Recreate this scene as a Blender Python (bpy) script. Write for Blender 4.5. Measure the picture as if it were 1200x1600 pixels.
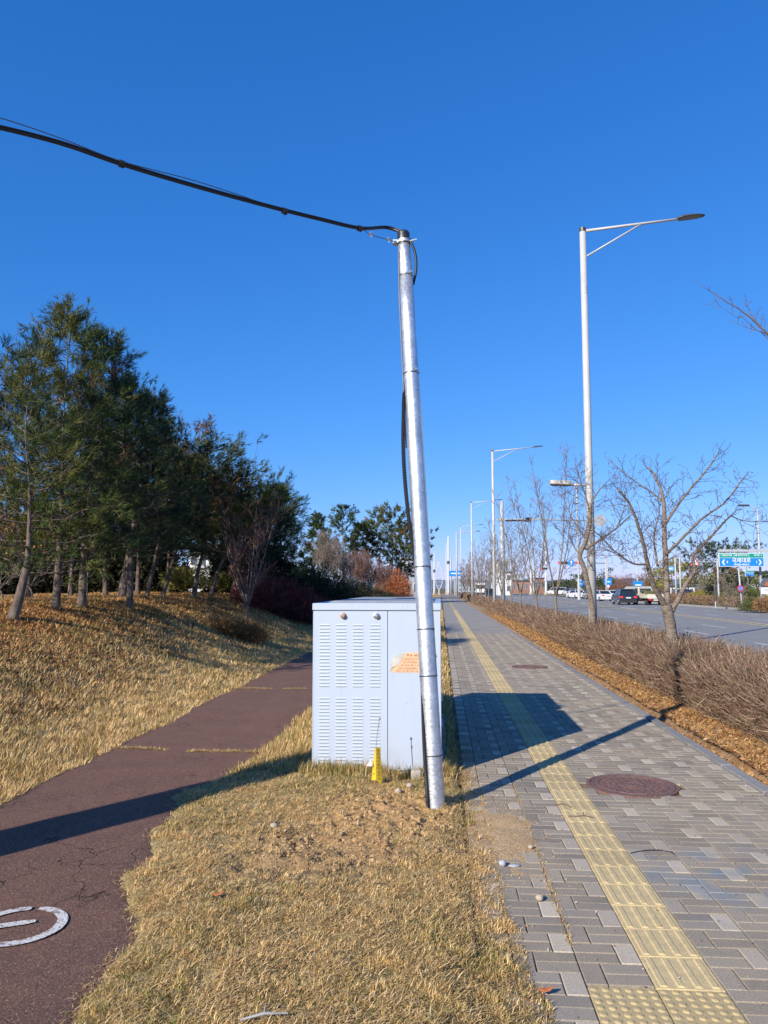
import bpy, math, random
import numpy as np
from mathutils import Vector, noise, Quaternion, Matrix
R = math.radians
rng = np.random.default_rng(7)
random.seed(7)
SC = bpy.context.scene
for o in list(bpy.data.objects):
    bpy.data.objects.remove(o)

# ------------------------------------------------------------------ camera, sky, sun, exposure
CAM_H, F, PITCH, YAW = 1.75, 1200.0, math.atan(118/1200), R(4.2)
SP, CP = math.sin(PITCH), math.cos(PITCH)
cam = bpy.data.cameras.new('camera')
cam.sensor_fit = 'VERTICAL'; cam.sensor_height = 24.0; cam.lens = 18.0
cam.clip_start = 0.05; cam.clip_end = 5000
camo = bpy.data.objects.new('camera', cam); SC.collection.objects.link(camo)
camo.location = (0, 0, CAM_H); camo.rotation_euler = (R(90)+PITCH, 0, 0)
SC.camera = camo
SUN_AZ, SUN_EL = R(39.3), R(27.8)       # direction the light travels towards / sun height
world = bpy.data.worlds.new('World'); SC.world = world; world.use_nodes = True
wn = world.node_tree; wn.nodes.clear()
sky = wn.nodes.new('ShaderNodeTexSky'); sky.sky_type = 'NISHITA'; sky.sun_disc = False
sky.sun_elevation = SUN_EL; sky.sun_rotation = SUN_AZ + math.pi
sky.air_density = 1.0; sky.dust_density = 0.1; sky.ozone_density = 6.0; sky.altitude = 0
bg = wn.nodes.new('ShaderNodeBackground'); bg.inputs['Strength'].default_value = 0.13
wo = wn.nodes.new('ShaderNodeOutputWorld')
# camera-like colour response, one curve per channel over the whole sky
sp = wn.nodes.new('ShaderNodeSeparateColor'); cb = wn.nodes.new('ShaderNodeCombineColor'); wn.links.new(sky.outputs[0], sp.inputs[0])
for k_, (g_, a_) in enumerate(((1.30, 0.300), (0.78, 0.835), (0.62, 1.84))):
    pw = wn.nodes.new('ShaderNodeMath'); pw.operation = 'POWER'; pw.inputs[1].default_value = g_; wn.links.new(sp.outputs[k_], pw.inputs[0])
    ml_ = wn.nodes.new('ShaderNodeMath'); ml_.operation = 'MULTIPLY'; ml_.inputs[1].default_value = a_; wn.links.new(pw.outputs[0], ml_.inputs[0]); wn.links.new(ml_.outputs[0], cb.inputs[k_])
wn.links.new(cb.outputs[0], bg.inputs[0])
wn.links.new(bg.outputs[0], wo.inputs[0])
sun = bpy.data.lights.new('sun', 'SUN'); sun.energy = 5.0; sun.angle = R(0.53); sun.color = (1.0, 0.93, 0.82)
suno = bpy.data.objects.new('sun', sun); SC.collection.objects.link(suno)
SD = Vector((math.sin(SUN_AZ)*math.cos(SUN_EL), math.cos(SUN_AZ)*math.cos(SUN_EL), -math.sin(SUN_EL)))
suno.rotation_euler = SD.to_track_quat('-Z', 'Y').to_euler()
suno.location = (-20, -20, 30)
SC.view_settings.view_transform = 'Standard'; SC.view_settings.look = 'None'
SC.view_settings.exposure = 0.45; SC.view_settings.gamma = 1.0; SC.view_settings.use_curve_mapping = False
SC.cycles.max_bounces = 5; SC.cycles.diffuse_bounces = 3; SC.cycles.glossy_bounces = 3
SC.cycles.transparent_max_bounces = 6

# ------------------------------------------------------------------ frames of the place
SA, CA = math.sin(YAW), math.cos(YAW)
def P(s, t, z=0.0):                       # street frame: s along the pavement, t to its right
    return (s*SA + t*CA, s*CA - t*SA, z)
def st(X, Y):
    return (X*SA + Y*CA, X*CA - Y*SA)
def ray(x, y):
    u = (800-y)/F
    return Vector(((x-600)/F, CP - u*SP, SP + u*CP))
def on_plane(x, y, z=0.0):
    r = ray(x, y); k = (z-CAM_H)/r.z
    return Vector((r.x*k, r.y*k, z))
def at_depth(x, y, Y):
    r = ray(x, y); k = Y/r.y
    return Vector((r.x*k, Y, CAM_H + r.z*k))
def nz(x, y, z=0.0, f=1.0):
    return noise.noise(Vector((x*f, y*f, z)))
def fbm(x, y, z=0.0, f=1.0, o=4):
    return noise.fractal(Vector((x*f, y*f, z)), 1.0, 2.0, o)
def sm(a, b, x):
    v = min(1.0, max(0.0, (x-a)/(b-a))); return v*v*(3-2*v)

# ------------------------------------------------------------------ materials
MATS = {}
def base_mat(name, rough=0.6, metal=0.0):
    m = bpy.data.materials.new(name); m.use_nodes = True
    b = m.node_tree.nodes['Principled BSDF']
    b.inputs['Roughness'].default_value = rough; b.inputs['Metallic'].default_value = metal
    MATS[name] = m
    return m, m.node_tree, b
def mat(name, col, rough=0.6, metal=0.0, col2=None, scale=6.0, detail=5, bump=0.0, bscale=40, spec=None, rnd=0.0, coat=0.0, lo=0.32, hi=0.68):
    """surface colour with noise variation towards col2, optional bump and per-object brightness variation"""
    m, nt, b = base_mat(name, rough, metal)
    L = nt.links
    if spec is not None: b.inputs['Specular IOR Level'].default_value = spec
    if coat: b.inputs['Coat Weight'].default_value = coat; b.inputs['Coat Roughness'].default_value = 0.08
    tc = nt.nodes.new('ShaderNodeTexCoord')
    c2 = col2 if col2 else tuple(c*0.8 for c in col)
    n = nt.nodes.new('ShaderNodeTexNoise'); n.inputs['Scale'].default_value = scale; n.inputs['Detail'].default_value = detail
    n.inputs['Roughness'].default_value = 0.62
    L.new(tc.outputs['Object'], n.inputs['Vector'])
    rp = nt.nodes.new('ShaderNodeMapRange'); rp.inputs['From Min'].default_value = lo; rp.inputs['From Max'].default_value = hi
    L.new(n.outputs['Fac'], rp.inputs['Value'])
    mx = nt.nodes.new('ShaderNodeMix'); mx.data_type = 'RGBA'
    mx.inputs[6].default_value = (*col, 1); mx.inputs[7].default_value = (*c2, 1)
    L.new(rp.outputs[0], mx.inputs[0])
    out = mx.outputs[2]
    if rnd:
        oi = nt.nodes.new('ShaderNodeObjectInfo'); mr = nt.nodes.new('ShaderNodeMapRange')
        mr.inputs['To Min'].default_value = 1-rnd; mr.inputs['To Max'].default_value = 1+rnd
        L.new(oi.outputs['Random'], mr.inputs['Value'])
        v = nt.nodes.new('ShaderNodeVectorMath'); v.operation = 'SCALE'
        L.new(out, v.inputs[0]); L.new(mr.outputs[0], v.inputs['Scale']); out = v.outputs[0]
    L.new(out, b.inputs['Base Color'])
    if bump:
        n2 = nt.nodes.new('ShaderNodeTexNoise'); n2.inputs['Scale'].default_value = bscale; n2.inputs['Detail'].default_value = 4
        L.new(tc.outputs['Object'], n2.inputs['Vector'])
        bp = nt.nodes.new('ShaderNodeBump'); bp.inputs['Strength'].default_value = bump; bp.inputs['Distance'].default_value = 0.02
        L.new(n2.outputs['Fac'], bp.inputs['Height']); L.new(bp.outputs[0], b.inputs['Normal'])
    return m
def attr_mat(name, rough=0.8, noise_amt=0.25, scale=30, bump=0.0, bscale=60, trans=0.0, spec=0.2):
    """base colour from the colour attribute 'col' times a noise"""
    m, nt, b = base_mat(name, rough); L = nt.links
    b.inputs['Specular IOR Level'].default_value = spec
    a = nt.nodes.new('ShaderNodeAttribute'); a.attribute_name = 'col'
    tc = nt.nodes.new('ShaderNodeTexCoord')
    n = nt.nodes.new('ShaderNodeTexNoise'); n.inputs['Scale'].default_value = scale; n.inputs['Detail'].default_value = 6
    n.inputs['Roughness'].default_value = 0.7
    L.new(tc.outputs['Object'], n.inputs['Vector'])
    mr = nt.nodes.new('ShaderNodeMapRange'); mr.inputs['From Min'].default_value = 0.3; mr.inputs['From Max'].default_value = 0.7
    mr.inputs['To Min'].default_value = 1-noise_amt; mr.inputs['To Max'].default_value = 1+noise_amt
    L.new(n.outputs['Fac'], mr.inputs['Value'])
    v = nt.nodes.new('ShaderNodeVectorMath'); v.operation = 'SCALE'
    L.new(a.outputs['Color'], v.inputs[0]); L.new(mr.outputs[0], v.inputs['Scale'])
    L.new(v.outputs[0], b.inputs['Base Color'])
    if bump:
        n2 = nt.nodes.new('ShaderNodeTexNoise'); n2.inputs['Scale'].default_value = bscale; n2.inputs['Detail'].default_value = 5
        L.new(tc.outputs['Object'], n2.inputs['Vector'])
        bp = nt.nodes.new('ShaderNodeBump'); bp.inputs['Strength'].default_value = bump; bp.inputs['Distance'].default_value = 0.03
        L.new(n2.outputs['Fac'], bp.inputs['Height']); L.new(bp.outputs[0], b.inputs['Normal'])
    if trans:
        out = nt.nodes['Material Output']; tr = nt.nodes.new('ShaderNodeBsdfTranslucent'); ms = nt.nodes.new('ShaderNodeMixShader')
        ms.inputs[0].default_value = trans
        L.new(v.outputs[0], tr.inputs[0]); L.new(b.outputs[0], ms.inputs[1]); L.new(tr.outputs[0], ms.inputs[2]); L.new(ms.outputs[0], out.inputs[0])
    return m

# ------------------------------------------------------------------ mesh building
class MB:
    def __init__(s): s.v = []; s.f = []; s.mi = []; s.cur = 0; s.c = None; s.col = []
    def add(s, vs, fs):
        n = len(s.v); s.v.extend([tuple(v) for v in vs])
        s.f.extend([tuple(i+n for i in f) for f in fs]); s.mi.extend([s.cur]*len(fs))
        if s.c is not None: s.col.extend([s.c]*len(vs))
        return s
    def box(s, x0, x1, y0, y1, z0, z1, M=None):
        vs = [(x0,y0,z0),(x1,y0,z0),(x1,y1,z0),(x0,y1,z0),(x0,y0,z1),(x1,y0,z1),(x1,y1,z1),(x0,y1,z1)]
        if M: vs = [M(*v) for v in vs]
        return s.add(vs, [(3,2,1,0),(4,5,6,7),(0,1,5,4),(1,2,6,5),(2,3,7,6),(3,0,4,7)])
    def bbox(s, x0, x1, y0, y1, z0, z1, b=0.01, M=None):      # box with chamfered edges
        xs=(x0,x0+b,x1-b,x1); ys=(y0,y0+b,y1-b,y1); zs=(z0,z0+b,z1-b,z1)
        import itertools
        idx = {}; vs = []
        for i,j,k in itertools.product((1,2),(1,2),(1,2)):
            for ax in range(3):
                q=[i,j,k]; q[ax] = 0 if q[ax]==1 else 3
                idx[(i,j,k,ax)] = len(vs); vs.append((xs[q[0]],ys[q[1]],zs[q[2]]))
        g=lambda i,j,k,a: idx[(i,j,k,a)]
        fs=[]
        for a in range(3):
            o=[x for x in range(3) if x!=a]
            for e in (1,2):
                quad=[]
                for p,q in ((1,1),(2,1),(2,2),(1,2)):
                    c=[0,0,0]; c[a]=e; c[o[0]]=p; c[o[1]]=q; quad.append(g(*c,a))
                fs.append(tuple(quad if (e==2)==(a!=1) else quad[::-1]))
        for a in range(3):
            o=[x for x in range(3) if x!=a]
            for p in (1,2):
                for q in (1,2):
                    c1=[0]*3; c1[a]=1; c1[o[0]]=p; c1[o[1]]=q
                    c2=list(c1); c2[a]=2
                    fs.append((g(*c1,o[0]),g(*c2,o[0]),g(*c2,o[1]),g(*c1,o[1])))
        for i,j,k in itertools.product((1,2),(1,2),(1,2)):
            fs.append((g(i,j,k,0),g(i,j,k,1),g(i,j,k,2)))
        if M: vs=[M(*v) for v in vs]
        return s.add(vs, fs)
    def tube(s, pts, rad, n=8, cap=True):
        pts = [Vector(p) for p in pts]; m = len(pts)
        if not hasattr(rad, '__len__'): rad = [rad]*m
        vs=[]; fs=[]; up=None
        for i,p in enumerate(pts):
            d = (pts[min(i+1,m-1)]-pts[max(i-1,0)])
            if d.length < 1e-9: d = Vector((0,0,1))
            d.normalize()
            if up is None:
                up = Vector((1,0,0)) if abs(d.x)<0.8 else Vector((0,1,0))
            a = (up - d*up.dot(d)).normalized(); b = d.cross(a); up = a
            for j in range(n):
                q = 2*math.pi*j/n
                vs.append(p + (a*math.cos(q)+b*math.sin(q))*rad[i])
        for i in range(m-1):
            for j in range(n):
                k=(j+1)%n
                fs.append((i*n+j, i*n+k, (i+1)*n+k, (i+1)*n+j))
        if cap:
            fs.append(tuple(range(n-1,-1,-1))); fs.append(tuple((m-1)*n+j for j in range(n)))
        return s.add(vs, fs)
    def prism(s, poly, z0, z1, M=None):
        n=len(poly); vs=[(x,y,z0) for x,y in poly]+[(x,y,z1) for x,y in poly]
        if M: vs=[M(*v) for v in vs]
        return s.add(vs, [tuple(range(n-1,-1,-1)), tuple(range(n,2*n))]+[(i,(i+1)%n,n+(i+1)%n,n+i) for i in range(n)])
    def disc(s, c, r, n=24, z=None, M=None):
        vs=[(c[0]+r*math.cos(2*math.pi*i/n), c[1]+r*math.sin(2*math.pi*i/n), c[2]) for i in range(n)]
        if M: vs=[M(*v) for v in vs]
        return s.add(vs,[tuple(range(n))])
def link(o, parent=None):
    SC.collection.objects.link(o)
    if parent is not None: o.parent = parent
    return o
def tag(o, label=None, cat=None, group=None, kind=None):
    if label: o['label'] = label
    if cat: o['category'] = cat
    if group: o['group'] = group
    if kind: o['kind'] = kind
    return o
def build(mb, name, mats, parent=None, loc=(0,0,0), smooth=False, kind=None, world_coords=True):
    """one mesh object; the vertices are in world coordinates, loc is where its origin (or its parent's) stands"""
    me = bpy.data.meshes.new(name)
    L = Vector(loc) if parent is None else Vector(parent.get('_o', (0,0,0)))
    vs = [tuple(Vector(v)-L) for v in mb.v] if world_coords and L.length > 0 else mb.v
    me.from_pydata(vs, [], mb.f)
    if not isinstance(mats, (list,tuple)): mats=[mats]
    for m in mats: me.materials.append(m)
    if len(mats) > 1: me.polygons.foreach_set('material_index', mb.mi)
    if smooth: me.polygons.foreach_set('use_smooth', [True]*len(me.polygons))
    if mb.col:
        a = me.color_attributes.new('col','FLOAT_COLOR','POINT')
        a.data.foreach_set('color', np.array([(*c,1.0) for c in mb.col], dtype=np.float32).ravel())
    o = bpy.data.objects.new(name, me)
    if parent is None: o.location = L
    o['_o'] = tuple(L)
    link(o, parent)
    if kind: o['kind'] = kind
    return o
def np_obj(name, verts, faces, mats, parent=None, col=None, kind=None, nv=3, smooth=False, loc=(0,0,0)):
    """verts (N,3) and faces (M,nv) as arrays"""
    L = np.array(loc if parent is None else parent.get('_o', (0,0,0)), dtype=np.float32)
    v = np.asarray(verts, dtype=np.float32) - L; f = np.asarray(faces, dtype=np.int32)
    me = bpy.data.meshes.new(name)
    me.vertices.add(len(v)); me.vertices.foreach_set('co', v.ravel())
    me.loops.add(f.size); me.loops.foreach_set('vertex_index', f.ravel())
    me.polygons.add(len(f)); me.polygons.foreach_set('loop_start', np.arange(0, f.size, nv, dtype=np.int32))
    me.polygons.foreach_set('loop_total', np.full(len(f), nv, dtype=np.int32))
    if smooth: me.polygons.foreach_set('use_smooth', np.ones(len(f), dtype=bool))
    me.update(calc_edges=True)
    if not isinstance(mats, (list,tuple)): mats=[mats]
    for m in mats: me.materials.append(m)
    if col is not None:
        a = me.color_attributes.new('col','FLOAT_COLOR','POINT')
        c = np.ones((len(v),4), dtype=np.float32); c[:,:3] = col
        a.data.foreach_set('color', c.ravel())
    o = bpy.data.objects.new(name, me)
    if parent is None: o.location = tuple(L)
    o['_o'] = tuple(float(x) for x in L)
    link(o, parent)
    if kind: o['kind'] = kind
    return o
def empty(name, loc, label=None, cat=None, group=None, rz=0.0):
    o = bpy.data.objects.new(name, None); o.location = loc; o.rotation_euler = (0,0,rz)
    o.empty_display_size = 0.2
    o['_o'] = tuple(loc) if rz == 0.0 else (0,0,0)
    link(o); tag(o, label, cat, group)
    return o
def copy_tree(o, parent=None):
    c = o.copy(); link(c, parent)
    for ch in list(o.children): copy_tree(ch, c)
    return c
def text_mesh(body, size, m, parent, loc, rz=0.0, ax='CENTER', name='lettering', sx=1.0, off=0.0):
    cu = bpy.data.curves.new('t', 'FONT'); cu.body = body; cu.size = size; cu.align_x = ax; cu.align_y = 'CENTER'; cu.resolution_u = 2; cu.offset = off
    tmp = bpy.data.objects.new('t', cu); SC.collection.objects.link(tmp); dg = bpy.context.evaluated_depsgraph_get()
    me = bpy.data.meshes.new_from_object(tmp.evaluated_get(dg)); bpy.data.objects.remove(tmp)
    me.materials.clear(); me.materials.append(m)
    for v in me.vertices: v.co.x *= sx
    o = bpy.data.objects.new(name, me); link(o, parent); o.location = Vector(loc)-Vector(parent.get('_o', (0,0,0))); o.rotation_euler = (R(90), 0, rz); return o

# ------------------------------------------------------------------ terrain
PATH_L, PATH_R = -3.68, -1.88          # cycle path
WALK_L, WALK_R = 0.20, 2.86            # paved footway
ROAD_L, ROAD_R = 5.35, 25.2            # carriageway
POLE_S, POLE_T = st(*on_plane(681, 1257, 0.05).xy)
CABF = 7.36                            # front of the nearer cabinet
def path_edges(s):
    w = 1.0 if s < 40 else 0.4
    l = PATH_L + w*(0.10*nz(s, 0, 1.0, 0.55) + 0.07*nz(s, 0, 6.0, 2.3) + 0.02*nz(s,0,2,9)) + 0.05
    # tongues of turf creep over the asphalt in front of the cabinet
    base = float(np.interp(s, (2.5,3.9,4.3,4.75,5.1,5.65,5.9,6.5,7.3,8,12,30), (-1.45,-1.51,-1.66,-1.91,-1.86,-2.10,-1.99,-2.20,-1.98,-1.86,-1.84,-1.87)))
    r = base + w*(0.03*nz(s, 3, 2.0, 1.0) + 0.05*nz(s, 3, 7.0, 3.1) + 0.03*nz(s,3,3,9))
    return l, r
def bank(s, t):
    """height of the planted bank to the left of the cycle path"""
    d = PATH_L - 0.05 - t
    if d <= 0: return 0.0
    top = 1.42 + 0.12*nz(s, t, 3.1, 0.12)
    w = 4.0 + 0.5*nz(s, 0, 9.0, 0.15)
    h = top*sm(0.0, 1.0, d/w*0.92)*1.0
    h += 0.05*fbm(s, t, 1.7, 0.9)*min(1, d/0.5) + 0.03*min(1, d/0.3)
    return h * (1 - 0.75*sm(60, 120, s))
def ground_h(s, t):
    if t < PATH_L: return bank(s, t)
    pr = path_edges(s)[1]
    if t < pr: return -0.02 if (t > PATH_L+0.25 and t < pr-0.1) else -0.006
    if t < WALK_L - 0.05:
        e = min(1.0, (t-pr)/0.3)*min(1.0, (WALK_L-0.05-t)/0.14)
        h = 0.006 + 0.035*e + 0.02*fbm(s, t, 0.5, 1.6)*e
        d = math.hypot(s-POLE_S+0.15, (t-POLE_T+0.25)*0.8)
        m = math.exp(-(d/0.75)**2)
        h += e*m*(-0.012 + 0.035*fbm(s, t, 4.4, 5.0) + 0.030*abs(fbm(s, t, 2.2, 14.0)))
        bb = bare(s, t)
        if bb > 0.05: h += e*bb*(0.026*fbm(s, t, 6.1, 11.0) + 0.014*nz(s, t, 1.9, 26.0))
        d2 = math.hypot((s-5.0)*0.9, (t+0.95))
        h += e*math.exp(-(d2/0.75)**2)*(0.055*fbm(s, t, 7.7, 6.0)-0.02)
        h -= e*0.07*math.exp(-((math.hypot((s-(CABF-0.17))/0.8, t+0.33))/0.17)**4)
        return h
    if t < WALK_R + 0.18: return -0.09
    if t < ROAD_L - 0.2: return 0.0 + 0.03*fbm(s, t, 8.8, 1.2)
    if t < ROAD_R + 0.1: return -0.32
    if t < ROAD_R + 0.25: return -0.1
    return 0.0
def H(X, Y):
    return ground_h(*st(X, Y))

def axis(*segs):
    out = []
    for a, b, d in segs:
        n = max(1, int(round((b-a)/d))); out += [a+(b-a)*i/n for i in range(n)]
    out.append(segs[-1][1]); return out
S_AX = axis((-1500,-200,325),(-200,-20,30),(-20,2,1.0),(2,4.4,0.06),(4.4,7.4,0.022),(7.4,8.2,0.04),(8.2,20,0.16),(20,60,0.7),(60,180,5),(180,500,40),(500,3000,500))
T_AX = axis((-1500,-100,200),(-100,-20,8),(-20,-9,0.8),(-9,-3.7,0.22),(-3.7,-1.9,0.15),(-1.9,-1.5,0.04),(-1.5,0.34,0.024),(0.34,3.0,0.3),(3.0,5.1,0.2),(5.1,5.4,0.06),(5.4,25.1,3),(25.1,25.6,0.1),(25.6,80,6),(80,300,44),(300,2500,440))
def bare(s, t):
    """how far the turf is dug up, 0 to 1"""
    q = ((s-POLE_S+0.25)/0.80)**2+((t-POLE_T+0.30)/0.72)**2
    q2 = ((s-5.45)/0.62)**2+((t+0.72)/0.62)**2
    n = 0.55*fbm(s, t, 3.3, 2.6)+0.25*nz(s, t, 8, 9)
    return max(math.exp(-max(0, q+n)**1.6), 0.85*math.exp(-max(0, q2+n)**1.5))
def zone_col(s, t):
    n = fbm(s, t, 0.3, 0.8); n2 = fbm(s, t, 5.3, 3.0); n3 = fbm(s, t, 1.3, 0.35)
    straw = np.array((0.46, 0.335, 0.15)); olive = np.array((0.22, 0.20, 0.075)); soil = np.array((0.42, 0.255, 0.112))
    litter = np.array((0.26, 0.135, 0.055)); green = np.array((0.13, 0.17, 0.04)); dirt = np.array((0.17, 0.11, 0.06))
    if t < PATH_L:
        d = PATH_L - t
        c = straw*(0.62+0.1*n) + olive*0.38
        c = c + (litter-c)*sm(1.2, 2.9, d + 0.7*n + 0.5*n3)*0.9
        c = c + (green-c)*0.5*sm(0.15, 0.5, n2+0.3*n3)*sm(1.0,2.2,d)*(1-sm(3.5,4.5,d))
        if s > 60: c = c + (np.array((0.33,0.19,0.07))-c)*sm(60, 90, s)*0.7
        return c
    if t < WALK_L:
        c = straw*0.62 + olive*0.3
        c = c + (soil-c)*bare(s, t)
        d2 = math.hypot((s-5.0)*1.1, (t+0.9))
        c = c + (dirt*1.3-c)*0.8*math.exp(-(d2/0.7)**2)
        if s > 60: c = np.array((0.40,0.27,0.12))
        return c
    if t < ROAD_L: return np.array((0.32, 0.215, 0.13)) + (litter-np.array((0.32,0.215,0.13)))*sm(-0.1,0.5,n2)*0.6
    if t < ROAD_R+0.2: return np.array((0.1,0.1,0.1))
    if t < 60: return np.array((0.25,0.19,0.09))
    return np.array((0.13,0.12,0.06))
def make_ground():
    ns, nt = len(S_AX), len(T_AX)
    V = np.zeros((ns*nt, 3)); C = np.zeros((ns*nt, 3)); k = 0
    for s in S_AX:
        for t in T_AX:
            V[k] = P(s, t, ground_h(s, t) if -30 < s < 300 and -60 < t else (0 if t > -60 else 0.4))
            C[k] = zone_col(s, t) if -10 < s < 250 and -30 < t < 60 else (0.15, 0.13, 0.07)
            k += 1
    i = np.arange(ns-1)[:,None]*nt + np.arange(nt-1)[None,:]; i = i.ravel()
    F_ = np.stack([i, i+nt, i+nt+1, i+1], 1)
    F_ = F_[:, ::-1]
    m = attr_mat('earth', 0.95, 0.38, 14, 0.7, 45)
    return np_obj('ground', V, F_, m, col=C, kind='structure', nv=4, smooth=True)
ground = make_ground()

# ------------------------------------------------------------------ cycle path of red asphalt
def asphalt_mat(name, c1, c2, speck, crack=True, spscale=190, bump=0.8, stain=0.5):
    m, nt, b = base_mat(name, 0.88); L = nt.links
    b.inputs['Specular IOR Level'].default_value = 0.25
    tc = nt.nodes.new('ShaderNodeTexCoord')
    def N(t, **k):
        n = nt.nodes.new(t)
        for a, v in k.items(): n.inputs[a].default_value = v
        return n
    vo = N('ShaderNodeTexVoronoi', Scale=spscale); L.new(tc.outputs['Object'], vo.inputs['Vector'])
    n1 = N('ShaderNodeTexNoise', Scale=2.2, Detail=8.0, Roughness=0.7); L.new(tc.outputs['Object'], n1.inputs['Vector'])
    n2 = N('ShaderNodeTexNoise', Scale=95.0, Detail=4.0, Roughness=0.8); L.new(tc.outputs['Object'], n2.inputs['Vector'])
    def mix(fac, a, bcol):
        x = nt.nodes.new('ShaderNodeMix'); x.data_type = 'RGBA'
        if hasattr(fac, 'links'): L.new(fac, x.inputs[0])
        else: x.inputs[0].default_value = fac
        for q, v in ((6, a), (7, bcol)):
            if hasattr(v, 'links'): L.new(v, x.inputs[q])
            else: x.inputs[q].default_value = (*v, 1)
        return x.outputs[2]
    def rng_(sock, a, b_, c=0.0, d=1.0):
        r = nt.nodes.new('ShaderNodeMapRange')
        for k, v in zip(('From Min','From Max','To Min','To Max'), (a,b_,c,d)): r.inputs[k].default_value = v
        L.new(sock, r.inputs['Value']); return r.outputs[0]
    c = mix(rng_(n1.outputs['Fac'], 0.3, 0.7), c1, c2)
    sep = nt.nodes.new('ShaderNodeSeparateColor'); L.new(vo.outputs['Color'], sep.inputs[0])
    c = mix(rng_(sep.outputs[0], 0.86, 0.97, 0, 0.75), c, speck)
    c = mix(rng_(sep.outputs[1], 0.72, 0.95, 0, 0.6), c, tuple(x*0.35 for x in c1))
    h = rng_(n2.outputs['Fac'], 0.3, 0.7)
    v = nt.nodes.new('ShaderNodeVectorMath'); v.operation = 'SCALE'; L.new(c, v.inputs[0])
    L.new(rng_(n2.outputs['Fac'], 0.3, 0.7, 0.5, 1.6), v.inputs['Scale']); c = v.outputs[0]
    height = h
    if crack:
        wv = N('ShaderNodeTexNoise', Scale=3.0, Detail=5.0); L.new(tc.outputs['Object'], wv.inputs['Vector'])
        va = nt.nodes.new('ShaderNodeVectorMath'); va.operation = 'MULTIPLY_ADD'
        L.new(wv.outputs['Color'], va.inputs[0]); va.inputs[1].default_value = (0.45,0.45,0.45); L.new(tc.outputs['Object'], va.inputs[2])
        vc = nt.nodes.new('ShaderNodeTexVoronoi'); vc.feature = 'DISTANCE_TO_EDGE'; vc.inputs['Scale'].default_value = 1.5
        L.new(va.outputs[0], vc.inputs['Vector'])
        n3 = N('ShaderNodeTexNoise', Scale=1.3, Detail=3.0); L.new(tc.outputs['Object'], n3.inputs['Vector'])
        ck = rng_(vc.outputs['Distance'], 0.0, 0.011, 1, 0); gate = rng_(n3.outputs['Fac'], 0.46, 0.56)
        mm = nt.nodes.new('ShaderNodeMath'); mm.operation = 'MULTIPLY'; L.new(ck, mm.inputs[0]); L.new(gate, mm.inputs[1])
        c = mix(mm.outputs[0], c, tuple(x*0.22 for x in c1))
        sb = nt.nodes.new('ShaderNodeMath'); sb.operation = 'SUBTRACT'; L.new(h, sb.inputs[0]); L.new(mm.outputs[0], sb.inputs[1]); height = sb.outputs[0]
    L.new(c, b.inputs['Base Color'])
    bp = nt.nodes.new('ShaderNodeBump'); bp.inputs['Strength'].default_value = bump; bp.inputs['Distance'].default_value = 0.008
    L.new(height, bp.inputs['Height']); L.new(bp.outputs[0], b.inputs['Normal'])
    return m
red_asphalt = asphalt_mat('red_asphalt', (0.220, 0.115, 0.080), (0.150, 0.085, 0.064), (0.48, 0.29, 0.20))
def make_path():
    V = []; F_ = []; n = 26; ss = axis((1.2, 8, 0.04), (8, 22, 0.1), (22, 150, 0.8))
    for s in ss:
        l, r = path_edges(s)
        for j in range(n):
            t = l + (r-l)*j/(n-1)
            V.append(P(s, t, 0.006 + 0.004*nz(s, t, 4, 3.0) - (0.02 if j in (0, n-1) else 0)))
    for i in range(len(ss)-1):
        for j in range(n-1):
            a = i*n+j; F_.append((a, a+1, a+n+1, a+n))
    return np_obj('path', np.array(V), np.array(F_), red_asphalt, kind='structure', nv=4, smooth=True)
path = make_path()
paint = mat('worn_road_paint', (0.62, 0.60, 0.55), 0.8, col2=(0.40,0.37,0.34), scale=26, detail=8, bump=0.4, bscale=90)
yellow_paint = mat('yellow_road_paint', (0.62, 0.47, 0.20), 0.8, col2=(0.45,0.36,0.20), scale=2, detail=8)
# bicycle emblem: wheel ring with a worn gap, and the frame bars and second wheel beyond the picture's edge
def arc_strip(mb, cx, cy, r0, r1, a0, a1, n=40, z=0.0145):
    vs = []; fs = []
    for i in range(n+1):
        a = R(a0 + (a1-a0)*i/n)
        w = 0.004*nz(i*0.6, cx, 2.0, 1.0)
        e = min(1, i/2.0, (n-i)/2.0)*0.35+0.65
        rm = (r0+r1)/2; hw = (r1-r0)/2*e
        for r in (rm-hw+w, rm+hw+w*0.7):
            vs.append((cx+r*math.cos(a), cy+r*math.sin(a), z))
    for i in range(n): fs.append((2*i, 2*i+1, 2*i+3, 2*i+2))
    mb.add(vs, fs)
def bar_strip(mb, a, b, w, z=0.0165):
    a = Vector((*a, 0)); b = Vector((*b, 0)); d = (b-a).normalized(); p = Vector((-d.y, d.x, 0))*w/2
    vs = []; n = 14
    for i in range(n+1):
        c = a+(b-a)*i/n; e = 1.0 if 0 < i < n else 0.55
        j = 0.004*nz(i, 0, a.x)
        vs += [c-p*e+p*j*9, c+p*e+p*j*7]
    mb.add([(v.x, v.y, z) for v in vs], [(2*i, 2*i+1, 2*i+3, 2*i+2) for i in range(n)])
mk = MB()
wc = on_plane(28, 1447, 0.01)
arc_strip(mk, wc.x, wc.y, 0.187, 0.241, -182, 86)
arc_strip(mk, wc.x, wc.y, 0.189, 0.239, 97, 172)
hub = wc + Vector((0.05, 0.03, 0))
bar_strip(mk, (hub.x+0.02, hub.y+0.02), (wc.x-0.62, wc.y-0.22), 0.055)
bar_strip(mk, (wc.x-0.30, wc.y-0.38), (wc.x-0.62, wc.y-0.22), 0.05)
arc_strip(mk, wc.x-0.98, wc.y-0.30, 0.205, 0.262, 0, 359)
worn = mat('worn_path_paint', (0.60,0.57,0.52), 0.85, col2=(0.24,0.16,0.13), scale=38, detail=10, bump=0.5, bscale=90, lo=0.52, hi=0.60)
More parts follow.
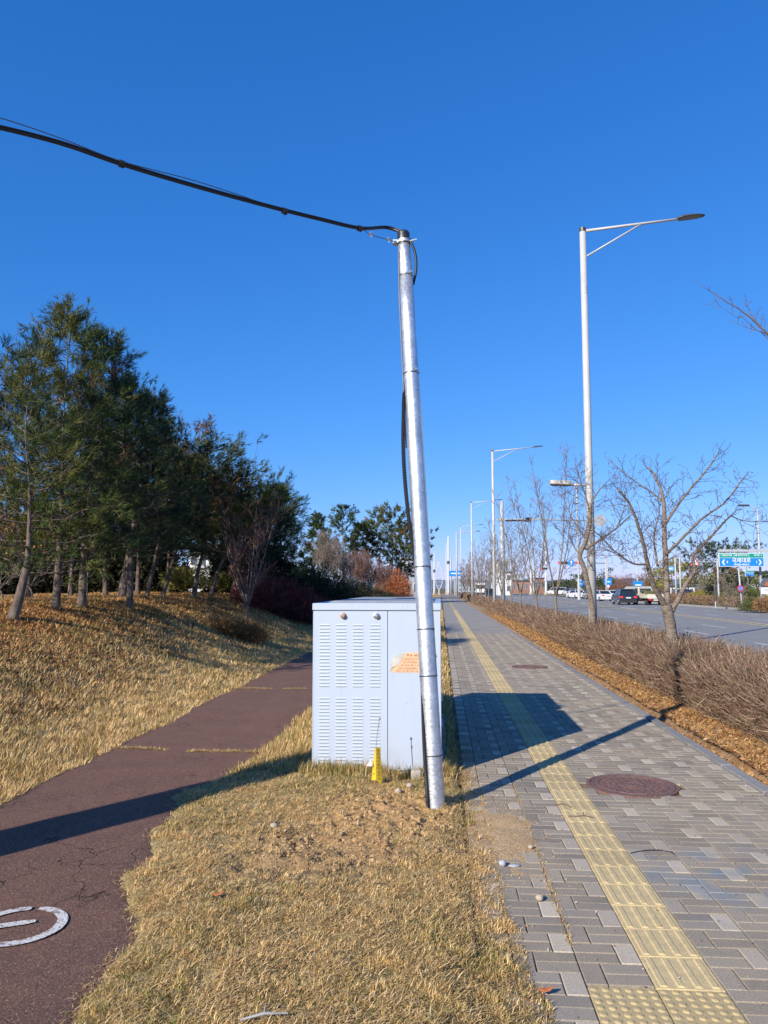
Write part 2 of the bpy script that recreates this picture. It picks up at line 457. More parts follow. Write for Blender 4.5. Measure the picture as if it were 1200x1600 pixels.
build(mk, 'path_marking', worn, kind='structure')

# ------------------------------------------------------------------ paved footway
def bed_mat():
    m, nt, b = base_mat('bedding_sand', 0.95); L = nt.links
    tc = nt.nodes.new('ShaderNodeTexCoord'); n = nt.nodes.new('ShaderNodeTexNoise'); n.inputs['Scale'].default_value = 9; n.inputs['Detail'].default_value = 8
    L.new(tc.outputs['Object'], n.inputs['Vector'])
    r = nt.nodes.new('ShaderNodeValToRGB'); r.color_ramp.elements[0].position = 0.35; r.color_ramp.elements[0].color = (0.05,0.04,0.03,1)
    r.color_ramp.elements[1].position = 0.66; r.color_ramp.elements[1].color = (0.27,0.19,0.11,1)
    L.new(n.outputs['Fac'], r.inputs[0]); L.new(r.outputs[0], b.inputs['Base Color'])
    return m
def slab(name, s0, s1, t0, t1, z, m, kind='structure', ds=2.0):
    ss = axis((s0, s1, ds)); V = []; F_ = []
    for s in ss: V += [P(s, t0, z), P(s, t1, z)]
    for i in range(len(ss)-1): F_.append((2*i, 2*i+1, 2*i+3, 2*i+2))
    return np_obj(name, np.array(V), np.array(F_), m, kind=kind, nv=4)
PAVE_END = 30.0
walk = slab('sidewalk', 1.0, PAVE_END, WALK_L-0.03, WALK_R+0.02, -0.016, bed_mat())
def paver_mat():
    m, nt, b = base_mat('concrete_paver', 0.86); L = nt.links
    b.inputs['Specular IOR Level'].default_value = 0.3
    geo = nt.nodes.new('ShaderNodeNewGeometry')
    at = nt.nodes.new('ShaderNodeAttribute'); at.attribute_name = 'col'           # pale or dark mix of the block
    oi = nt.nodes.new('ShaderNodeObjectInfo'); gi = nt.nodes.new('ShaderNodeNewGeometry')
    ad = nt.nodes.new('ShaderNodeMath'); ad.operation = 'ADD'; L.new(oi.outputs['Random'], ad.inputs[0]); L.new(gi.outputs['Random Per Island'], ad.inputs[1])
    fr = nt.nodes.new('ShaderNodeMath'); fr.operation = 'FRACT'; L.new(ad.outputs[0], fr.inputs[0])
    mr = nt.nodes.new('ShaderNodeMapRange'); mr.inputs['To Min'].default_value = 0.76; mr.inputs['To Max'].default_value = 1.22
    L.new(fr.outputs[0], mr.inputs['Value'])
    n = nt.nodes.new('ShaderNodeTexNoise'); n.inputs['Scale'].default_value = 1.1; n.inputs['Detail'].default_value = 9; n.inputs['Roughness'].default_value = 0.7
    L.new(geo.outputs['Position'], n.inputs['Vector'])
    n2 = nt.nodes.new('ShaderNodeTexNoise'); n2.inputs['Scale'].default_value = 130; n2.inputs['Detail'].default_value = 4
    L.new(geo.outputs['Position'], n2.inputs['Vector'])
    v = nt.nodes.new('ShaderNodeVectorMath'); v.operation = 'SCALE'; L.new(at.outputs['Color'], v.inputs[0]); L.new(mr.outputs[0], v.inputs['Scale'])
    dust = nt.nodes.new('ShaderNodeMapRange'); dust.inputs['From Min'].default_value = 0.38; dust.inputs['From Max'].default_value = 0.72
    dust.inputs['To Max'].default_value = 0.72
    L.new(n.outputs['Fac'], dust.inputs['Value'])
    mx = nt.nodes.new('ShaderNodeMix'); mx.data_type = 'RGBA'; L.new(dust.outputs[0], mx.inputs[0]); L.new(v.outputs[0], mx.inputs[6])
    mx.inputs[7].default_value = (0.38, 0.305, 0.205, 1)
    g = nt.nodes.new('ShaderNodeMapRange'); g.inputs['From Min'].default_value = 0.3; g.inputs['From Max'].default_value = 0.7
    g.inputs['To Min'].default_value = 0.72; g.inputs['To Max'].default_value = 1.24; L.new(n2.outputs['Fac'], g.inputs['Value'])
    v2 = nt.nodes.new('ShaderNodeVectorMath'); v2.operation = 'SCALE'; L.new(mx.outputs[2], v2.inputs[0]); L.new(g.outputs[0], v2.inputs['Scale'])
    # a faint blue paint smear on some blocks
    n3 = nt.nodes.new('ShaderNodeTexNoise'); n3.inputs['Scale'].default_value = 3.0; n3.inputs['Detail'].default_value = 6
    L.new(geo.outputs['Position'], n3.inputs['Vector'])
    ds = nt.nodes.new('ShaderNodeVectorMath'); ds.operation = 'DISTANCE'; L.new(geo.outputs['Position'], ds.inputs[0])
    q = on_plane(1135, 1372, 0); ds.inputs[1].default_value = (q.x, q.y, 0)
    dm = nt.nodes.new('ShaderNodeMapRange'); dm.inputs['From Min'].default_value = 0.1; dm.inputs['From Max'].default_value = 0.85
    dm.inputs['To Min'].default_value = 0.55; dm.inputs['To Max'].default_value = 0; L.new(ds.outputs['Value'], dm.inputs['Value'])
    nm = nt.nodes.new('ShaderNodeMapRange'); nm.inputs['From Min'].default_value = 0.47; nm.inputs['From Max'].default_value = 0.62; L.new(n3.outputs['Fac'], nm.inputs['Value'])
    ml = nt.nodes.new('ShaderNodeMath'); ml.operation = 'MULTIPLY'; L.new(dm.outputs[0], ml.inputs[0]); L.new(nm.outputs[0], ml.inputs[1])
    mx2 = nt.nodes.new('ShaderNodeMix'); mx2.data_type = 'RGBA'; L.new(ml.outputs[0], mx2.inputs[0]); L.new(v2.outputs[0], mx2.inputs[6])
    mx2.inputs[7].default_value = (0.12, 0.20, 0.27, 1)
    L.new(mx2.outputs[2], b.inputs['Base Color'])
    bp = nt.nodes.new('ShaderNodeBump'); bp.inputs['Strength'].default_value = 0.35; bp.inputs['Distance'].default_value = 0.004
    L.new(n2.outputs['Fac'], bp.inputs['Height']); L.new(bp.outputs[0], b.inputs['Normal'])
    return m
pav_m = paver_mat()
LIGHT, DARK = (0.43, 0.37, 0.285), (0.250, 0.212, 0.165)
def paver_geo(w, l, g=0.0028, b=0.004, h=0.03):
    """block w wide (t) and l long (s), centred; top at 0"""
    x, y = w/2-g, l/2-g
    vs = [(-x,-y,-h),(x,-y,-h),(x,y,-h),(-x,y,-h),(-x,-y,-b*0.8),(x,-y,-b*0.8),(x,y,-b*0.8),(-x,y,-b*0.8),
          (-x+b,-y+b,0),(x-b,-y+b,0),(x-b,y-b,0),(-x+b,y-b,0)]
    fs = [(8,9,10,11)]
    for i in range(4):
        j=(i+1)%4; fs += [(i,j,4+j,4+i),(4+i,4+j,8+j,8+i)]
    return vs, fs
def pavers_layout():
    out = []
    U = 0.3
    strip0, strip1 = 0.93, 1.23
    cols = [(WALK_L+0.01, 'edge')]
    def fill(t0, t1, phase):
        t = t0; c = 0
        while t < t1-0.02:
            w = min(U, t1-t); s = 1.4 + ((c*0.1+phase) % 0.4); k = 0
            while s < PAVE_END:
                if w >= 0.28:
                    flip = (k + c) % 2
                    if flip:
                        out.append((s+0.1, t+0.05, 0.1, 0.2, 'D2' if (k//2+c) % 2 else 'D'))
                        out.append((s+0.05, t+0.2, 0.2, 0.1, 'D')); out.append((s+0.15, t+0.2, 0.2, 0.1, 'D'))
                    else:
                        out.append((s+0.1, t+0.25, 0.1, 0.2, 'L'))
                        out.append((s+0.05, t+0.1, 0.2, 0.1, 'D')); out.append((s+0.15, t+0.1, 0.2, 0.1, 'D'))
                else:
                    out.append((s+0.1, t+w/2, w, 0.2, 'D' if k % 2 else 'L'))
                s += 0.2; k += 1
            t += w; c += 1
    fill(WALK_L+0.0, 0.33, 0.0)
    fill(0.33, 0.93, 0.15)
    fill(1.23, WALK_R-0.12, 0.05)
    return out
MH = [(on_plane(988, 1227), 0.385), (on_plane(828, 1042), 0.39)]
DOT_S = 3.63                                  # far edge of the dotted warning tiles
def in_hole(s, t, w, l):
    X, Y, _ = P(s, t)
    for c, r in MH:
        if math.hypot(X-c.x, Y-c.y) < r + 0.02: return True
    if s < DOT_S+0.02 and 0.60 < t < 0.93: return True
    return False
lay = [q for q in pavers_layout() if not in_hole(*q[:4])]
def dist(q):
    X, Y, _ = P(q[0], q[1])
    return Y if abs(X)/max(Y,0.1) < 0.53 and Y > 2.9 else 999
lay.sort(key=dist)
near, rest = lay[:300], lay[300:]
pm_cache = {}
def pav_col(kind): return LIGHT if kind == 'L' else (DARK if kind == 'D' else (0.31,0.265,0.205))
for s, t, w, l, kind in near:
    key = (round(w,3), round(l,3), kind)
    if key not in pm_cache:
        mb = MB(); mb.c = pav_col(kind); mb.add(*paver_geo(w, l))
        o = build(mb, 'paver', pav_m, parent=walk); pm_cache[key] = o.data
        ob = o
    else:
        ob = bpy.data.objects.new('paver', pm_cache[key]); link(ob, walk)
    ob.location = P(s, t, 0.003*nz(s, t, 1, 2.0) + random.uniform(-0.0012, 0.0012))
    ob.rotation_euler = (random.gauss(0, 0.004), random.gauss(0, 0.004), -YAW + random.gauss(0, 0.006))
mb = MB()
for s, t, w, l, kind in rest:
    mb.c = pav_col(kind)
    vs, fs = paver_geo(w, l, b=0.005); a = random.gauss(0, 0.005); zz = 0.003*nz(s, t, 1, 2.0)+random.uniform(-0.0012,0.0012)
    tx, ty = random.gauss(0,0.004), random.gauss(0,0.004)
    mb.add([P(s+y-x*a, t+x+y*a, z+zz+x*tx+y*ty) for x, y, z in vs], fs)
build(mb, 'paver', pav_m, parent=walk, kind='stuff')

# tactile tiles, yellow-ochre concrete
tact_m = mat('ochre_tactile_tile', (0.58, 0.44, 0.215), 0.85, col2=(0.43, 0.335, 0.18), scale=16, detail=9, bump=0.35, bscale=150, rnd=0.13, spec=0.3)
def tile_bar():
    mb = MB(); h = 0.1475
    mb.bbox(-h, h, -h, h, -0.03, 0.0, 0.003)
    for i in range(4):
        x = -0.1125 + i*0.075; w = 0.0175; l = 0.135
        b0 = [(x-w,-l,0.0),(x+w,-l,0.0),(x+w,l,0.0),(x-w,l,0.0)]
        e = 0.006
        b1 = [(x-w+e,-l+e,0.0055),(x+w-e,-l+e,0.0055),(x+w-e,l-e,0.0055),(x-w+e,l-e,0.0055)]
        mb.add(b0+b1, [(4,5,6,7)]+[(i_, (i_+1)%4, 4+(i_+1)%4, 4+i_) for i_ in range(4)])
    return mb
def tile_dot():
    mb = MB(); h = 0.1475
    mb.bbox(-h, h, -h, h, -0.03, 0.0, 0.003)
    for i in range(6):
        for j in range(6):
            x, y = -0.125+i*0.05, -0.125+j*0.05; n = 10; vs = []
            for rr, zz in ((0.0175,0.0),(0.0135,0.0045),(0.007,0.0062)):
                vs += [(x+rr*math.cos(2*math.pi*k/n), y+rr*math.sin(2*math.pi*k/n), zz) for k in range(n)]
            fs = [(a*n+k, a*n+(k+1)%n, (a+1)*n+(k+1)%n, (a+1)*n+k) for a in range(2) for k in range(n)] + [tuple(2*n+k for k in range(n))]
            mb.add(vs, fs)
    return mb
bar_o = dot_o = None
s = DOT_S + 0.15
while s < 60:
    if bar_o is None: ob = bar_o = build(tile_bar(), 'tactile_tile', tact_m, parent=walk)
    else: ob = bpy.data.objects.new('tactile_tile', bar_o.data); link(ob, walk)
    ob.location = P(s, 1.08, 0.001+random.uniform(-0.0012, 0.0012)); ob.rotation_euler = (random.gauss(0,.003), random.gauss(0,.003), -YAW+random.gauss(0,.006))
    s += 0.3
for i in range(5):
    for t in (0.78, 1.08):
        if dot_o is None: ob = dot_o = build(tile_dot(), 'tactile_tile', tact_m, parent=walk)
        else: ob = bpy.data.objects.new('tactile_tile', dot_o.data); link(ob, walk)
        ob.location = P(DOT_S-0.15-0.3*i, t, random.uniform(-0.001, 0.001)); ob.rotation_euler = (0, 0, -YAW)
# kerbstones between footway and planting strip, and along the left edge
kerb_m = mat('granite_kerbstone', (0.185, 0.185, 0.19), 0.8, col2=(0.27,0.25,0.22), scale=7, detail=10, bump=0.4, bscale=120, rnd=0.12)
kb = None
for s_ in range(2, 60):
    if kb is None:
        mb = MB(); mb.bbox(-0.057, 0.057, -0.496, 0.496, -0.12, 0.012, 0.006); kb = build(mb, 'kerbstone', kerb_m, parent=walk); ob = kb
    else: ob = bpy.data.objects.new('kerbstone', kb.data); link(ob, walk)
    ob.location = P(s_+0.5, WALK_R-0.055, random.uniform(-0.002,0.003)); ob.rotation_euler = (0, 0, -YAW+random.gauss(0,.002))
# footway beyond the built blocks
def brick_far(name, c1, c2, mortar):
    m, nt, b = base_mat(name, 0.88); L = nt.links
    tc = nt.nodes.new('ShaderNodeTexCoord'); mp = nt.nodes.new('ShaderNodeMapping'); mp.inputs['Rotation'].default_value = (0,0,YAW)
    L.new(tc.outputs['Object'], mp.inputs[0])
    br = nt.nodes.new('ShaderNodeTexBrick'); br.inputs['Color1'].default_value = (*c1,1); br.inputs['Color2'].default_value = (*c2,1); br.inputs['Mortar'].default_value = (*mortar,1)
    br.inputs['Scale'].default_value = 1; br.inputs['Brick Width'].default_value = 0.2; br.inputs['Row Height'].default_value = 0.1; br.inputs['Mortar Size'].default_value = 0.004
    L.new(mp.outputs[0], br.inputs['Vector'])
    n = nt.nodes.new('ShaderNodeTexNoise'); n.inputs['Scale'].default_value = 0.9; n.inputs['Detail'].default_value = 8; L.new(tc.outputs['Object'], n.inputs['Vector'])
    mr = nt.nodes.new('ShaderNodeMapRange'); mr.inputs['To Min'].default_value = 0.7; mr.inputs['To Max'].default_value = 1.35; L.new(n.outputs['Fac'], mr.inputs['Value'])
    v = nt.nodes.new('ShaderNodeVectorMath'); v.operation = 'SCALE'; L.new(br.outputs['Color'], v.inputs[0]); L.new(mr.outputs[0], v.inputs['Scale'])
    L.new(v.outputs[0], b.inputs['Base Color']); return m
slab('pavement', PAVE_END, 150, WALK_L, WALK_R, 0.0, brick_far('far_paving', (0.25,0.225,0.19), (0.31,0.28,0.235), (0.15,0.13,0.11)))
tile_far = mat('far_tactile', (0.46,0.36,0.20), 0.85, col2=(0.33,0.27,0.18), scale=5, detail=8)
slab('pavement_strip', 60.0, 145, 0.93, 1.23, 0.008, tile_far)

# manhole covers
rust_m = mat('rusty_iron', (0.135, 0.066, 0.056), 0.75, col2=(0.20,0.125,0.10), scale=22, detail=9, bump=0.5, bscale=70, spec=0.3)
lid_c = mat('manhole_mortar', (0.24,0.205,0.16), 0.9, col2=(0.15,0.13,0.11), scale=30)
def manhole(c, r, label):
    e = empty('manhole_cover', (c.x, c.y, 0.0), label, 'manhole cover', 'iron manhole covers in the pavement')
    n = 64
    mb = MB(); vs = []; fs = []
    for k, (rr, z) in enumerate(((r+0.012,-0.03),(r+0.012,0.004),(r-0.02,0.006),(r-0.022,-0.002))):
        vs += [(rr*math.cos(2*math.pi*i/n), rr*math.sin(2*math.pi*i/n), z) for i in range(n)]
    for k in range(3): fs += [(k*n+i, k*n+(i+1)%n, (k+1)*n+(i+1)%n, (k+1)*n+i) for i in range(n)]
    mb.add(vs, fs); fr = build(mb, 'frame', rust_m, parent=e, world_coords=False)
    mb = MB(); vs = []; fs = []
    prof = [(r-0.022,-0.004),(r-0.026,0.004),(r*0.87,0.004),(r*0.86,0.001),(r*0.80,0.001),(r*0.79,0.005),(r*0.765,0.005),(r*0.755,0.001),(r*0.30,0.001),(r*0.29,0.006),(r*0.24,0.006),(r*0.23,0.002),(r*0.14,0.002),(r*0.13,0.007),(0.004,0.007)]
    for rr, z in prof: vs += [(rr*math.cos(2*math.pi*i/n), rr*math.sin(2*math.pi*i/n), z) for i in range(n)]
    for k in range(len(prof)-1): fs += [(k*n+i, k*n+(i+1)%n, (k+1)*n+(i+1)%n, (k+1)*n+i) for i in range(n)]
    # raised tread studs
    mb.add(vs, fs)
    for ring, cnt in ((0.42, 14), (0.55, 20), (0.68, 26)):
        for i in range(cnt):
            a = 2*math.pi*(i+0.5*(cnt % 4 == 0))/cnt; x, y = r*ring*math.cos(a), r*ring*math.sin(a)
            ca, sa = math.cos(a), math.sin(a)
            q = [(x+ca*u-sa*w, y+sa*u+ca*w) for u, w in ((-.014,-.008),(.014,-.008),(.014,.008),(-.014,.008))]
            mb.add([(*p, 0.0) for p in q]+[(*p, 0.0055) for p in q], [(4,5,6,7)]+[(j,(j+1)%4,4+(j+1)%4,4+j) for j in range(4)])
    build(mb, 'lid', rust_m, parent=e, world_coords=False)
manhole(MH[0][0], MH[0][1], 'large rusty round manhole cover just right of the yellow strip, beyond the pole shadow')
manhole(MH[1][0], MH[1][1], 'dark rusty manhole cover farther up the pavement beyond the cabinet shadow')

# ------------------------------------------------------------------ carriageway
road_m = asphalt_mat('grey_asphalt', (0.27, 0.255, 0.235), (0.21, 0.20, 0.185), (0.33,0.33,0.32), crack=False, spscale=60, bump=0.3)
RZ = -0.14
slab('road', -40, 900, ROAD_L, ROAD_R, RZ, road_m)
slab('crossing_road', 152, 176, -120, 5.35, -0.0+0.012, road_m)
slab('junction_road', 152, 176, ROAD_R, 260, RZ+0.16, road_m)
ck_m = mat('concrete_kerb', (0.36,0.35,0.33), 0.85, col2=(0.28,0.26,0.23), scale=4)
def kerb(name, s0, s1, t0, t1):
    mb = MB()
    for i in range(int((s1-s0)/4)):
        a = s0+4*i; mb.box(a, a+3.985, t0, t1, RZ-0.2, 0.012, M=lambda x,y,z: P(x,y,z))
    return build(mb, name, ck_m, kind='structure')
kerb('kerb', -8, 150, ROAD_L-0.18, ROAD_L+0.004)
kerb('kerb', -8, 150, ROAD_R-0.004, ROAD_R+0.18)
def dash(mb, s0, s1, t, w, z=RZ+0.005):
    mb.add([P(s0,t-w/2,z),P(s0,t+w/2,z),P(s1,t+w/2,z),P(s1,t-w/2,z)], [(0,1,2,3)])
mb = MB()
for k in range(-2, 40):
    s0 = 3.0 + 8*k
    if s0 > 140: break
    for t, o in ((8.0, 0.0), (10.75, 5.2), (13.3, 2.3)): dash(mb, s0+o, s0+o+3.4, t, 0.13)
    for t, o in ((18.6, 1.5), (21.9, 4.0)): dash(mb, s0+o, s0+o+3.4, t, 0.14)
dash(mb, -5, 140, 5.8, 0.1)
# arrows on the far lanes
for s0, t in ((70, 17.2), (70, 20.3), (92, 17.2)):
    dash(mb, s0, s0+3.5, t, 0.25); mb.add([P(s0+3.5,t-0.5,RZ+.005),P(s0+3.5,t+0.5,RZ+.005),P(s0+5.3,t,RZ+.005)], [(0,1,2)])
for i in range(14): dash(mb, 144, 149, 6.2+1.3*i, 0.5)
build(mb, 'road_marking', mat('white_road_paint', (0.62,0.62,0.60), 0.8, col2=(0.46,0.46,0.44), scale=6, detail=8), kind='structure')
mb = MB()
for t in (16.0, 16.75): dash(mb, -30, 142, t, 0.16)
for k in range(170):
    s0 = -28+k
    mb.add([P(s0,16.10,RZ+.009),P(s0+0.28,16.10,RZ+.009),P(s0+0.98,16.65,RZ+.009),P(s0+0.7,16.65,RZ+.009)],[(3,2,1,0)])
build(mb, 'centre_marking', yellow_paint, kind='structure')
# pale paved square and footway beyond the road
far_pale = mat('pale_concrete_paving', (0.42,0.40,0.38), 0.9, col2=(0.36,0.34,0.32), scale=0.4)
slab('plaza', 40, 150, 29.0, 48, 0.012, far_pale, ds=8)

# ------------------------------------------------------------------ electrical cabinets
def cab_paint():
    m, nt, b = base_mat('pale_blue_grey_enamel', 0.42); L = nt.links
    tc = nt.nodes.new('ShaderNodeTexCoord')
    n = nt.nodes.new('ShaderNodeTexNoise'); n.inputs['Scale'].default_value = 3.0; n.inputs['Detail'].default_value = 8; n.inputs['Roughness'].default_value = 0.7
    L.new(tc.outputs['Object'], n.inputs['Vector'])
    mp = nt.nodes.new('ShaderNodeMapping'); mp.inputs['Scale'].default_value = (14, 14, 0.9); L.new(tc.outputs['Object'], mp.inputs[0])
    st_ = nt.nodes.new('ShaderNodeTexNoise'); st_.inputs['Scale'].default_value = 2.2; st_.inputs['Detail'].default_value = 5; L.new(mp.outputs[0], st_.inputs['Vector'])
    sx = nt.nodes.new('ShaderNodeSeparateXYZ'); L.new(tc.outputs['Object'], sx.inputs[0])
    low = nt.nodes.new('ShaderNodeMapRange'); low.inputs['From Min'].default_value = 0.55; low.inputs['From Max'].default_value = 0.02
    low.inputs['To Min'].default_value = 0.05; low.inputs['To Max'].default_value = 1.0; L.new(sx.outputs[2], low.inputs['Value'])
    mr = nt.nodes.new('ShaderNodeMapRange'); mr.inputs['From Min'].default_value = 0.45; mr.inputs['From Max'].default_value = 0.75; L.new(n.outputs['Fac'], mr.inputs['Value'])
    mu = nt.nodes.new('ShaderNodeMath'); mu.operation = 'MULTIPLY'; L.new(low.outputs[0], mu.inputs[0]); L.new(mr.outputs[0], mu.inputs[1])
    s2 = nt.nodes.new('ShaderNodeMapRange'); s2.inputs['From Min'].default_value = 0.58; s2.inputs['From Max'].default_value = 0.8; s2.inputs['To Max'].default_value = 0.5; L.new(st_.outputs['Fac'], s2.inputs['Value'])
    ad = nt.nodes.new('ShaderNodeMath'); ad.operation = 'ADD'; ad.use_clamp = True; L.new(mu.outputs[0], ad.inputs[0]); L.new(s2.outputs[0], ad.inputs[1])
    mx = nt.nodes.new('ShaderNodeMix'); mx.data_type = 'RGBA'; mx.inputs[6].default_value = (0.415, 0.478, 0.572, 1); mx.inputs[7].default_value = (0.36, 0.37, 0.38, 1)
    L.new(ad.outputs[0], mx.inputs[0]); L.new(mx.outputs[2], b.inputs['Base Color'])
    n2 = nt.nodes.new('ShaderNodeTexNoise'); n2.inputs['Scale'].default_value = 5; L.new(tc.outputs['Object'], n2.inputs['Vector'])
    bp = nt.nodes.new('ShaderNodeBump'); bp.inputs['Strength'].default_value = 0.15; bp.inputs['Distance'].default_value = 0.01
    L.new(n2.outputs['Fac'], bp.inputs['Height']); L.new(bp.outputs[0], b.inputs['Normal'])
    return m
cabp = cab_paint()
topp = mat('dusty_grey_lid_enamel', (0.30,0.32,0.35), 0.7, col2=(0.22,0.225,0.23), scale=4, detail=9)
hood_shade_m = mat('louvre_hood_shade', (0.13,0.15,0.18), 0.8)  # dark tone for the painted shade line below the louvre hoods
dark_gap = mat('dark_seal', (0.02,0.02,0.022), 0.8)
rusty = mat('rusty_knob', (0.28,0.16,0.09), 0.6, col2=(0.42,0.36,0.32), scale=60, metal=0.4)
steel = mat('bright_bolt_steel', (0.62,0.63,0.65), 0.35, metal=0.9)
streak = mat('rust_streak', (0.55,0.36,0.24), 0.7, col2=(0.60,0.55,0.5), scale=90)
conc = mat('rough_concrete', (0.40,0.36,0.31), 0.92, col2=(0.29,0.25,0.20), scale=12, detail=9, bump=0.5, bscale=50)
CAB_S, CAB_T0, CAB_T1, CAB_Z = 7.36, -1.222, -0.002, 1.60
W = CAB_T1 - CAB_T0
def cabinet(s0, depth, label, front=True):
    # local frame: x to the right, y away from the camera, origin at the front left foot
    X, Y, _ = P(s0, CAB_T0)
    e = empty('electrical_cabinet', (X, Y, 0.0), label, 'electrical cabinet', 'grey electrical cabinets on the verge', rz=-YAW)
    def B(mb, name, m, p=e, **k): return build(mb, name, m, parent=p, world_coords=False, **k)
    mb = MB(); mb.bbox(-0.05, W+0.05, -0.02, depth+0.02, -0.25, 0.045, 0.012); B(mb, 'plinth', conc)
    mb = MB(); mb.box(0.012, W-0.012, 0.016, depth-0.012, 0.045, CAB_Z-0.062); B(mb, 'body', [cabp])
    mb = MB()
    z0, z1 = CAB_Z-0.068, CAB_Z
    mb.bbox(-0.006, W+0.006, -0.016, depth+0.012, z0, z1, 0.006); B(mb, 'lid', cabp)
    mb = MB()   # raised weathered top panel, slightly crowned, and its seam
    x0, x1, y0, y1 = 0.12, W-0.06, 0.10, depth-0.08
    mb.add([(x0,y0,z1+0.0),(x1,y0,z1+0.0),(x1,y1,z1+0.0),(x0,y1,z1+0.0),(x0+.06,y0+.06,z1+0.022),(x1-.06,y0+.06,z1+0.022),(x1-.06,y1-.06,z1+0.022),(x0+.06,y1-.06,z1+0.022)],
           [(4,5,6,7),(0,1,5,4),(1,2,6,5),(2,3,7,6),(3,0,4,7)]); B(mb, 'lid_panel', topp)
    split = W*0.588
    for (a, b, lou) in ((0.0, split-0.002, True), (split+0.002, W, False)):
        mb = MB(); mb.bbox(a, b, -0.004, 0.014, 0.05, CAB_Z-0.074, 0.004); d = B(mb, 'door', cabp)
        if lou and front:
            lm = None
            for cx in (0.155, 0.425, 0.68, 0.945):
                cx = cx*split/1.08
                for zz in [1.215+0.0-i*0.0507 for i in range(-2, 10)] + [1.215-9*0.0507 - (i)*0.0507 for i in range(1, 9)] :
                    pass
            cols = [0.118, 0.288, 0.452, 0.625]      # louvre column centres, fractions of the whole front from the left edge / W
            px_cols = [(218-143)/795.0, (322-143)/795.0, (426-143)/795.0, (533-143)/795.0]
            zs = []
            ytop, ybot = 310.0, 675.0
            n1 = 19
            for i in range(n1): zs.append(ytop + (ybot-ytop)*i/(n1-1))
            for i in range(20): zs.append(748.0 + (1128.0-748.0)*i/19)
            for fx in px_cols:
                for yy in zs:
                    z = CAB_Z - (yy-178.0)/(1178.0-178.0)*(CAB_Z-0.03)
                    if lm is None:
                        mb = MB(); w, h, dp = 0.0505, 0.0120, 0.0030
                        # pressed hood: sloping out towards its open lower edge
                        mb.add([(-w,0,h),(w,0,h),(w,-dp,-h*0.1),(-w,-dp,-h*0.1),(-w+.006,-dp*0.9,-h*0.32),(w-.006,-dp*0.9,-h*0.32),(w-.004,0.0,-h*0.32),(-w+.004,0.0,-h*0.32),(-w-.004,0,-h*.2),(w+.004,0,-h*.2)],
                               [(3,2,1,0),(4,5,2,3),(7,6,5,4),(0,8,3),(1,2,9),(8,7,4,3),(9,2,5,6)])
                        mb.cur = 1; mb.add([(-w+.003,-.0004,-h*.32-.0052),(w-.003,-.0004,-h*.32-.0052),(w-.003,-.0004,-h*.32),(-w+.003,-.0004,-h*.32)],[(0,1,2,3)])  # flat dark strip standing in for the shade beneath the hood
                        lo = B(mb, 'louvre', [cabp, hood_shade_m], p=d); lm = lo.data
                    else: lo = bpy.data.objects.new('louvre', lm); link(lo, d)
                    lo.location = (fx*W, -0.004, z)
        if lou and front:
            for fx in ((332-143)/795.0, (540-143)/795.0):
                z = CAB_Z - (253-178.0)/1000.0*(CAB_Z-0.03)
                mb = MB(); mb.tube([(fx*W,-0.002,z),(fx*W,-0.012,z),(fx*W,-0.013,z),(fx*W,-0.034,z),(fx*W,-0.038,z)], [0.031,0.031,0.024,0.023,0.015], 18)
                mb.box(fx*W-0.016, fx*W+0.016, -0.043, -0.037, z-0.004, z+0.004)
                B(mb, 'knob', rusty if fx < 0.4 else steel, p=d)
                mb = MB(); mb.add([(fx*W-0.004,-0.0055,z-0.028),(fx*W+0.006,-0.0055,z-0.028),(fx*W+0.003,-0.0055,z-0.075)],[(0,2,1)])
                B(mb, 'rust_stain', streak, p=d)
        if not lou and front:
            mb = MB(); fx, z = (727-143)/795*W, CAB_Z-(765-178)/1000*(CAB_Z-.03)
            mb.tube([(fx,-0.003,z),(fx,-0.007,z)], 0.011, 14); B(mb, 'lock', cabp, p=d)
    if front:
        mb = MB(); mb.box(split-0.012, split+0.012, 0.0125, 0.0150, 0.06, CAB_Z-0.08); B(mb, 'door_seal', dark_gap)
        # lock latch tags on the right side
        mb = MB(); mb.box(W-0.012+0.0, W+0.014, 0.22, 0.225, 0.66, 0.74); B(mb, 'latch', mat('white_tag',(0.7,0.72,0.75),0.5))
        for zh in (0.46, 0.16):
            mb = MB(); mb.box(W-0.012, W+0.012, 0.02, 0.32, zh, zh+0.015); B(mb, 'hinge', cabp)
    return e
cab = cabinet(CAB_S, 1.55, 'nearer pale blue-grey electrical cabinet with louvred door and torn orange notice')
cab2 = cabinet(CAB_S+1.55+0.16, 1.6, 'second grey electrical cabinet standing directly behind the louvred one', front=False)

# torn orange notice stuck on the right door
def cabp_pt(fx, fy, off=-0.006):
    """point on the nearer cabinet's front; fx, fy measured on an enlarged crop of the front"""
    x = (fx-143)/795.0*W; z = CAB_Z - (fy-178.0)/1000.0*(CAB_Z-0.03)
    X0, Y0, _ = P(CAB_S, CAB_T0)
    v = Matrix.Rotation(-YAW, 3, 'Z') @ Vector((x, off, z))
    return Vector((X0+v.x, Y0+v.y, v.z))
orange = mat('faded_orange_print', (0.78,0.36,0.20), 0.6, col2=(0.74,0.47,0.28), scale=14)
paper = mat('white_sticker_paper', (0.80,0.76,0.68), 0.7)
ink = mat('faded_dark_ink', (0.30,0.17,0.12), 0.7)
o0 = cabp_pt(640, 590)
nt_ = empty('torn_notice', tuple(o0), 'torn faded orange warning notice peeling off the right door of the nearer cabinet', 'notice')
poly = [(640,590),(633,575),(650,560),(680,543),(695,515),(712,478),(730,472),(905,470),(905,592)]
mb = MB(); mb.add([cabp_pt(x, y, -0.0065) for x, y in poly], [tuple(range(len(poly)-1,-1,-1))]); build(mb, 'printed_sheet', orange, parent=nt_)
mb = MB()
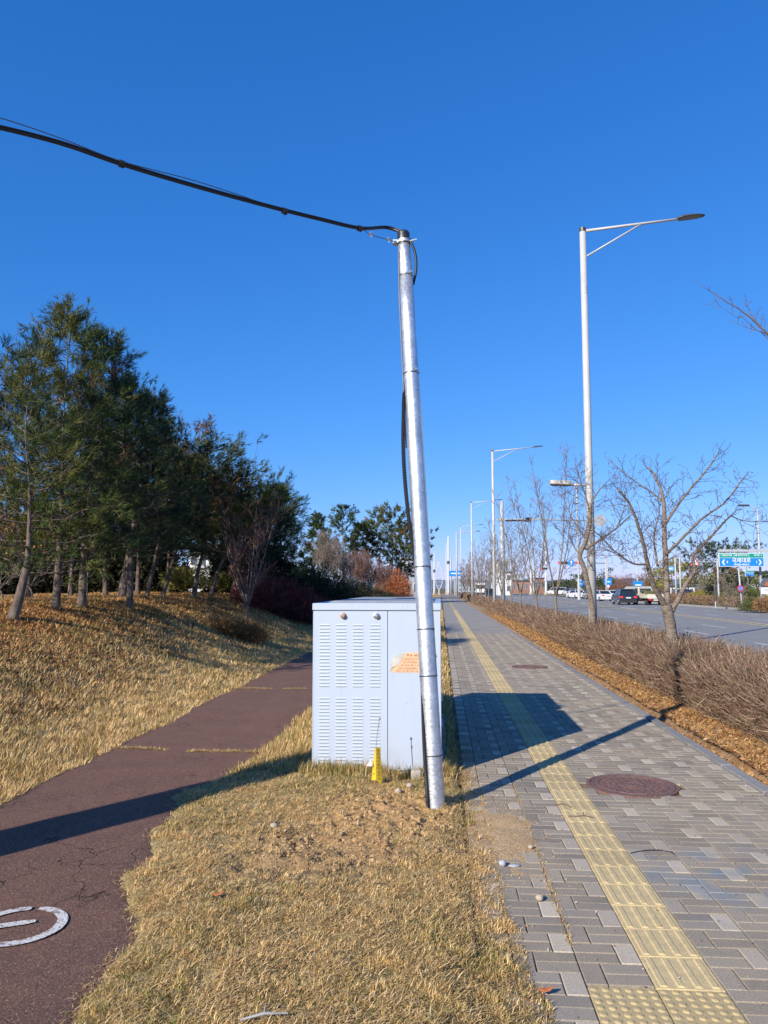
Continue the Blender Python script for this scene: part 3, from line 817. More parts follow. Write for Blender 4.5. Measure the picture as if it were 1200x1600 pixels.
curl = [((712,476),-.0075),((695,515),-.0095),((680,543),-.0095),((640,560),-.012),((625,588),-.0075),((622,560),-.02),((640,520),-.03),((645,498),-.035),((668,486),-.032)]
vs = [cabp_pt(x, y, o) for (x, y), o in curl]; mb.add(vs, [(0,1,8),(1,7,8),(1,2,7),(2,6,7),(2,3,6),(3,5,6),(3,4,5)]); build(mb, 'peeled_corner', paper, parent=nt_)
mb = MB()
rnd_ = random.Random(3)
def glyph_row(mb, x0, x1, y, h, gw, t=2.2):
    x = x0
    while x < x1:
        for _ in range(3):
            a = x+rnd_.uniform(0, gw*0.35); b_ = x+rnd_.uniform(gw*0.55, gw*0.9); yy = y+rnd_.uniform(0, h)
            mb.add([cabp_pt(a,yy,-.0085),cabp_pt(b_,yy,-.0085),cabp_pt(b_,yy+t,-.0085),cabp_pt(a,yy+t,-.0085)],[(0,1,2,3)])
        a = x+rnd_.uniform(0.2,0.7)*gw
        mb.add([cabp_pt(a,y,-.0087),cabp_pt(a+t,y,-.0087),cabp_pt(a+t,y+h,-.0087),cabp_pt(a,y+h,-.0087)],[(0,1,2,3)])
        x += gw*(1.0 if rnd_.random() > 0.22 else 1.7)
glyph_row(mb, 728, 900, 480, 16, 17, 3.0)
for yy, x0 in ((505,712),(524,705),(543,690),(561,675),(576,665)): glyph_row(mb, x0, 900, yy, 9, 9.5, 1.7)
build(mb, 'print_lines', ink, parent=nt_)

# ------------------------------------------------------------------ yellow marker plate with its rod, against the cabinet
yel = mat('yellow_marker_plastic', (0.80,0.52,0.03), 0.45, col2=(0.72,0.45,0.03), scale=10)
blk = mat('black_print', (0.03,0.03,0.03), 0.6)
YD = 6.92
def yp(x, y, d=0.0): return at_depth(x, y, YD+d)
mo = yp(590, 1222)
mo.z = 0.0
mk_ = empty('cable_marker', tuple(mo), 'yellow folded cable marker plate leaning before the cabinet with a thin rod above', 'marker')
mb = MB(); A = yp(587,1168,0.0); Bp = yp(594.0,1168,0.03); Cp = yp(597,1226,-0.02); Dp = yp(587.5,1219,-0.05)
mb.add([A,Bp,Cp,Dp]+[v+Vector((0.002,0.006,0)) for v in (A,Bp,Cp,Dp)], [(3,2,1,0),(4,5,6,7),(0,1,5,4),(1,2,6,5),(2,3,7,6),(3,0,4,7)])
build(mb, 'right_leaf', yel, parent=mk_)
mb = MB(); E = yp(584.8,1171,0.05); G = yp(580.5,1219,0.02)
vs_ = [E, A+Vector((-.001,0.001,0)), Dp+Vector((-.001,0,0)), G]
mb.add(vs_+[v+Vector((0,0.006,0)) for v in vs_], [(3,2,1,0),(4,5,6,7),(0,1,5,4),(1,2,6,5),(2,3,7,6),(3,0,4,7)])
build(mb, 'left_leaf', yel, parent=mk_)
for k, ch in enumerate('전력케이블매설주의'):
    f = (k+0.9)/9.9; c = (A+Bp)/2*(1-f)+(Cp+Dp)/2*f + Vector((0.001,-0.006,0))
    text_mesh(ch, 0.028, blk, mk_, c, rz=R(14))
mb = MB()
for k in range(7):
    f = (k+1.0)/8.5; c = E*(1-f)+G*f; d_ = A*(1-f)+Dp*f; u0 = c+(d_-c)*0.2+Vector((0,-.004,0)); u1 = c+(d_-c)*0.72+Vector((0,-.004,0))
    for q in (0, .006, .012):
        mb.add([u0+Vector((0,0,q)),u1+Vector((0,0,q)),u1+Vector((0,0,q+.0028)),u0+Vector((0,0,q+.0028))],[(0,1,2,3)])
build(mb, 'side_print', blk, parent=mk_)
mb = MB(); pst = [yp(571.5,1198,-.02),yp(577,1196,-.02),yp(581,1198,-.01),yp(580.5,1186,-.01),yp(577,1186,-.015)]
tri = [yp(572.5,1197,-.02),yp(581.5,1197,-.02),yp(579.5,1187,-.015)]
mb.add(tri+[v+Vector((0,.004,0)) for v in tri],[(0,1,2),(5,4,3),(0,3,4,1),(1,4,5,2),(2,5,3,0)]); build(mb, 'warning_triangle', mat('pink_white_sticker',(0.82,0.50,0.52),0.6,col2=(0.85,0.8,0.8),scale=40), parent=mk_)
mb = MB(); mb.tube([yp(586.5,1175,.01), yp(591,1135,.06), yp(593.2,1122.5,.08)], [0.0035,0.0035,0.003], 6); mb.tube([yp(593.0,1124.5,.08), yp(593.4,1121.2,.08)], 0.0075, 8)
mb.tube([yp(591.1,1136,.06), yp(591.6,1133,.06)], 0.006, 8)
build(mb, 'rod', mat('grey_rod_plastic',(0.25,0.26,0.28),0.5), parent=mk_)

# ------------------------------------------------------------------ leaning galvanised pole
def galv():
    m, nt, b = base_mat('galvanised_steel', 0.38, 0.86); L = nt.links
    tc = nt.nodes.new('ShaderNodeTexCoord'); vo = nt.nodes.new('ShaderNodeTexVoronoi'); vo.inputs['Scale'].default_value = 55
    L.new(tc.outputs['Object'], vo.inputs['Vector'])
    n = nt.nodes.new('ShaderNodeTexNoise'); n.inputs['Scale'].default_value = 4; n.inputs['Detail'].default_value = 8; L.new(tc.outputs['Object'], n.inputs['Vector'])
    sc_ = nt.nodes.new('ShaderNodeSeparateColor'); L.new(vo.outputs['Color'], sc_.inputs[0])
    a = nt.nodes.new('ShaderNodeMath'); a.operation = 'MULTIPLY_ADD'; L.new(sc_.outputs[0], a.inputs[0]); a.inputs[1].default_value = 0.35; L.new(n.outputs['Fac'], a.inputs[2])
    r = nt.nodes.new('ShaderNodeValToRGB'); r.color_ramp.elements[0].position = 0.3; r.color_ramp.elements[0].color = (0.50,0.52,0.54,1)
    r.color_ramp.elements[1].position = 0.95; r.color_ramp.elements[1].color = (0.80,0.82,0.84,1); L.new(a.outputs[0], r.inputs[0]); L.new(r.outputs[0], b.inputs['Base Color'])
    rr = nt.nodes.new('ShaderNodeMapRange'); rr.inputs['To Min'].default_value = 0.36; rr.inputs['To Max'].default_value = 0.52; L.new(a.outputs[0], rr.inputs['Value']); L.new(rr.outputs[0], b.inputs['Roughness'])
    mp = nt.nodes.new('ShaderNodeMapping'); mp.inputs['Scale'].default_value = (9, 9, 30); L.new(tc.outputs['Object'], mp.inputs[0])
    n2 = nt.nodes.new('ShaderNodeTexNoise'); n2.inputs['Scale'].default_value = 1.6; n2.inputs['Detail'].default_value = 3; L.new(mp.outputs[0], n2.inputs['Vector'])
    sx = nt.nodes.new('ShaderNodeSeparateXYZ'); L.new(tc.outputs['Object'], sx.inputs[0])
    lw = nt.nodes.new('ShaderNodeMapRange'); lw.inputs['From Min'].default_value = 1.35; lw.inputs['From Max'].default_value = 0.7; lw.inputs['To Min'].default_value = 0.04; lw.inputs['To Max'].default_value = 0.25; L.new(sx.outputs[2], lw.inputs['Value'])
    bp = nt.nodes.new('ShaderNodeBump'); bp.inputs['Distance'].default_value = 0.012; L.new(lw.outputs[0], bp.inputs['Strength']); L.new(n2.outputs['Fac'], bp.inputs['Height']); L.new(bp.outputs[0], b.inputs['Normal'])
    return m
gal = galv()
black_rub = mat('black_cable_sheath', (0.014,0.014,0.016), 0.42, col2=(0.025,0.025,0.028), scale=30)
black_pl = mat('black_corrugated_plastic', (0.018,0.018,0.022), 0.38)
PB = on_plane(681, 1258, 0.04); PY = PB.y
pb = at_depth(681, 1262, PY); ptop = at_depth(630.5, 369, PY+0.38)
AX = (ptop-pb).normalized()
pole = empty('steel_pole', (pb.x, pb.y, 0.0), 'leaning galvanised steel pole in front of the grey cabinet', 'pole')
def ax(y, dx=0.0, dy=0.0):
    """point of the pole's axis that the height y of the enlarged view names"""
    f = (1262-y)/(1262-369.0); p = pb + (ptop-pb)*f
    # solve for the true row
    for _ in range(6):
        d = p - Vector((0,0,CAM_H)); w = d.y*CP + d.z*SP; h = -d.y*SP + d.z*CP; yy = 800 - F*h/w
        f += (yy-y)/893.0; p = pb + (ptop-pb)*f
    return p + Vector((dx, dy, 0))
mb = MB(); base_low = pb - AX*0.25
ys = [1262, 1100, 900, 700, 584, 500, 434]
mb.tube([base_low]+[ax(y) for y in ys], [0.0735]+[0.0735, 0.072, 0.0695, 0.067, 0.0655, 0.063, 0.0605], 32); build(mb, 'lower_tube', gal, parent=pole, smooth=True)
mb = MB(); mb.tube([ax(440), ax(425), ax(412), ax(404), ax(368)], [0.0605,0.0605,0.0605,0.0555,0.0545], 28); build(mb, 'upper_tube', gal, parent=pole, smooth=True)
mb = MB(); mb.tube([ax(383), ax(372), ax(365), ax(362.5)], [0.0565,0.058,0.055,0.045], 24); build(mb, 'cap', black_rub, parent=pole, smooth=False)
band_m = mat('grey_band_steel', (0.12,0.125,0.13), 0.5, metal=0.6)
for y, r in ((432,0.0635),(584,0.069),(886,0.0735),(983,0.0742),(1056,0.0748),(1180,0.0752)):
    mb = MB(); c = ax(y); mb.tube([c-AX*0.005, c+AX*0.005], [r,r], 28)
    mb.box(c.x+r*0.62, c.x+r*0.78, c.y-r*0.75, c.y-r*0.6, c.z-0.007, c.z+0.007)
    if y == 584: mb.tube([c+Vector((r*0.7,-r*0.5,0)), c+Vector((r+0.035,-r*0.6,0.004))], 0.002, 5)
    build(mb, 'strap', band_m, parent=pole, smooth=False)
for y, dx in ((428,0.045),(579,0.043),(768,0.03)):
    mb = MB(); c = ax(y, dx, -0.052); mb.tube([c+Vector((0,0.02,0)), c+Vector((0.004,-0.012,0))], [0.011,0.011], 6); build(mb, 'bolt', steel, parent=pole)
mb = MB(); c = ax(379)
mb.tube([c-AX*0.016, c-AX*0.012, c+AX*0.012, c+AX*0.016], [0.058,0.066,0.066,0.058], 24)
mb.tube([c+Vector((0.055,-0.03,0)), c+Vector((0.115,-0.045,0.008))], 0.008, 8)
mb.box(c.x-0.10, c.x-0.055, c.y-0.03, c.y+0.03, c.z-0.016, c.z+0.016)
mb.tube([c+Vector((-0.085,-0.05,0)), c+Vector((-0.085,0.05,0))], 0.009, 8)
build(mb, 'clamp', gal, parent=pole)
# thin cables strapped to the pole's left, from the clamp down
mb = MB(); mb.tube([ax(395,-0.055,-0.035), ax(435,-0.062,-0.035), ax(470,-0.07,-0.02), ax(600,-0.076,-0.01), ax(700,-0.078,0.0)], 0.006, 6); build(mb, 'wire', mat('grey_wire',(0.16,0.17,0.2),0.5), parent=pole, smooth=True)
mb = MB(); mb.tube([ax(588,0.06,-0.03), ax(700,0.064,-0.035), ax(880,0.067,-0.033), ax(980,0.066,-0.03), ax(1056,0.067,-0.03)], 0.0035, 6); build(mb, 'wire', MATS['grey_wire'], parent=pole, smooth=True)
# corrugated conduit
def smooth_path(pts, n):
    pts = [Vector(p) for p in pts]; out = []
    ext = [pts[0]*2-pts[1]]+pts+[pts[-1]*2-pts[-2]]
    seg = len(pts)-1
    for i in range(n+1):
        u = i/n*seg; k = min(int(u), seg-1); f = u-k; p0,p1,p2,p3 = ext[k:k+4]
        out.append(0.5*((2*p1)+(p2-p0)*f+(2*p0-5*p1+4*p2-p3)*f*f+(3*p1-p0-3*p2+p3)*f**3))
    return out
cpx = [(634,598,.02),(631.5,620,-.02),(630.5,650,-.03),(630,690,-.03),(632,740,-.03),(637,795,-.03),(643,840,-.03),(649,880,-.02),(653,940,0.0),(657,1000,0.0),(660,1050,-.01),(661,1100,-.03),(662.5,1150,-.045),(665,1200,-.05),(668.5,1254,-.05)]
cp_ = [at_depth(x, y, PY+d+0.38*(1257-y)/888.0) for x, y, d in cpx]; cp_.append(cp_[-1]+Vector((0.01,0,-0.12)))
pp = smooth_path(cp_, 640)
mb = MB(); mb.tube(pp, [0.0185 if (i % 2) else 0.0148 for i in range(len(pp))], 8); build(mb, 'conduit', black_pl, parent=pole)

# ------------------------------------------------------------------ overhead cable and the unseen concrete pole added to hold it and cast a shadow
UP = Vector((-4.96, 2.63, 0.0)); A0 = Vector((0.16, PY+0.38, 0))
def on_span(x, y, off=0.0):
    r = ray(x, y); n = Vector((UP.y-A0.y, -(UP.x-A0.x), 0)); k = n.dot(A0)/n.dot(r)
    return Vector((r.x*k, r.y*k, CAM_H+r.z*k))
cpts = [on_span(*q) for q in ((-160,165),(0,200),(100,226),(190,257),(300,290),(420,323),(500,343),(562,357))]
u_top = Vector((UP.x, UP.y, 6.0))
PT = PY+0.38
tail = [at_depth(603,356,PT), at_depth(627,364,PT), at_depth(641,377,PT-.03), at_depth(649,398,PT-.03), at_depth(650,422,PT-.02), at_depth(645.5,445,PT+.0)]
path_ = smooth_path([u_top+Vector((0.1,0.1,-0.5))]+cpts+tail, 150)
cab_e = empty('overhead_cable', tuple(cpts[-1]), 'black overhead cable sagging from the upper left to the steel pole top', 'cable')
mb = MB(); mb.tube(path_, 0.0125, 8); build(mb, 'sheath', black_rub, parent=cab_e, smooth=True)
pb2 = [p+Vector((0.008,-0.008,0.011)) for p in path_[:118]]
mb = MB(); mb.tube(pb2, 0.0055, 6); build(mb, 'sheath', black_rub, parent=cab_e, smooth=True)
mw = [u_top+Vector((0.1,0.1,-0.3))]+[on_span(*q) for q in ((-160,138),(0,184),(95,216),(190,252),(310,284),(440,327),(500,344),(560,356),(580,367),(612,376))]+[ax(380,-0.08,0)]
mb = MB(); mb.tube(smooth_path(mw, 90), 0.0035, 6); build(mb, 'messenger_wire', band_m, parent=cab_e, smooth=True)
for q in ((190,256),(445,330),(562,357)):
    c = on_span(*q); mb = MB(); d = (UP-A0).normalized(); mb.tube([c-d*0.018, c+d*0.018], 0.026, 10)
    if q[0] == 445: mb.tube([c+Vector((-.02,0,.05)), c, c+Vector((0.0,0,-.05))], 0.002, 4)
    build(mb, 'clip', black_rub, parent=cab_e)
for q in ((580,366),(607,374)):
    c = on_span(*q); mb = MB(); d = (A0-UP).normalized()
    mb.tube([c-d*0.02, c, c+d*0.02], [0.012,0.016,0.01], 8); mb.tube([c+Vector((0,0,-.03)), c+Vector((0,0,.02))], 0.007, 6); build(mb, 'turnbuckle', steel, parent=cab_e)
up_m = mat('spun_concrete', (0.38,0.36,0.33), 0.85, col2=(0.30,0.28,0.25), scale=5)
up = empty('shadow_caster_pole', tuple(UP), 'thick grey concrete pole added beyond the left edge to cast the path shadow and carry the cable', 'pole')
mb = MB(); mb.tube([UP-Vector((0,0,0.5)), UP, u_top+Vector((0,0,0.15))], [0.30,0.29,0.25], 24); build(mb, 'shaft', up_m, parent=up, smooth=True)  # unseen; made this thick for the wide shadow band across the path
mb = MB(); mb.tube([u_top-Vector((0,0,0.55)), u_top-Vector((0,0,0.45))], [0.265,0.265], 24); build(mb, 'collar', band_m, parent=up)

# ------------------------------------------------------------------ street lamps
lamp_m = mat('pale_grey_pole_paint', (0.50,0.49,0.47), 0.5, col2=(0.43,0.42,0.40), scale=2.5, detail=7)
lamp_dark = mat('dark_lamp_housing', (0.06,0.058,0.055), 0.45)
lens = mat('lamp_glass', (0.16,0.15,0.13), 0.2)
def street_lamp(X, Y, h=12.0, arm=2.75, label='', ped=False, z0=0.0, direc=None):
    e = empty('street_lamp', (X, Y, z0), label, 'street lamp', 'street lamps along the planting strip')
    B = lambda mb, n, m, p=e, sm_=False: build(mb, n, m, parent=p, smooth=sm_)
    o = Vector((X, Y, z0)); a = Vector(direc) if direc else Vector((CA, -SA, 0))
    mb = MB(); mb.tube([o-Vector((0,0,.2)), o+Vector((0,0,h*0.45)), o+Vector((0,0,h-0.02))], [0.125,0.105,0.088], 16); B(mb, 'pole', lamp_m, sm_=True)
    mb = MB(); mb.tube([o+Vector((0,0,h-1.95)), o+Vector((0,0,h-1.72))], 0.097, 16); B(mb, 'collar', lamp_m)
    t0 = o+Vector((0,0,h-0.05)); t1 = o+a*arm+Vector((0,0,h+0.22))
    mb = MB(); mb.tube([t0+a*0.06, t0+(t1-t0)*0.5, t1], [0.042,0.038,0.034], 10); B(mb, 'arm', lamp_m, sm_=True)
    mb = MB(); mb.tube([o+a*0.09+Vector((0,0,h-0.82)), t0+(t1-t0)*0.62], 0.026, 8); B(mb, 'brace', lamp_m, sm_=True)
    mb = MB(); mb.tube([t0-Vector((0,0,.02)), t0+Vector((0,0,.09))], [0.10,0.095], 14); B(mb, 'cap', lamp_dark)
    d = (t1-t0).normalized(); side = Vector((-a.y, a.x, 0)); upv = side.cross(d)*-1
    if upv.z < 0: upv = -upv
    def head(c0, L_, w, h_, name, m1, m2, dd, sd, uu):
        ss = [(0,0.35,0.5),(0.06,0.6,0.7),(0.18,0.95,1),(0.5,1,1),(0.8,0.85,0.7),(0.95,0.55,0.35),(1.0,0.25,0.12)]
        vs=[]; n=10
        for f, ww, hh in ss:
            c = c0+dd*(L_*f)
            for j in range(n):
                q = math.pi*j/(n-1); vs.append(c+sd*(math.cos(q)*w*ww)+uu*(math.sin(q)*h_*hh))
        fs=[]
        for i in range(len(ss)-1):
            for j in range(n-1): fs.append((i*n+j,i*n+j+1,(i+1)*n+j+1,(i+1)*n+j))
            fs.append((i*n+n-1,i*n,(i+1)*n,(i+1)*n+n-1))
        fs += [tuple(range(n-1,-1,-1)), tuple((len(ss)-1)*n+j for j in range(n))]
        hmb = MB(); hmb.add(vs, fs); hd = build(hmb, 'lamp_head', m1, parent=e)
        lmb = MB(); vs=[]
        for f, ww in ((0.14,0.75),(0.3,0.85),(0.6,0.85),(0.86,0.6)):
            c = c0+dd*(L_*f)-uu*0.006; vs += [c+sd*w*ww, c-sd*w*ww]
        lmb.add(vs, [(0,1,3,2),(2,3,5,4),(4,5,7,6)]); build(lmb, 'lens', m2, parent=hd)
    head(t1-d*0.06, 0.80, 0.16, 0.085, 'lamp_head', lamp_dark, lens, d, side, upv)
    if ped:
        z = ped; l = -a
        c = o+Vector((0,0,z)); mb = MB(); mb.tube([c+l*0.09, c+l*0.55+Vector((0,0,.03))], 0.032, 8); B(mb, 'side_arm', lamp_m, sm_=True)
        c1 = c+l*0.48+Vector((0,0,.035))
        hm = MB(); q = lambda x,y,zz: c1+l*x+side*y+Vector((0,0,zz+0.04*x))
        hm.prism([(0,-.09),(.12,-.15),(.55,-.16),(.62,-.13),(.62,.13),(.55,.16),(.12,.15),(0,.09)], -0.02, 0.085, M=lambda x,y,zz: q(x,y,zz))
        hd = B(hm, 'side_lamp', lamp_m)
        lm_ = MB(); lm_.prism([(0.04,-.08),(.14,-.13),(.56,-.14),(.56,.14),(.14,.13),(0.04,.08)], -0.05, -0.022, M=lambda x,y,zz: q(x,y,zz)); build(lm_, 'lens', lamp_dark, parent=hd)
    return e
def bx_(x, Y): return ((x-600)/F*Y/1.005)
# nearest lamp
street_lamp(bx_(925, 21.5), 21.5, h=12.15, arm=2.75, label='tall pale street lamp with a side lamp, nearest one rising behind the planting strip', ped=4.62)
street_lamp(bx_(772.5, 57.6), 57.6, h=12.1, arm=3.1, label='second street lamp along the hedge, behind the slender bare trees')
street_lamp(bx_(738, 93), 93, h=12.1, arm=3.1, label='third street lamp along the hedge, thinner and farther off')
street_lamp(bx_(721, 130), 130, h=12.1, arm=3.1, label='fourth and faintest street lamp at the far end of the hedge row')

# ------------------------------------------------------------------ grass, litter, soil
def blades(name, base, length, width, az, lean, col, m, seg=True, kind='stuff', parent=None, curl=0.6):
    """each blade: a bent strip of a quad and a tip triangle (seg) or one triangle"""
    N = len(base); d = np.stack([np.cos(az), np.sin(az), np.zeros(N)], 1); p = np.stack([-np.sin(az+0.4), np.cos(az+0.4), np.zeros(N)], 1)
    L = length[:,None]; w = width[:,None]/2; ln = lean[:,None]
    up = np.array([0,0,1.0])[None,:]
    tip_dir = d*np.sin(ln) + up*np.cos(ln)
    if not seg:
        V = np.stack([base-p*w, base+p*w, base+tip_dir*L], 1).reshape(-1,3); C = np.repeat(col, 3, 0)
        F_ = np.arange(3*N).reshape(-1,3)
        return np_obj(name, V, F_, m, col=C, kind=kind, parent=parent)
    mid_dir = d*np.sin(ln*(1-curl)) + up*np.cos(ln*(1-curl))
    mid = base + mid_dir*L*0.5; l2 = np.minimum(ln*(1+curl), 1.9)
    tip = mid + (d*np.sin(l2)+up*np.cos(l2))*L*0.5
    V = np.stack([base-p*w, base+p*w, mid-p*w*0.8, mid+p*w*0.8, tip], 1).reshape(-1,3)
    i = np.arange(N)[:,None]*5
    F_ = (i[:,:,None] + np.array([[0,1,3],[0,3,2],[2,3,4]])[None]).reshape(-1,3)
    return np_obj(name, V, F_, m, col=np.repeat(col, 5, 0), kind=kind, parent=parent)
grass_m = attr_mat('grass_blade', 0.75, 0.06, 8, trans=0.22, spec=0.25)
leaf_m = attr_mat('dry_leaf', 0.8, 0.2, 60, trans=0.15, spec=0.2)
STRAW = np.array([(0.62,0.455,0.215),(0.74,0.57,0.30),(0.48,0.335,0.15),(0.27,0.175,0.075),(0.82,0.67,0.42),(0.34,0.29,0.085),(0.15,0.10,0.05)])
def straw_cols(N, green, rg=rng):
    pr = np.array([.27,.22,.2,.1,.09,.08,.04]); k = rg.choice(7, N, p=pr)
    c = STRAW[k]*(0.75+0.5*rg.random((N,1)))
    g = (rg.random(N) < green)[:,None]
    gc = np.array([0.17,0.19,0.055])*(0.7+0.7*rg.random((N,1)))
    return np.where(g, gc, c)*np.array([1.07,0.97,0.87])
def scatter(N, s0, s1, tfun, keep, power=0.0):
    """random (s,t); density falls as 1/s^power"""
    u = rng.random(N)
    if power == 0: s = s0+(s1-s0)*u
    elif power == 1: s = s0*(s1/s0)**u
    else:
        q = 1-power; s = (s0**q+(s1**q-s0**q)*u)**(1/q)
    t = np.array([a+(b-a)*v for (a, b), v in zip((tfun(x) for x in s), rng.random(N))])
    k = np.array([keep(a, b) for a, b in zip(s, t)]) > rng.random(N)
    return s[k], t[k]
def world_pts(s, t, dz=0.0):
    return np.array([P(a, b, ground_h(a, b)+dz) for a, b in zip(s, t)])
def near_pole(s, t): return bare(s, t)
def patchy(s, t): return math.exp(-((math.hypot((s-5.0)*1.0, t+0.95))/0.5)**2)
def in_cab(s, t):
    return CAB_S-0.03 < s < CAB_S+3.4 and CAB_T0-0.04 < t < CAB_T1+0.04
def strip_edge(s):
    l, r = path_edges(s)
    return (r-0.05, WALK_L+0.03+0.10*abs(nz(s, 1, 2, 1.3))+0.05*abs(nz(s,1,7,6.0))+0.22*sm(4.9, 3.0, s))
def keep_strip(s, t):
    if in_cab(s, t): return 0
    k = 1 - 0.90*near_pole(s, t); k *= 1 - 0.85*patchy(s, t)
    n = fbm(s, t, 0, 3.5); k *= 0.30 + 0.70*sm(-0.30, 0.22, n); k *= 0.35+0.65*sm(-0.42,-0.05,fbm(s,t,9,9.0))
    l, r = path_edges(s)
    k *= sm(-0.06, 0.16, t-r)*0.8+0.2*(t > r-0.05)
    if t > WALK_L+0.02: k *= 0.5 + 0.5*sm(-0.2,0.3,nz(s,t,3,4.0))
    return k
def green_amt(s, t):
    g = 0.05 + 0.35*sm(0.1, 0.5, nz(s, t, 6.6, 1.6))
    g += 0.35*math.exp(-((s-7.2)/0.35)**2)*(t < 0.0) + 0.25*sm(3.9, 3.2, s)*sm(-1.6, -0.3, t)
    return min(0.6, g)
def lift(s, t, p):
    m = (t > WALK_L-0.10); p[m,2] = np.maximum(p[m,2], 0.0); return p
def tuft_az(s, t, N, spread=1.7):
    a = np.array([6.0*fbm(x, y, 11.0, 2.2) for x, y in zip(s, t)])
    return a + rng.normal(0, spread, N)
# near turf between path and pavement
s, t = scatter(520000, 2.75, 7.6, strip_edge, keep_strip, 1)
N = len(s); g = np.array([green_amt(a, b) for a, b in zip(s, t)])
cn = 0.8*np.array([fbm(a, b, 2.0, 8.5) for a, b in zip(s, t)])          # standing clumps between matted hollows; also paints shade into the hollows' blade colour
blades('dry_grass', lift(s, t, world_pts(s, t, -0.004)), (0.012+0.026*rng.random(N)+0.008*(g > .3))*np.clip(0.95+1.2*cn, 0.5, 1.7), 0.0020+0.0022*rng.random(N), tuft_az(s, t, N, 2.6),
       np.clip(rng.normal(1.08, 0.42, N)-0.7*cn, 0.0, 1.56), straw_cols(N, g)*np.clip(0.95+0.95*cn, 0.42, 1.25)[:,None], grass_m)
# longer blades by the cabinet's foot and edges, and strays lying on path, soil and pavers
s, t = scatter(130000, 2.8, 9.0, lambda s_: (path_edges(s_)[1]-0.10, WALK_L+0.16), lambda a, b: 0 if in_cab(a, b) else 0.9*(1-0.72*near_pole(a,b))*(1-0.6*patchy(a,b))*(0.25+0.75*sm(-.3,.3,fbm(a,b,4,5.0)))*(0.35 if b < path_edges(a)[1]-0.02 or b > WALK_L+0.1+0.2*sm(4.9,3.0,a) else 1), 1)
N = len(s); blades('loose_straw', lift(s, t, world_pts(s, t, 0.012)), 0.014+0.06*rng.random(N)**2.5, 0.0022+0.0018*rng.random(N), rng.random(N)*6.28,
       np.clip(rng.normal(1.30, 0.2, N), 0.6, 1.56), straw_cols(N, 0.02), grass_m, curl=0.15)
def foot(s_): return (CAB_T0-0.12, CAB_T1+0.15)
s = CAB_S - 0.02 - np.abs(rng.normal(0, 0.09, 5200)); t = CAB_T0-0.1 + (W+0.22)*rng.random(5200)
k = np.array([not (b > -0.55 and b < -0.15 and rng.random() < 0.5) for b in t]); s, t = s[k], t[k]; N = len(s)
blades('tall_grass', world_pts(s, t, -0.01), 0.05+0.12*rng.random(N)**2, 0.003+0.002*rng.random(N), rng.random(N)*6.28, np.clip(rng.normal(0.45,0.3,N),0,1.3), straw_cols(N, 0.45), grass_m)
# strips beside and beyond the cabinets
s, t = scatter(150000, 7.3, 60, lambda s_: (path_edges(s_)[1]-0.06, WALK_L+0.06), lambda a, b: 0 if in_cab(a, b) else 0.6+0.4*sm(-.3,.3,fbm(a,b,0,2)), 1.6)
N = len(s); blades('verge_grass', world_pts(s, t, -0.004), 0.04+0.07*rng.random(N), 0.004+0.0011*s*rng.random(N), rng.random(N)*6.28,
       np.clip(rng.normal(0.75, 0.35, N), 0, 1.5), straw_cols(N, 0.22), grass_m, seg=False)
# seams of grass across the cycle path
mb_s, mb_t = [], []
for s_a, s_b in ((on_plane(250, 1180).y*1.0+0.08, on_plane(350, 1186).y+0.13), (13.3, 13.4), (18.6, 18.7), (20.3, 20.4)):
    n = 2600; u = rng.random(n); l = PATH_L; r = PATH_R
    tt = l + (r-l)*u; ss = s_a+(s_b-s_a)*u + 0.03*np.sin(u*9) + rng.normal(0, 0.014, n)
    kk = np.array([nz(x*3, y*3, 5) > -0.25 for x, y in zip(ss, tt)]); mb_s.append(ss[kk]); mb_t.append(tt[kk])
s = np.concatenate(mb_s); t = np.concatenate(mb_t); N = len(s)
blades('seam_grass', np.array([P(a, b, 0.008) for a, b in zip(s, t)]), 0.02+0.035*rng.random(N), 0.004+0.003*rng.random(N), rng.random(N)*6.28, np.clip(rng.normal(1.15,0.25,N),0.2,1.5), straw_cols(N, 0.1), grass_m, seg=False)
# bank turf left of the path
def keep_bank(s, t):
    d = PATH_L - t; k = 0.55+0.45*sm(-0.35, 0.3, fbm(s, t, 0, 2.4))
    if d < 0.1: k *= 0.7
    return k*(1 - 0.5*sm(2.6, 4.2, d+0.6*nz(s, t, 2, 0.8)))
s, t = scatter(460000, 5.6, 48, lambda s_: (-4.2-0.62*s_ if s_ < 14 else -13, path_edges(s_)[0]+0.07), keep_bank, 1.55)
N = len(s)
g = np.array([0.04+0.16*sm(0.05, 0.45, nz(a, b, 8.1, 0.8)) + 0.35*sm(1.6,2.8,PATH_L-b)*sm(0.0,0.4,nz(a,b,2.1,1.3)) for a, b in zip(s, t)])
cc = straw_cols(N, g)
dd = np.array([sm(1.8, 3.6, PATH_L-b) for b in t])[:,None]
cc = cc*(1-dd*np.array([0.10,0.24,0.38]))
blades('bank_grass', world_pts(s, t, -0.006), (0.04+0.06*rng.random(N))*(1+0.012*s), 0.0042+0.00085*s, tuft_az(s, t, N, 1.3),
       np.clip(rng.normal(0.85, 0.36, N), 0, 1.5), cc, grass_m, seg=False)
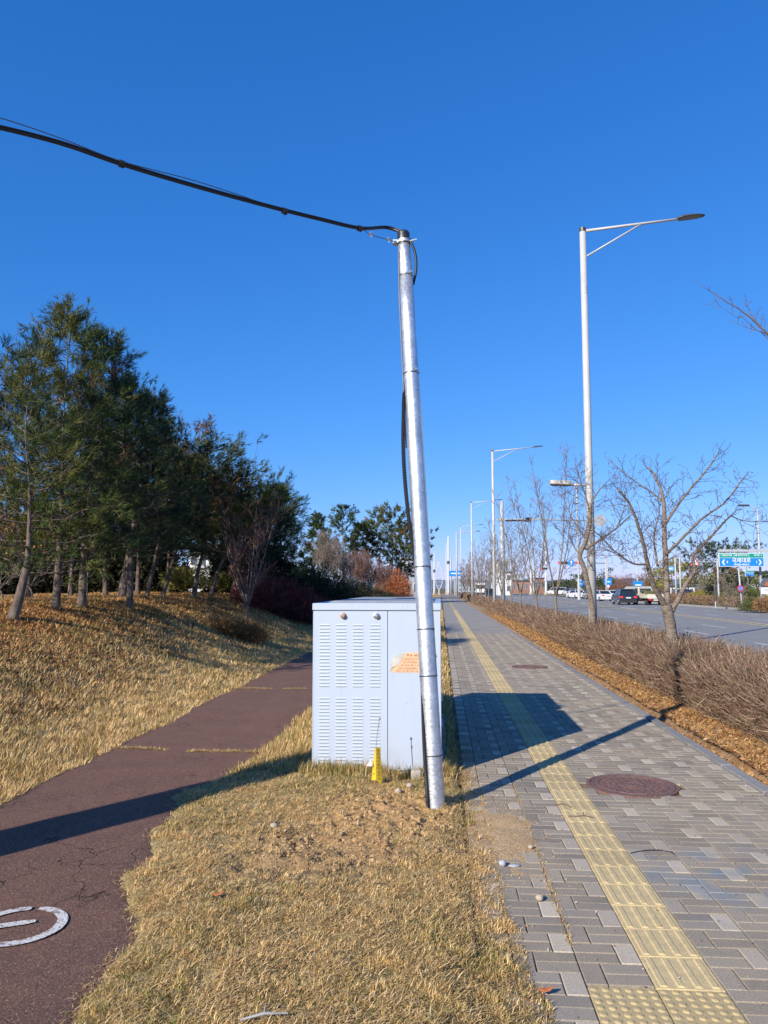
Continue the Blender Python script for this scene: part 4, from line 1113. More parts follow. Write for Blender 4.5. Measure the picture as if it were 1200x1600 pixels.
# fallen leaves
def leaves(name, pts, size, cols, m=leaf_m, flat=0.5, parent=None, kind='stuff'):
    N = len(pts); nrm = rng.normal(0, flat, (N,3)); nrm[:,2] = 1; nrm /= np.linalg.norm(nrm, axis=1)[:,None]
    r = rng.normal(size=(N,3)); a = np.cross(nrm, r); a /= np.linalg.norm(a, axis=1)[:,None]; b = np.cross(nrm, a)
    sz = size[:,None]; fold = nrm*sz*0.35*rng.random((N,1))
    V = np.stack([pts-a*sz, pts-b*sz*0.5+fold, pts+a*sz, pts+b*sz*0.5+fold], 1).reshape(-1,3)
    i = np.arange(N)[:,None]*4; F_ = (i[:,:,None]+np.array([[0,1,2],[0,2,3]])[None]).reshape(-1,3)
    return np_obj(name, V, F_, m, col=np.repeat(cols, 4, 0), kind=kind, parent=parent)
LEAFC = np.array([(0.40,0.20,0.075),(0.26,0.12,0.05),(0.48,0.27,0.11),(0.16,0.085,0.045),(0.50,0.34,0.17)])
def leaf_cols(N): return LEAFC[rng.integers(0, 5, N)]*(0.7+0.6*rng.random((N,1)))
s, t = scatter(190000, 8, 45, lambda s_: (-5.0-0.55*s_ if s_ < 16 else -13, PATH_L-1.0), lambda a, b: sm(0.6, 2.7, PATH_L-b+0.8*nz(a, b, 1, 0.7))*(0.35+0.75*sm(-.3,.25,fbm(a,b,6,1.1))), 1.4)
N = len(s); leaves('fallen_leaves', world_pts(s, t, 0.012), 0.014+0.022*rng.random(N)**2*(1+s*0.02), leaf_cols(N)*np.array([0.95,0.80,0.72]), flat=0.9)
s, t = scatter(52000, 6.5, 60, lambda s_: (WALK_R+0.02, ROAD_L-0.25), lambda a, b: 1.0 if b < 3.9 else 0.5, 1.3)
k = t > WALK_R+0.02+0.05*rng.random(len(t)); s, t = s[k], t[k]
N = len(s); leaves('leaf_litter', world_pts(s, t, 0.012), 0.02+0.022*rng.random(N), leaf_cols(N)*0.9+np.array([0.03,0.03,0.03]))
s, t = scatter(90000, 6.5, 50, lambda s_: (WALK_R+0.01, 4.2), lambda a, b: 1, 1.3)
N = len(s); blades('dry_litter', world_pts(s, t, 0.006), 0.05+0.06*rng.random(N), 0.0035+0.0005*s, rng.random(N)*6.28, np.clip(rng.normal(1.3,0.2,N),0.5,1.56), straw_cols(N, 0.0)*np.array([1.0,0.82,0.62]), grass_m, seg=False)

# dug soil: clods round the pole and crumbs spilled over the pavers
soil_m = attr_mat('dug_soil', 0.95, 0.35, 40, 0.6, 90)
def clods(name, pts, sizes, cols, kind='stuff'):
    N = len(pts); ico = np.array([(0,0,1),(0.9,0,.3),(.28,.85,.35),(-.72,.53,.3),(-.72,-.53,.35),(.28,-.85,.3),(.6,.5,-.5),(-.6,.4,-.5),(0,-.8,-.5)])
    fs = np.array([(0,1,2),(0,2,3),(0,3,4),(0,4,5),(0,5,1),(1,6,2),(2,6,7),(2,7,3),(3,7,4),(4,7,8),(4,8,5),(5,8,1),(1,8,6),(6,8,7)])
    V = ico[None]*(0.65+0.7*rng.random((N,9,3)))*sizes[:,None,None]; a = rng.random(N)*6.28
    c, s_ = np.cos(a)[:,None], np.sin(a)[:,None]; x, y = V[:,:,0]*c-V[:,:,1]*s_, V[:,:,0]*s_+V[:,:,1]*c
    V = np.stack([x, y, V[:,:,2]*0.75], 2) + pts[:,None,:]
    F_ = (np.arange(N)[:,None,None]*9+fs[None]).reshape(-1,3)
    return np_obj(name, V.reshape(-1,3), F_, soil_m, col=np.repeat(cols, 9, 0), kind=kind)
SOILC = np.array([(0.44,0.285,0.145),(0.36,0.225,0.11),(0.50,0.345,0.19),(0.27,0.16,0.08)])
n = 30000; s = rng.uniform(4.6, 7.3, n); t = rng.uniform(-1.6, 0.3, n); k = np.array([bare(x, y) > 0.25+0.6*rng.random() for x, y in zip(s, t)]); s, t = s[k], t[k]
k = np.array([not in_cab(x, y) and y < 0.32 for x, y in zip(s, t)]); s, t = s[k], t[k]; N = len(s)
clods('soil_clods', world_pts(s, t, 0.0), 0.0016+0.030*rng.random(N)**45+0.0030*rng.random(N), (SOILC[rng.integers(0,4,N)]*1.3+np.array((0.42,0.255,0.112))*0.7)/2)
n = 1500; s = 5.0+rng.normal(0, 0.38, n); t = -0.95+rng.normal(0, 0.42, n); k = t > PATH_R+0.25; s, t = s[k], t[k]; N = len(s)
clods('soil_crumbs', world_pts(s, t, 0.0), 0.004+0.014*rng.random(N)**3, SOILC[rng.integers(0,4,N)])
n = 3000; s = 5.75+rng.normal(0, 0.62, n); t = 0.22+np.abs(rng.normal(0, 0.26, n)); k = (t > WALK_L)&(t < 1.0)
k &= np.array([fbm(x, y, 5, 3.0) > -0.12 for x, y in zip(s, t)]); s, t = s[k], t[k]; N = len(s)
clods('soil_spill', np.array([P(x, y, 0.001) for x, y in zip(s, t)]), 0.002+0.006*rng.random(N)**4, SOILC[rng.integers(0,3,N)]*1.1)
# thin sheet of sand on the blocks, patchy because it sinks below them where it thins out
V = []; ns_, nt_n = 110, 50; C_ = []
for i in range(ns_):
    for j in range(nt_n):
        s_ = 4.3+2.9*i/(ns_-1); t_ = WALK_L-0.02+1.0*j/(nt_n-1)
        m_ = math.exp(-((s_-5.7)/0.78)**2)*math.exp(-(max(0, t_-0.32)/0.42)**2)
        V.append(P(s_, t_, -0.011+0.019*m_+0.009*fbm(s_, t_, 1.0, 4.5)*(0.3+m_)+0.0015*nz(s_,t_,3,40)))
        C_.append(np.array((0.47,0.315,0.165))*(1+0.15*nz(s_,t_,2,6)))
F_ = [(i*nt_n+j, i*nt_n+j+1, (i+1)*nt_n+j+1, (i+1)*nt_n+j) for i in range(ns_-1) for j in range(nt_n-1)]
np_obj('spilled_sand', np.array(V), np.array(F_), soil_m, col=np.array(C_), kind='stuff', nv=4, smooth=True)
# stones and dropped bits, each a thing
stone_m = mat('pale_stone', (0.42,0.34,0.25), 0.85, col2=(0.33,0.27,0.21), scale=30, bump=0.4)
gstone = mat('grey_stone', (0.40,0.40,0.41), 0.8, col2=(0.28,0.29,0.31), scale=30, bump=0.4)
def stone(px, py, r, label, m=stone_m, name='stone', sq=(1,1,0.8), z=None, seed=0, group=None):
    c = on_plane(px, py, 0.0); c.z = (H(c.x, c.y) if z is None else z)
    rg = random.Random(seed+px); mb = MB(); n = 10; rows = 6; vs = []
    for i in range(rows+1):
        ph = math.pi*i/rows
        for j in range(n):
            q = 2*math.pi*j/n; d = Vector((math.cos(q)*math.sin(ph), math.sin(q)*math.sin(ph), math.cos(ph)))
            rr = r*(1+0.22*noise.noise(d*1.7+Vector((px,0,seed))))
            vs.append((c.x+d.x*rr*sq[0], c.y+d.y*rr*sq[1], c.z+r*sq[2]*0.8+d.z*rr*sq[2]))
    mb.add(vs, [(i*n+j, (i+1)*n+j, (i+1)*n+(j+1)%n, i*n+(j+1)%n) for i in range(rows) for j in range(n)])
    o = build(mb, name, m, loc=c, smooth=True); tag(o, label, 'stone', group); return o
stone(843, 1407, 0.024, 'round tan stone lying alone on the pavers left of the yellow strip', z=0.0)
stone(785, 1353, 0.026, 'pale broken stone beside a flat grey chip on the pavement edge', gstone, z=0.0)
stone(804, 1354, 0.03, 'flat dark grey chip next to the pale broken stone', gstone, sq=(1.3,0.7,0.25), z=0.0)
stone(829, 1327, 0.018, 'small tan pebble in the spilled sand on the pavers', z=0.004)
stone(428, 1302, 0.03, 'pale clod like stone half sunk in the dry turf by the path', sq=(1,1,0.7))
stone(640, 1238, 0.028, 'light stone in the dug soil hollow right of the yellow marker')
stone(622, 1243, 0.03, 'rounded dusty stone at the rim of the dug hollow', seed=4)
c = on_plane(655, 1213, 0.03)
mb = MB(); mb.bbox(c.x-0.075, c.x+0.03, c.y-0.03, c.y+0.10, -0.05, 0.085, 0.02); tag(build(mb, 'concrete_chunk', conc, loc=c), 'rough concrete chunk against the cabinet foot left of the steel pole', 'concrete block')
# brown leaf, stick, wire on the pavement
redleaf = mat('red_brown_leaf', (0.42,0.13,0.045), 0.7)
for (px, py, lb) in ((340,1398,'curled red brown leaf on the dry turf near the path'),(852,1548,'wet looking dark leaf at the turf edge by the nearest pavers')):
    c = on_plane(px, py, 0.05 if px < 800 else 0.02); mb = MB(); pts_ = [(-.035,0,0.008),(-.012,-.018,0),(.02,-.014,.006),(.038,0,.018),(.018,.016,.006),(-.014,.017,0)]
    top = [Vector(c)+Vector(p) for p in pts_]; mb.add(top+[v+Vector((0,0,.0015)) for v in top], [(5,4,3,2,1,0),(6,7,8,9,10,11)]+[(i,(i+1)%6,6+(i+1)%6,6+i) for i in range(6)])
    tag(build(mb, 'dead_leaf', redleaf, loc=c), lb, 'leaf')
a = on_plane(375, 1594, 0.06); b = on_plane(450, 1583, 0.07); m2 = (a+b)/2+Vector((0,0,.012))
mb = MB(); mb.tube([a, m2, b], [0.005,0.006,0.003], 6); mb.tube([m2, m2+Vector((0.0,.03,.02))], [0.003,0.001], 5)
tag(build(mb, 'twig', mat('pale_grey_twig',(0.36,0.35,0.33),0.8), loc=a), 'pale grey twig lying on the turf at the bottom of the view', 'twig')
wp = [on_plane(x, y, 0.006) for x, y in ((985,1333),(1005,1329),(1030,1328),(1048,1331),(1054,1335))]
mb = MB(); mb.tube(smooth_path(wp, 16), 0.003, 6); tag(build(mb, 'wire_offcut', black_pl, loc=wp[0]), 'thin dark wire offcut lying on the pavers right of the yellow strip', 'wire')
rp = [on_plane(x, y, 0.012) for x, y in ((869,1257),(882,1256),(893,1261))]
mb = MB(); mb.tube(rp, 0.003, 5); tag(build(mb, 'twig', mat('brown_twig',(0.15,0.08,0.05),0.8), loc=rp[0]), 'short brown twig across the yellow tactile strip', 'twig')
rp = [on_plane(x, y, 0.012) for x, y in ((887,1275),(905,1275),(912,1274),(928,1277))]
mb = MB(); mb.tube(rp, 0.003, 5); mb.tube([rp[2]+Vector((0,0,.0)), rp[2]+Vector((.005,.03,.02))], [.006,.002], 5); tag(build(mb, 'twig', MATS['brown_twig'], loc=rp[0]), 'reddish brown twig with a bud on the strip, nearer than the short one', 'twig')

# straw caught in the open joint, crumbs and bits of leaf strewn over the blocks
n = 5200; s = 2.9+4.2*rng.random(n)**1.3; t = np.where(rng.random(n) < 0.6, 0.33, 0.63)+rng.normal(0, 0.012, n)
k = np.array([nz(a*2.2, b, 4) > -0.05 for a, b in zip(s, t)]) & ((t < 0.5) | (s > 3.7)); s, t = s[k], t[k]; N = len(s)
blades('joint_straw', np.array([P(a, b, -0.006) for a, b in zip(s, t)]), 0.010+0.030*rng.random(N)**2, 0.0022+0.0016*rng.random(N), rng.random(N)*6.28, np.clip(rng.normal(1.1,0.3,N),0.2,1.56), straw_cols(N, 0.08), grass_m)
n = 1300; s = 2.9+16*rng.random(n)**1.6; t = WALK_L+2.6*rng.random(n)**np.where(rng.random(n) < 0.5, 0.35, 2.2)
leaves('pavement_litter', np.array([P(a, b, 0.006) for a, b in zip(s, t)]), 0.003+0.010*rng.random(n)**3, np.where((rng.random(n) < 0.25)[:,None], np.array((0.62,0.58,0.5)), leaf_cols(n)*0.8))

# ------------------------------------------------------------------ trees
def seg_mesh(name, segs, m, parent=None, sides=3, kind=None, col=None):
    """segs: list of (p0, p1, r0, r1)"""
    A = np.array([(*s[0], *s[1], s[2], s[3]) for s in segs], dtype=np.float64)
    p0, p1, r0, r1 = A[:,:3], A[:,3:6], A[:,6:7], A[:,7:8]
    d = p1-p0; ln = np.linalg.norm(d, axis=1)[:,None]; d /= np.maximum(ln, 1e-9)
    ref = np.where(np.abs(d[:,2:3]) < 0.85, np.array([[0,0,1.0]]), np.array([[1.0,0,0]]))
    a = np.cross(d, ref); a /= np.linalg.norm(a, axis=1)[:,None]; b = np.cross(d, a); N = len(A); V = []
    for rr, pp in ((r0, p0), (r1, p1)):
        for j in range(sides):
            q = 2*math.pi*j/sides; V.append(pp + (a*math.cos(q)+b*math.sin(q))*rr)
    V = np.stack(V, 1).reshape(-1,3); i = np.arange(N)[:,None,None]*(2*sides)
    f = np.array([(j, (j+1)%sides, sides+(j+1)%sides, sides+j) for j in range(sides)])
    F_ = (i+f[None]).reshape(-1,4)
    C = None
    if col is not None: C = np.repeat(np.array(col), 2*sides, 0)
    return np_obj(name, V, F_, m, parent=parent, nv=4, kind=kind, col=C, smooth=True)
def bark_mat(name, c1, c2, bands=False, sc=9, bump=0.9):
    m, nt, b = base_mat(name, 0.85); L = nt.links; b.inputs['Specular IOR Level'].default_value = 0.2
    tc = nt.nodes.new('ShaderNodeTexCoord'); mp = nt.nodes.new('ShaderNodeMapping'); mp.inputs['Scale'].default_value = (1,1,4.5) if bands else (1.8,1.8,0.55)
    L.new(tc.outputs['Object'], mp.inputs[0]); n = nt.nodes.new('ShaderNodeTexNoise'); n.inputs['Scale'].default_value = sc; n.inputs['Detail'].default_value = 8; n.inputs['Roughness'].default_value = 0.7
    L.new(mp.outputs[0], n.inputs['Vector']); r = nt.nodes.new('ShaderNodeValToRGB')
    r.color_ramp.elements[0].position = 0.38; r.color_ramp.elements[0].color = (*c2,1); r.color_ramp.elements[1].position = 0.62; r.color_ramp.elements[1].color = (*c1,1)
    L.new(n.outputs['Fac'], r.inputs[0]); L.new(r.outputs[0], b.inputs['Base Color'])
    bp = nt.nodes.new('ShaderNodeBump'); bp.inputs['Strength'].default_value = bump; bp.inputs['Distance'].default_value = 0.02
    L.new(n.outputs['Fac'], bp.inputs['Height']); L.new(bp.outputs[0], b.inputs['Normal']); return m
cherry = bark_mat('cherry_bark', (0.27,0.215,0.17), (0.105,0.08,0.062), True, 9)
zelk = bark_mat('grey_bark', (0.25,0.21,0.17), (0.13,0.10,0.08), False, 14)
pine_b = bark_mat('pine_bark', (0.20,0.155,0.12), (0.075,0.055,0.045), False, 10)
twig_m = mat('dark_twig', (0.15,0.105,0.08), 0.8, col2=(0.10,0.075,0.07), scale=3)
twig_pale = mat('grey_brown_twig', (0.24,0.19,0.15), 0.8, col2=(0.17,0.13,0.10), scale=3)
twig_red = mat('reddish_twig', (0.20,0.105,0.085), 0.8, col2=(0.15,0.085,0.07), scale=3)
def rv(rg, s=1.0): return Vector((rg.gauss(0,s), rg.gauss(0,s), rg.gauss(0,s)))
def twig_grow(out, rg, p, d, L, r, depth, up=0.15, side=0.75, wob=0.16, dens=3.0, minr=0.0022):
    n = max(2, int(L/0.12)) if depth > 1 else max(2, int(L/0.09)); step = L/n; q = Vector(p); dd = Vector(d).normalized()
    for i in range(n):
        dd = (dd + rv(rg, wob) + Vector((0,0,up*0.3))).normalized(); q2 = q+dd*step
        f0, f1 = 1-0.6*i/n, 1-0.6*(i+1)/n
        out.append((tuple(q), tuple(q2), max(minr, r*f0), max(minr, r*f1)))
        if depth > 0 and rg.random() < dens*step/0.35:
            ax_ = dd.cross(rv(rg)).normalized(); nd = (dd*0.75+ax_*side+Vector((0,0,up))).normalized()
            twig_grow(out, rg, q2, nd, L*rg.uniform(0.32,0.6), r*0.55, depth-1, up, side, wob*1.1, dens*1.05, minr)
        q = q2
def interp_limb(pts, n):
    return smooth_path(pts, n)
def limb_tree(name, label, cat, group, base, limbs, bark, twm, seed, twig_len=0.45, dens=2.2, tw_r=0.007, depth=2, start=0.25, minr=0.0028, up=0.15):
    rg = random.Random(seed); e = empty(name, base, label, cat, group); out = []
    for k, (pts, r0, r1) in enumerate(limbs):
        sp_ = interp_limb(pts, max(6, len(pts)*5)); n = len(sp_)
        sp2 = [p+Vector((nz(i*0.5,k,1)*0.015, nz(i*0.5,k,5)*0.015, 0)) for i, p in enumerate(sp_)]
        rad = [0.88*(r0+(r1-r0)*(i/(n-1))**0.7)*(1+0.10*nz(i*0.9, k, 2.0)) for i in range(n)]
        mb = MB(); mb.tube(sp2, rad, 12 if r0 > 0.05 else 7); build(mb, 'trunk' if k == 0 else 'limb', bark, parent=e, smooth=True)
        if k == 0 and len(limbs) > 1: continue
        for i in range(1, n):
            f = i/(n-1)
            if f < start: continue
            d = (sp2[i]-sp2[i-1]).normalized()
            L_ = (sp2[i]-sp2[i-1]).length
            for _ in range(int(dens*L_/0.12+rg.random())):
                a = d.cross(rv(rg)).normalized(); twig_grow(out, rg, sp2[i], d*0.55+a*0.85+Vector((0,0,.15)), twig_len*rg.uniform(0.4,1.15)*(1.1-0.35*f), tw_r, depth, up=up, minr=minr)
        twig_grow(out, rg, sp2[-1], sp2[-1]-sp2[-2], twig_len*0.5, min(r1, tw_r*1.3), depth, up=up, minr=minr)
    seg_mesh('twigs', out, twm, parent=e, kind='stuff'); return e
def px_pts(pts, Y, dy=0.0):
    n = len(pts); return [at_depth(x, y, Y+dy*i/max(1,n-1)) for i, (x, y) in enumerate(pts)]
CH = 'bare street trees standing in the hedge'
# tree A: wide bare cherry with a forked trunk
YA = 14.0
ba = at_depth(1052, 1066, YA); ba.z = 0.0
fork = [(1050,1000),(1046,968),(1040,945)]
LA = [([ba]+px_pts([(1050,1020)]+fork, YA), 0.125, 0.105),
      (px_pts([(1041,950),(1020,912),(1008,862),(1000,830),(985,790),(965,764)], YA, -0.9), 0.065, 0.018),
      (px_pts([(1043,952),(1040,880),(1038,820),(1037,785),(1030,758),(1017,735),(1009,730)], YA, 0.5), 0.075, 0.014),
      (px_pts([(1038,822),(1055,795),(1078,765),(1103,736),(1122,709)], YA+.2, -0.5), 0.034, 0.014),
      (px_pts([(1036,784),(1022,772),(990,750),(957,724)], YA+.4, 0.3), 0.022, 0.008),
      (px_pts([(1041,866),(1075,832),(1100,808),(1132,785),(1158,752),(1164,745)], YA, 0.9), 0.036, 0.012),
      (px_pts([(1050,955),(1069,918),(1084,893),(1083,868),(1100,850),(1122,826),(1141,806)], YA, 0.6), 0.058, 0.018),
      (px_pts([(1141,806),(1165,814),(1198,815)], YA+.6, 0.3), 0.014, 0.006),
      (px_pts([(1008,882),(988,880),(962,862),(942,842),(925,826)], YA-.4, -0.6), 0.024, 0.008),
      (px_pts([(1028,885),(1022,840),(1030,800),(1028,775)], YA+.2, 0.7), 0.028, 0.008)]
limb_tree('bare_tree', 'wide bare cherry tree with a stout forked trunk, rising from the hedge at the right', 'tree', CH, tuple(ba), LA, cherry, twig_m, 11, twig_len=0.40, dens=1.9, tw_r=0.006, depth=3, start=0.15, minr=0.0036)
# tree B: bent trunk in front of the lamp
YB = 20.2
bb = at_depth(928, 1022, YB); bb.z = 0.0
LB = [([bb]+px_pts([(927,985),(926,955),(921,925),(913,890),(906,868),(914,848),(921,822),(922,800)], YB), 0.095, 0.06),
      (px_pts([(922,806),(925,785),(935,768),(946,755)], YB, -0.5), 0.04, 0.012),
      (px_pts([(915,858),(940,842),(962,826),(985,806)], YB, 0.4), 0.05, 0.014),
      (px_pts([(918,845),(900,820),(885,790),(878,765)], YB, 0.5), 0.03, 0.009),
      (px_pts([(922,802),(915,775),(905,745),(900,730)], YB, -.3), 0.03, 0.008),
      (px_pts([(908,872),(895,850),(890,838)], YB, 0.4), 0.03, 0.01),
      (px_pts([(962,828),(975,795),(978,770)], YB+.3, 0.4), 0.02, 0.008),
      (px_pts([(912,872),(935,860),(955,862),(970,872)], YB, -.4), 0.02, 0.007)]
limb_tree('bare_tree', 'bare tree with a crooked swollen trunk standing in front of the nearest street lamp', 'tree', CH, tuple(bb), LB, cherry, twig_m, 12, twig_len=0.60, dens=1.3, tw_r=0.008, depth=3, start=0.1, minr=0.004)
# tree whose branch tip reaches into the view at the right
YC = 9.0
bc = Vector((5.2, 7.9, 0)); 
LC = [([bc, bc+Vector((0.05,0.1,1.0)), bc+Vector((0.0,0.15,1.9))], 0.12, 0.095),
      ([bc+Vector((0,.15,1.8))]+px_pts([(1290,700),(1245,600),(1216,545),(1195,518),(1165,490),(1130,468),(1097,447)], YC), 0.038, 0.003),
      (px_pts([(1208,535),(1200,522),(1178,497),(1168,478)], YC, 0.2), 0.009, 0.003),
      (px_pts([(1216,548),(1190,520),(1170,513),(1152,507)], YC, 0.1), 0.008, 0.002),
      (px_pts([(1195,521),(1180,514),(1160,496),(1150,495),(1127,480)], YC, -0.1), 0.006, 0.002),
      ([bc+Vector((0,.15,1.85)), bc+Vector((.4,.8,3.0)), bc+Vector((.8,1.2,4.4))], 0.06, 0.01),
      ([bc+Vector((0,.15,1.8)), bc+Vector((.7,-.5,3.0)), bc+Vector((1.4,-.8,4.2))], 0.05, 0.01)]
limb_tree('bare_tree', 'bare cherry whose budding branch tip enters at the right, its trunk outside the view', 'tree', CH, tuple(bc), LC, twig_m, twig_m, 13, twig_len=0.22, dens=1.1, tw_r=0.004, depth=1, start=0.5, minr=0.0026)
# slender upright trees farther along the hedge
def fan_tree(X, Y, h, seed, label, group=CH, bark=zelk, twm=twig_pale, stems=5, spread=0.30, z0=0.0, r0=0.075, fork_h=1.5, name='bare_tree', minr=0.004, dens=0.9, tl=0.7, depth=2, cat='tree', lod=1.0):
    rg = random.Random(seed); b = Vector((X, Y, z0)); top = b+Vector((rg.uniform(-.1,.1), rg.uniform(-.1,.1), fork_h))
    LL = [([b-Vector((0,0,.1)), b+(top-b)*0.5+Vector((rg.uniform(-.05,.05),0,0)), top], r0, r0*0.8)]
    for i in range(stems):
        a = 2*math.pi*(i+rg.random()*0.6)/stems; sp_ = spread*rg.uniform(0.5,1.2); hh = (h-fork_h)*rg.uniform(0.72,1.0)
        d = Vector((math.cos(a)*sp_, math.sin(a)*sp_, 1)); st0 = b+(top-b)*rg.uniform(0.8,1.0)
        LL.append(([st0, st0+d*hh*0.35+rv(rg,.05), st0+Vector((d.x*0.8,d.y*0.8,1))*hh*0.7+rv(rg,.08), st0+Vector((d.x*0.85,d.y*0.85,1))*hh], r0*0.5, 0.010))
    return limb_tree(name, label, cat, group, tuple(b), LL, bark, twm, seed, twig_len=tl, dens=dens*lod, tw_r=0.010, depth=depth, start=0.15, minr=minr, up=0.35)
ords = ['first slender bare tree beyond the crooked one, fanning up past the side lamp', 'second slender fan shaped bare tree past the crooked one, left of the first',
        'third slender bare tree in the row, close to the big signal pole', 'fourth slender bare tree in the row, just left of the signal pole',
        'fifth slender bare tree, beside the second street lamp', 'sixth slender bare tree, left of the second street lamp']
for k in range(3, 21):
    Y = 7.7+6.3*k+random.uniform(-.4,.4); t_ = 4.1
    if abs(Y-57.6) < 1.2: Y += 1.5
    X = (t_+Y*SA)/CA
    lb = ords[k-3] if k < 9 else 'small far bare tree among the many thin ones at the far end of the hedge'
    fan_tree(X, Y, random.uniform(6.2,7.0) if k < 9 else random.uniform(5.2,6.4), 40+k, lb, group=CH if k < 9 else 'thin far trees at the end of the hedge',
             twm=twig_pale, minr=0.0025+0.00012*Y, dens=0.55, lod=1.0 if k < 6 else 0.6, depth=2 if k < 10 else 1, stems=4 if k % 2 else 5, tl=0.6, r0=0.065)

# ---- pines
needle = attr_mat('pine_needle', 0.62, 0.05, 5, trans=0.05, spec=0.25)
def needles_obj(name, shoots, per, nl, w, parent, seed, kind=None, m=None, ang=0.75):
    """shoots: array rows (px,py,pz, dx,dy,dz, length, r,g,b)"""
    rg = np.random.default_rng(seed); S = np.array(shoots); N = len(S); S = np.repeat(S, per, 0); M_ = len(S)
    p, d, L, c = S[:,:3], S[:,3:6], S[:,6:7], S[:,7:10]
    d = d/np.linalg.norm(d, axis=1)[:,None]; r = rg.normal(size=(M_,3)); a = np.cross(d, r); a /= np.linalg.norm(a, axis=1)[:,None]
    u = rg.random((M_,1)); an = ang*(0.6+0.6*rg.random((M_,1)))*(1.15-0.55*u)
    nd = d*np.cos(an)+a*np.sin(an); base = p+d*L*u; ln = nl*(0.7+0.5*rg.random((M_,1)))
    side = np.cross(nd, rg.normal(size=(M_,3))); side /= np.linalg.norm(side, axis=1)[:,None]
    tip = base+nd*ln; tip[:,2] -= 0.08*ln[:,0]
    V = np.stack([base-side*w/2, base+side*w/2, tip], 1).reshape(-1,3)
    c = c*(0.78+0.44*rg.random((M_,1)))
    return np_obj(name, V, np.arange(3*M_).reshape(-1,3), m or needle, parent=parent, col=np.repeat(c, 3, 0), kind=kind)
GREENS = {'blue': (0.032,0.060,0.022), 'dark': (0.013,0.027,0.011), 'olive': (0.105,0.110,0.024), 'mid': (0.058,0.084,0.018), 'yellow': (0.20,0.17,0.035)}
def pine(X, Y, h, hb, Rm, seed, label, pal=('blue','mid'), z0=None, lean=(0,0), n_br=44, per=16, nl=0.13, w=0.008, sh_len=0.16, tr=0.10, shape='cone', sh_per=26,
         group='pine trees on the bank', name='pine_tree', cat='tree', topup=0.8, trunkpts=None, flat=1.0, brown=0.03):
    rg = random.Random(seed); z0 = H(X, Y) if z0 is None else z0; b = Vector((X, Y, z0-0.05)); e = empty(name, (X, Y, z0), label, cat, group)
    top = b+Vector((lean[0], lean[1], h))
    tp = [b, b+Vector((lean[0]*0.25+rg.uniform(-.06,.06), lean[1]*.25, h*0.3)), b+Vector((lean[0]*0.6+rg.uniform(-.08,.08), lean[1]*.6, h*0.65)), top]
    if trunkpts: tp = trunkpts+[top]
    sp_ = smooth_path(tp, 26); rad = [max(0.010, tr*(1-min(0.95, 1.25*(i/26.0)))*(1+0.07*nz(i,seed,0,.9))) for i in range(27)]
    rad[0] *= 1.25
    mb = MB(); mb.tube(sp_, rad, 12); build(mb, 'trunk', pine_b, parent=e, smooth=True)
    segs = []; shoots = []
    def at(f): x = f*26; i = min(25, int(x)); return sp_[i].lerp(sp_[i+1], x-i)
    for k in range(n_br):
        f = (k+rg.random())/n_br; fz = hb/h+(1-hb/h)*f; o = at(fz)
        if shape == 'cone': rr = Rm*(1-f)**0.75*(0.35+0.65*min(1,f*5+0.35))+0.12
        elif shape == 'round': rr = Rm*math.sqrt(max(0.02, 1-(2*f-0.85)**2/1.45))
        else: rr = Rm*(0.55+0.6*f)*(1-max(0,f-0.8)*2.2)      # umbrella
        rr *= rg.uniform(0.62, 1.12); a = k*2.399+rg.uniform(-.4,.4); rise = (0.02+0.22*f+ (topup*f*f if shape != 'umbrella' else 0.1))
        dr = Vector((math.cos(a), math.sin(a), 0)); pts = []
        for i in range(6):
            u = i/5; pts.append(o+dr*rr*u*flat+Vector((0,0,rr*(rise*u+0.16*u*u)-0.04*rr*math.sin(u*3.1)))+rv(rg, 0.03*rr*u))
        for i in range(5): segs.append((tuple(pts[i]), tuple(pts[i+1]), max(.005, 0.019*(1-i/6)*rr/Rm+.004), max(.004, 0.019*(1-(i+1)/6)*rr/Rm+.003)))
        base_c = Vector(GREENS[pal[0] if rg.random() < 0.6 else pal[1]]); 
        if rg.random() < brown: base_c = Vector((0.17,0.085,0.035))
        ns_ = max(3, int(sh_per*0.27*(0.45+0.55*rr/Rm)))
        for j in range(ns_):
            u = 0.28+0.72*rg.random()**0.75; i = min(4, int(u*5)); q = pts[i].lerp(pts[i+1], u*5-i)
            lat = dr.cross(Vector((0,0,1)))*rg.gauss(0, 0.24*rr*(1.15-u*0.7))+Vector((0,0,rg.gauss(0.02,0.10*rr)))+dr*rg.gauss(0,.06)
            q2 = q+lat; dv = (dr*(0.65+0.4*u)+lat.normalized()*0.5+Vector((0,0,0.35+topup*0.6*f))+rv(rg,.25)).normalized()
            if lat.length > 0.08 and rg.random() < 0.5: segs.append((tuple(q), tuple(q2), .006, .004))
            cm = base_c*(0.8+0.45*rg.random())
            for _ in range(4):       # a clump of up-turned brushes at the twig's end
                d4 = (dv+rv(rg,.38)+Vector((0,0,.25))).normalized()
                shoots.append((*(q2+rv(rg,.05)), *d4, sh_len*rg.uniform(0.6,1.25), *cm))
    # upright leaders at the top
    for j in range(9):
        q = at(1-0.12*rg.random())+Vector((rg.gauss(0,.16),rg.gauss(0,.16),0)); q2 = q+Vector((rg.gauss(0,.05),rg.gauss(0,.05),rg.uniform(.2,.55)))
        segs.append((tuple(q), tuple(q2), .008, .005)); shoots.append((*q, *(q2-q).normalized(), (q2-q).length, *Vector(GREENS[pal[0]])))
        shoots.append((*q2, *(q2-q).normalized(), .08, *Vector(GREENS[pal[1]])))
    cr = needles_obj('crown', shoots, per, nl, w, e, seed)
    seg_mesh('branches', segs, pine_b, parent=e, kind='stuff')
    return e
def bpx(x, Y, y=930): return at_depth(x, y, Y).x
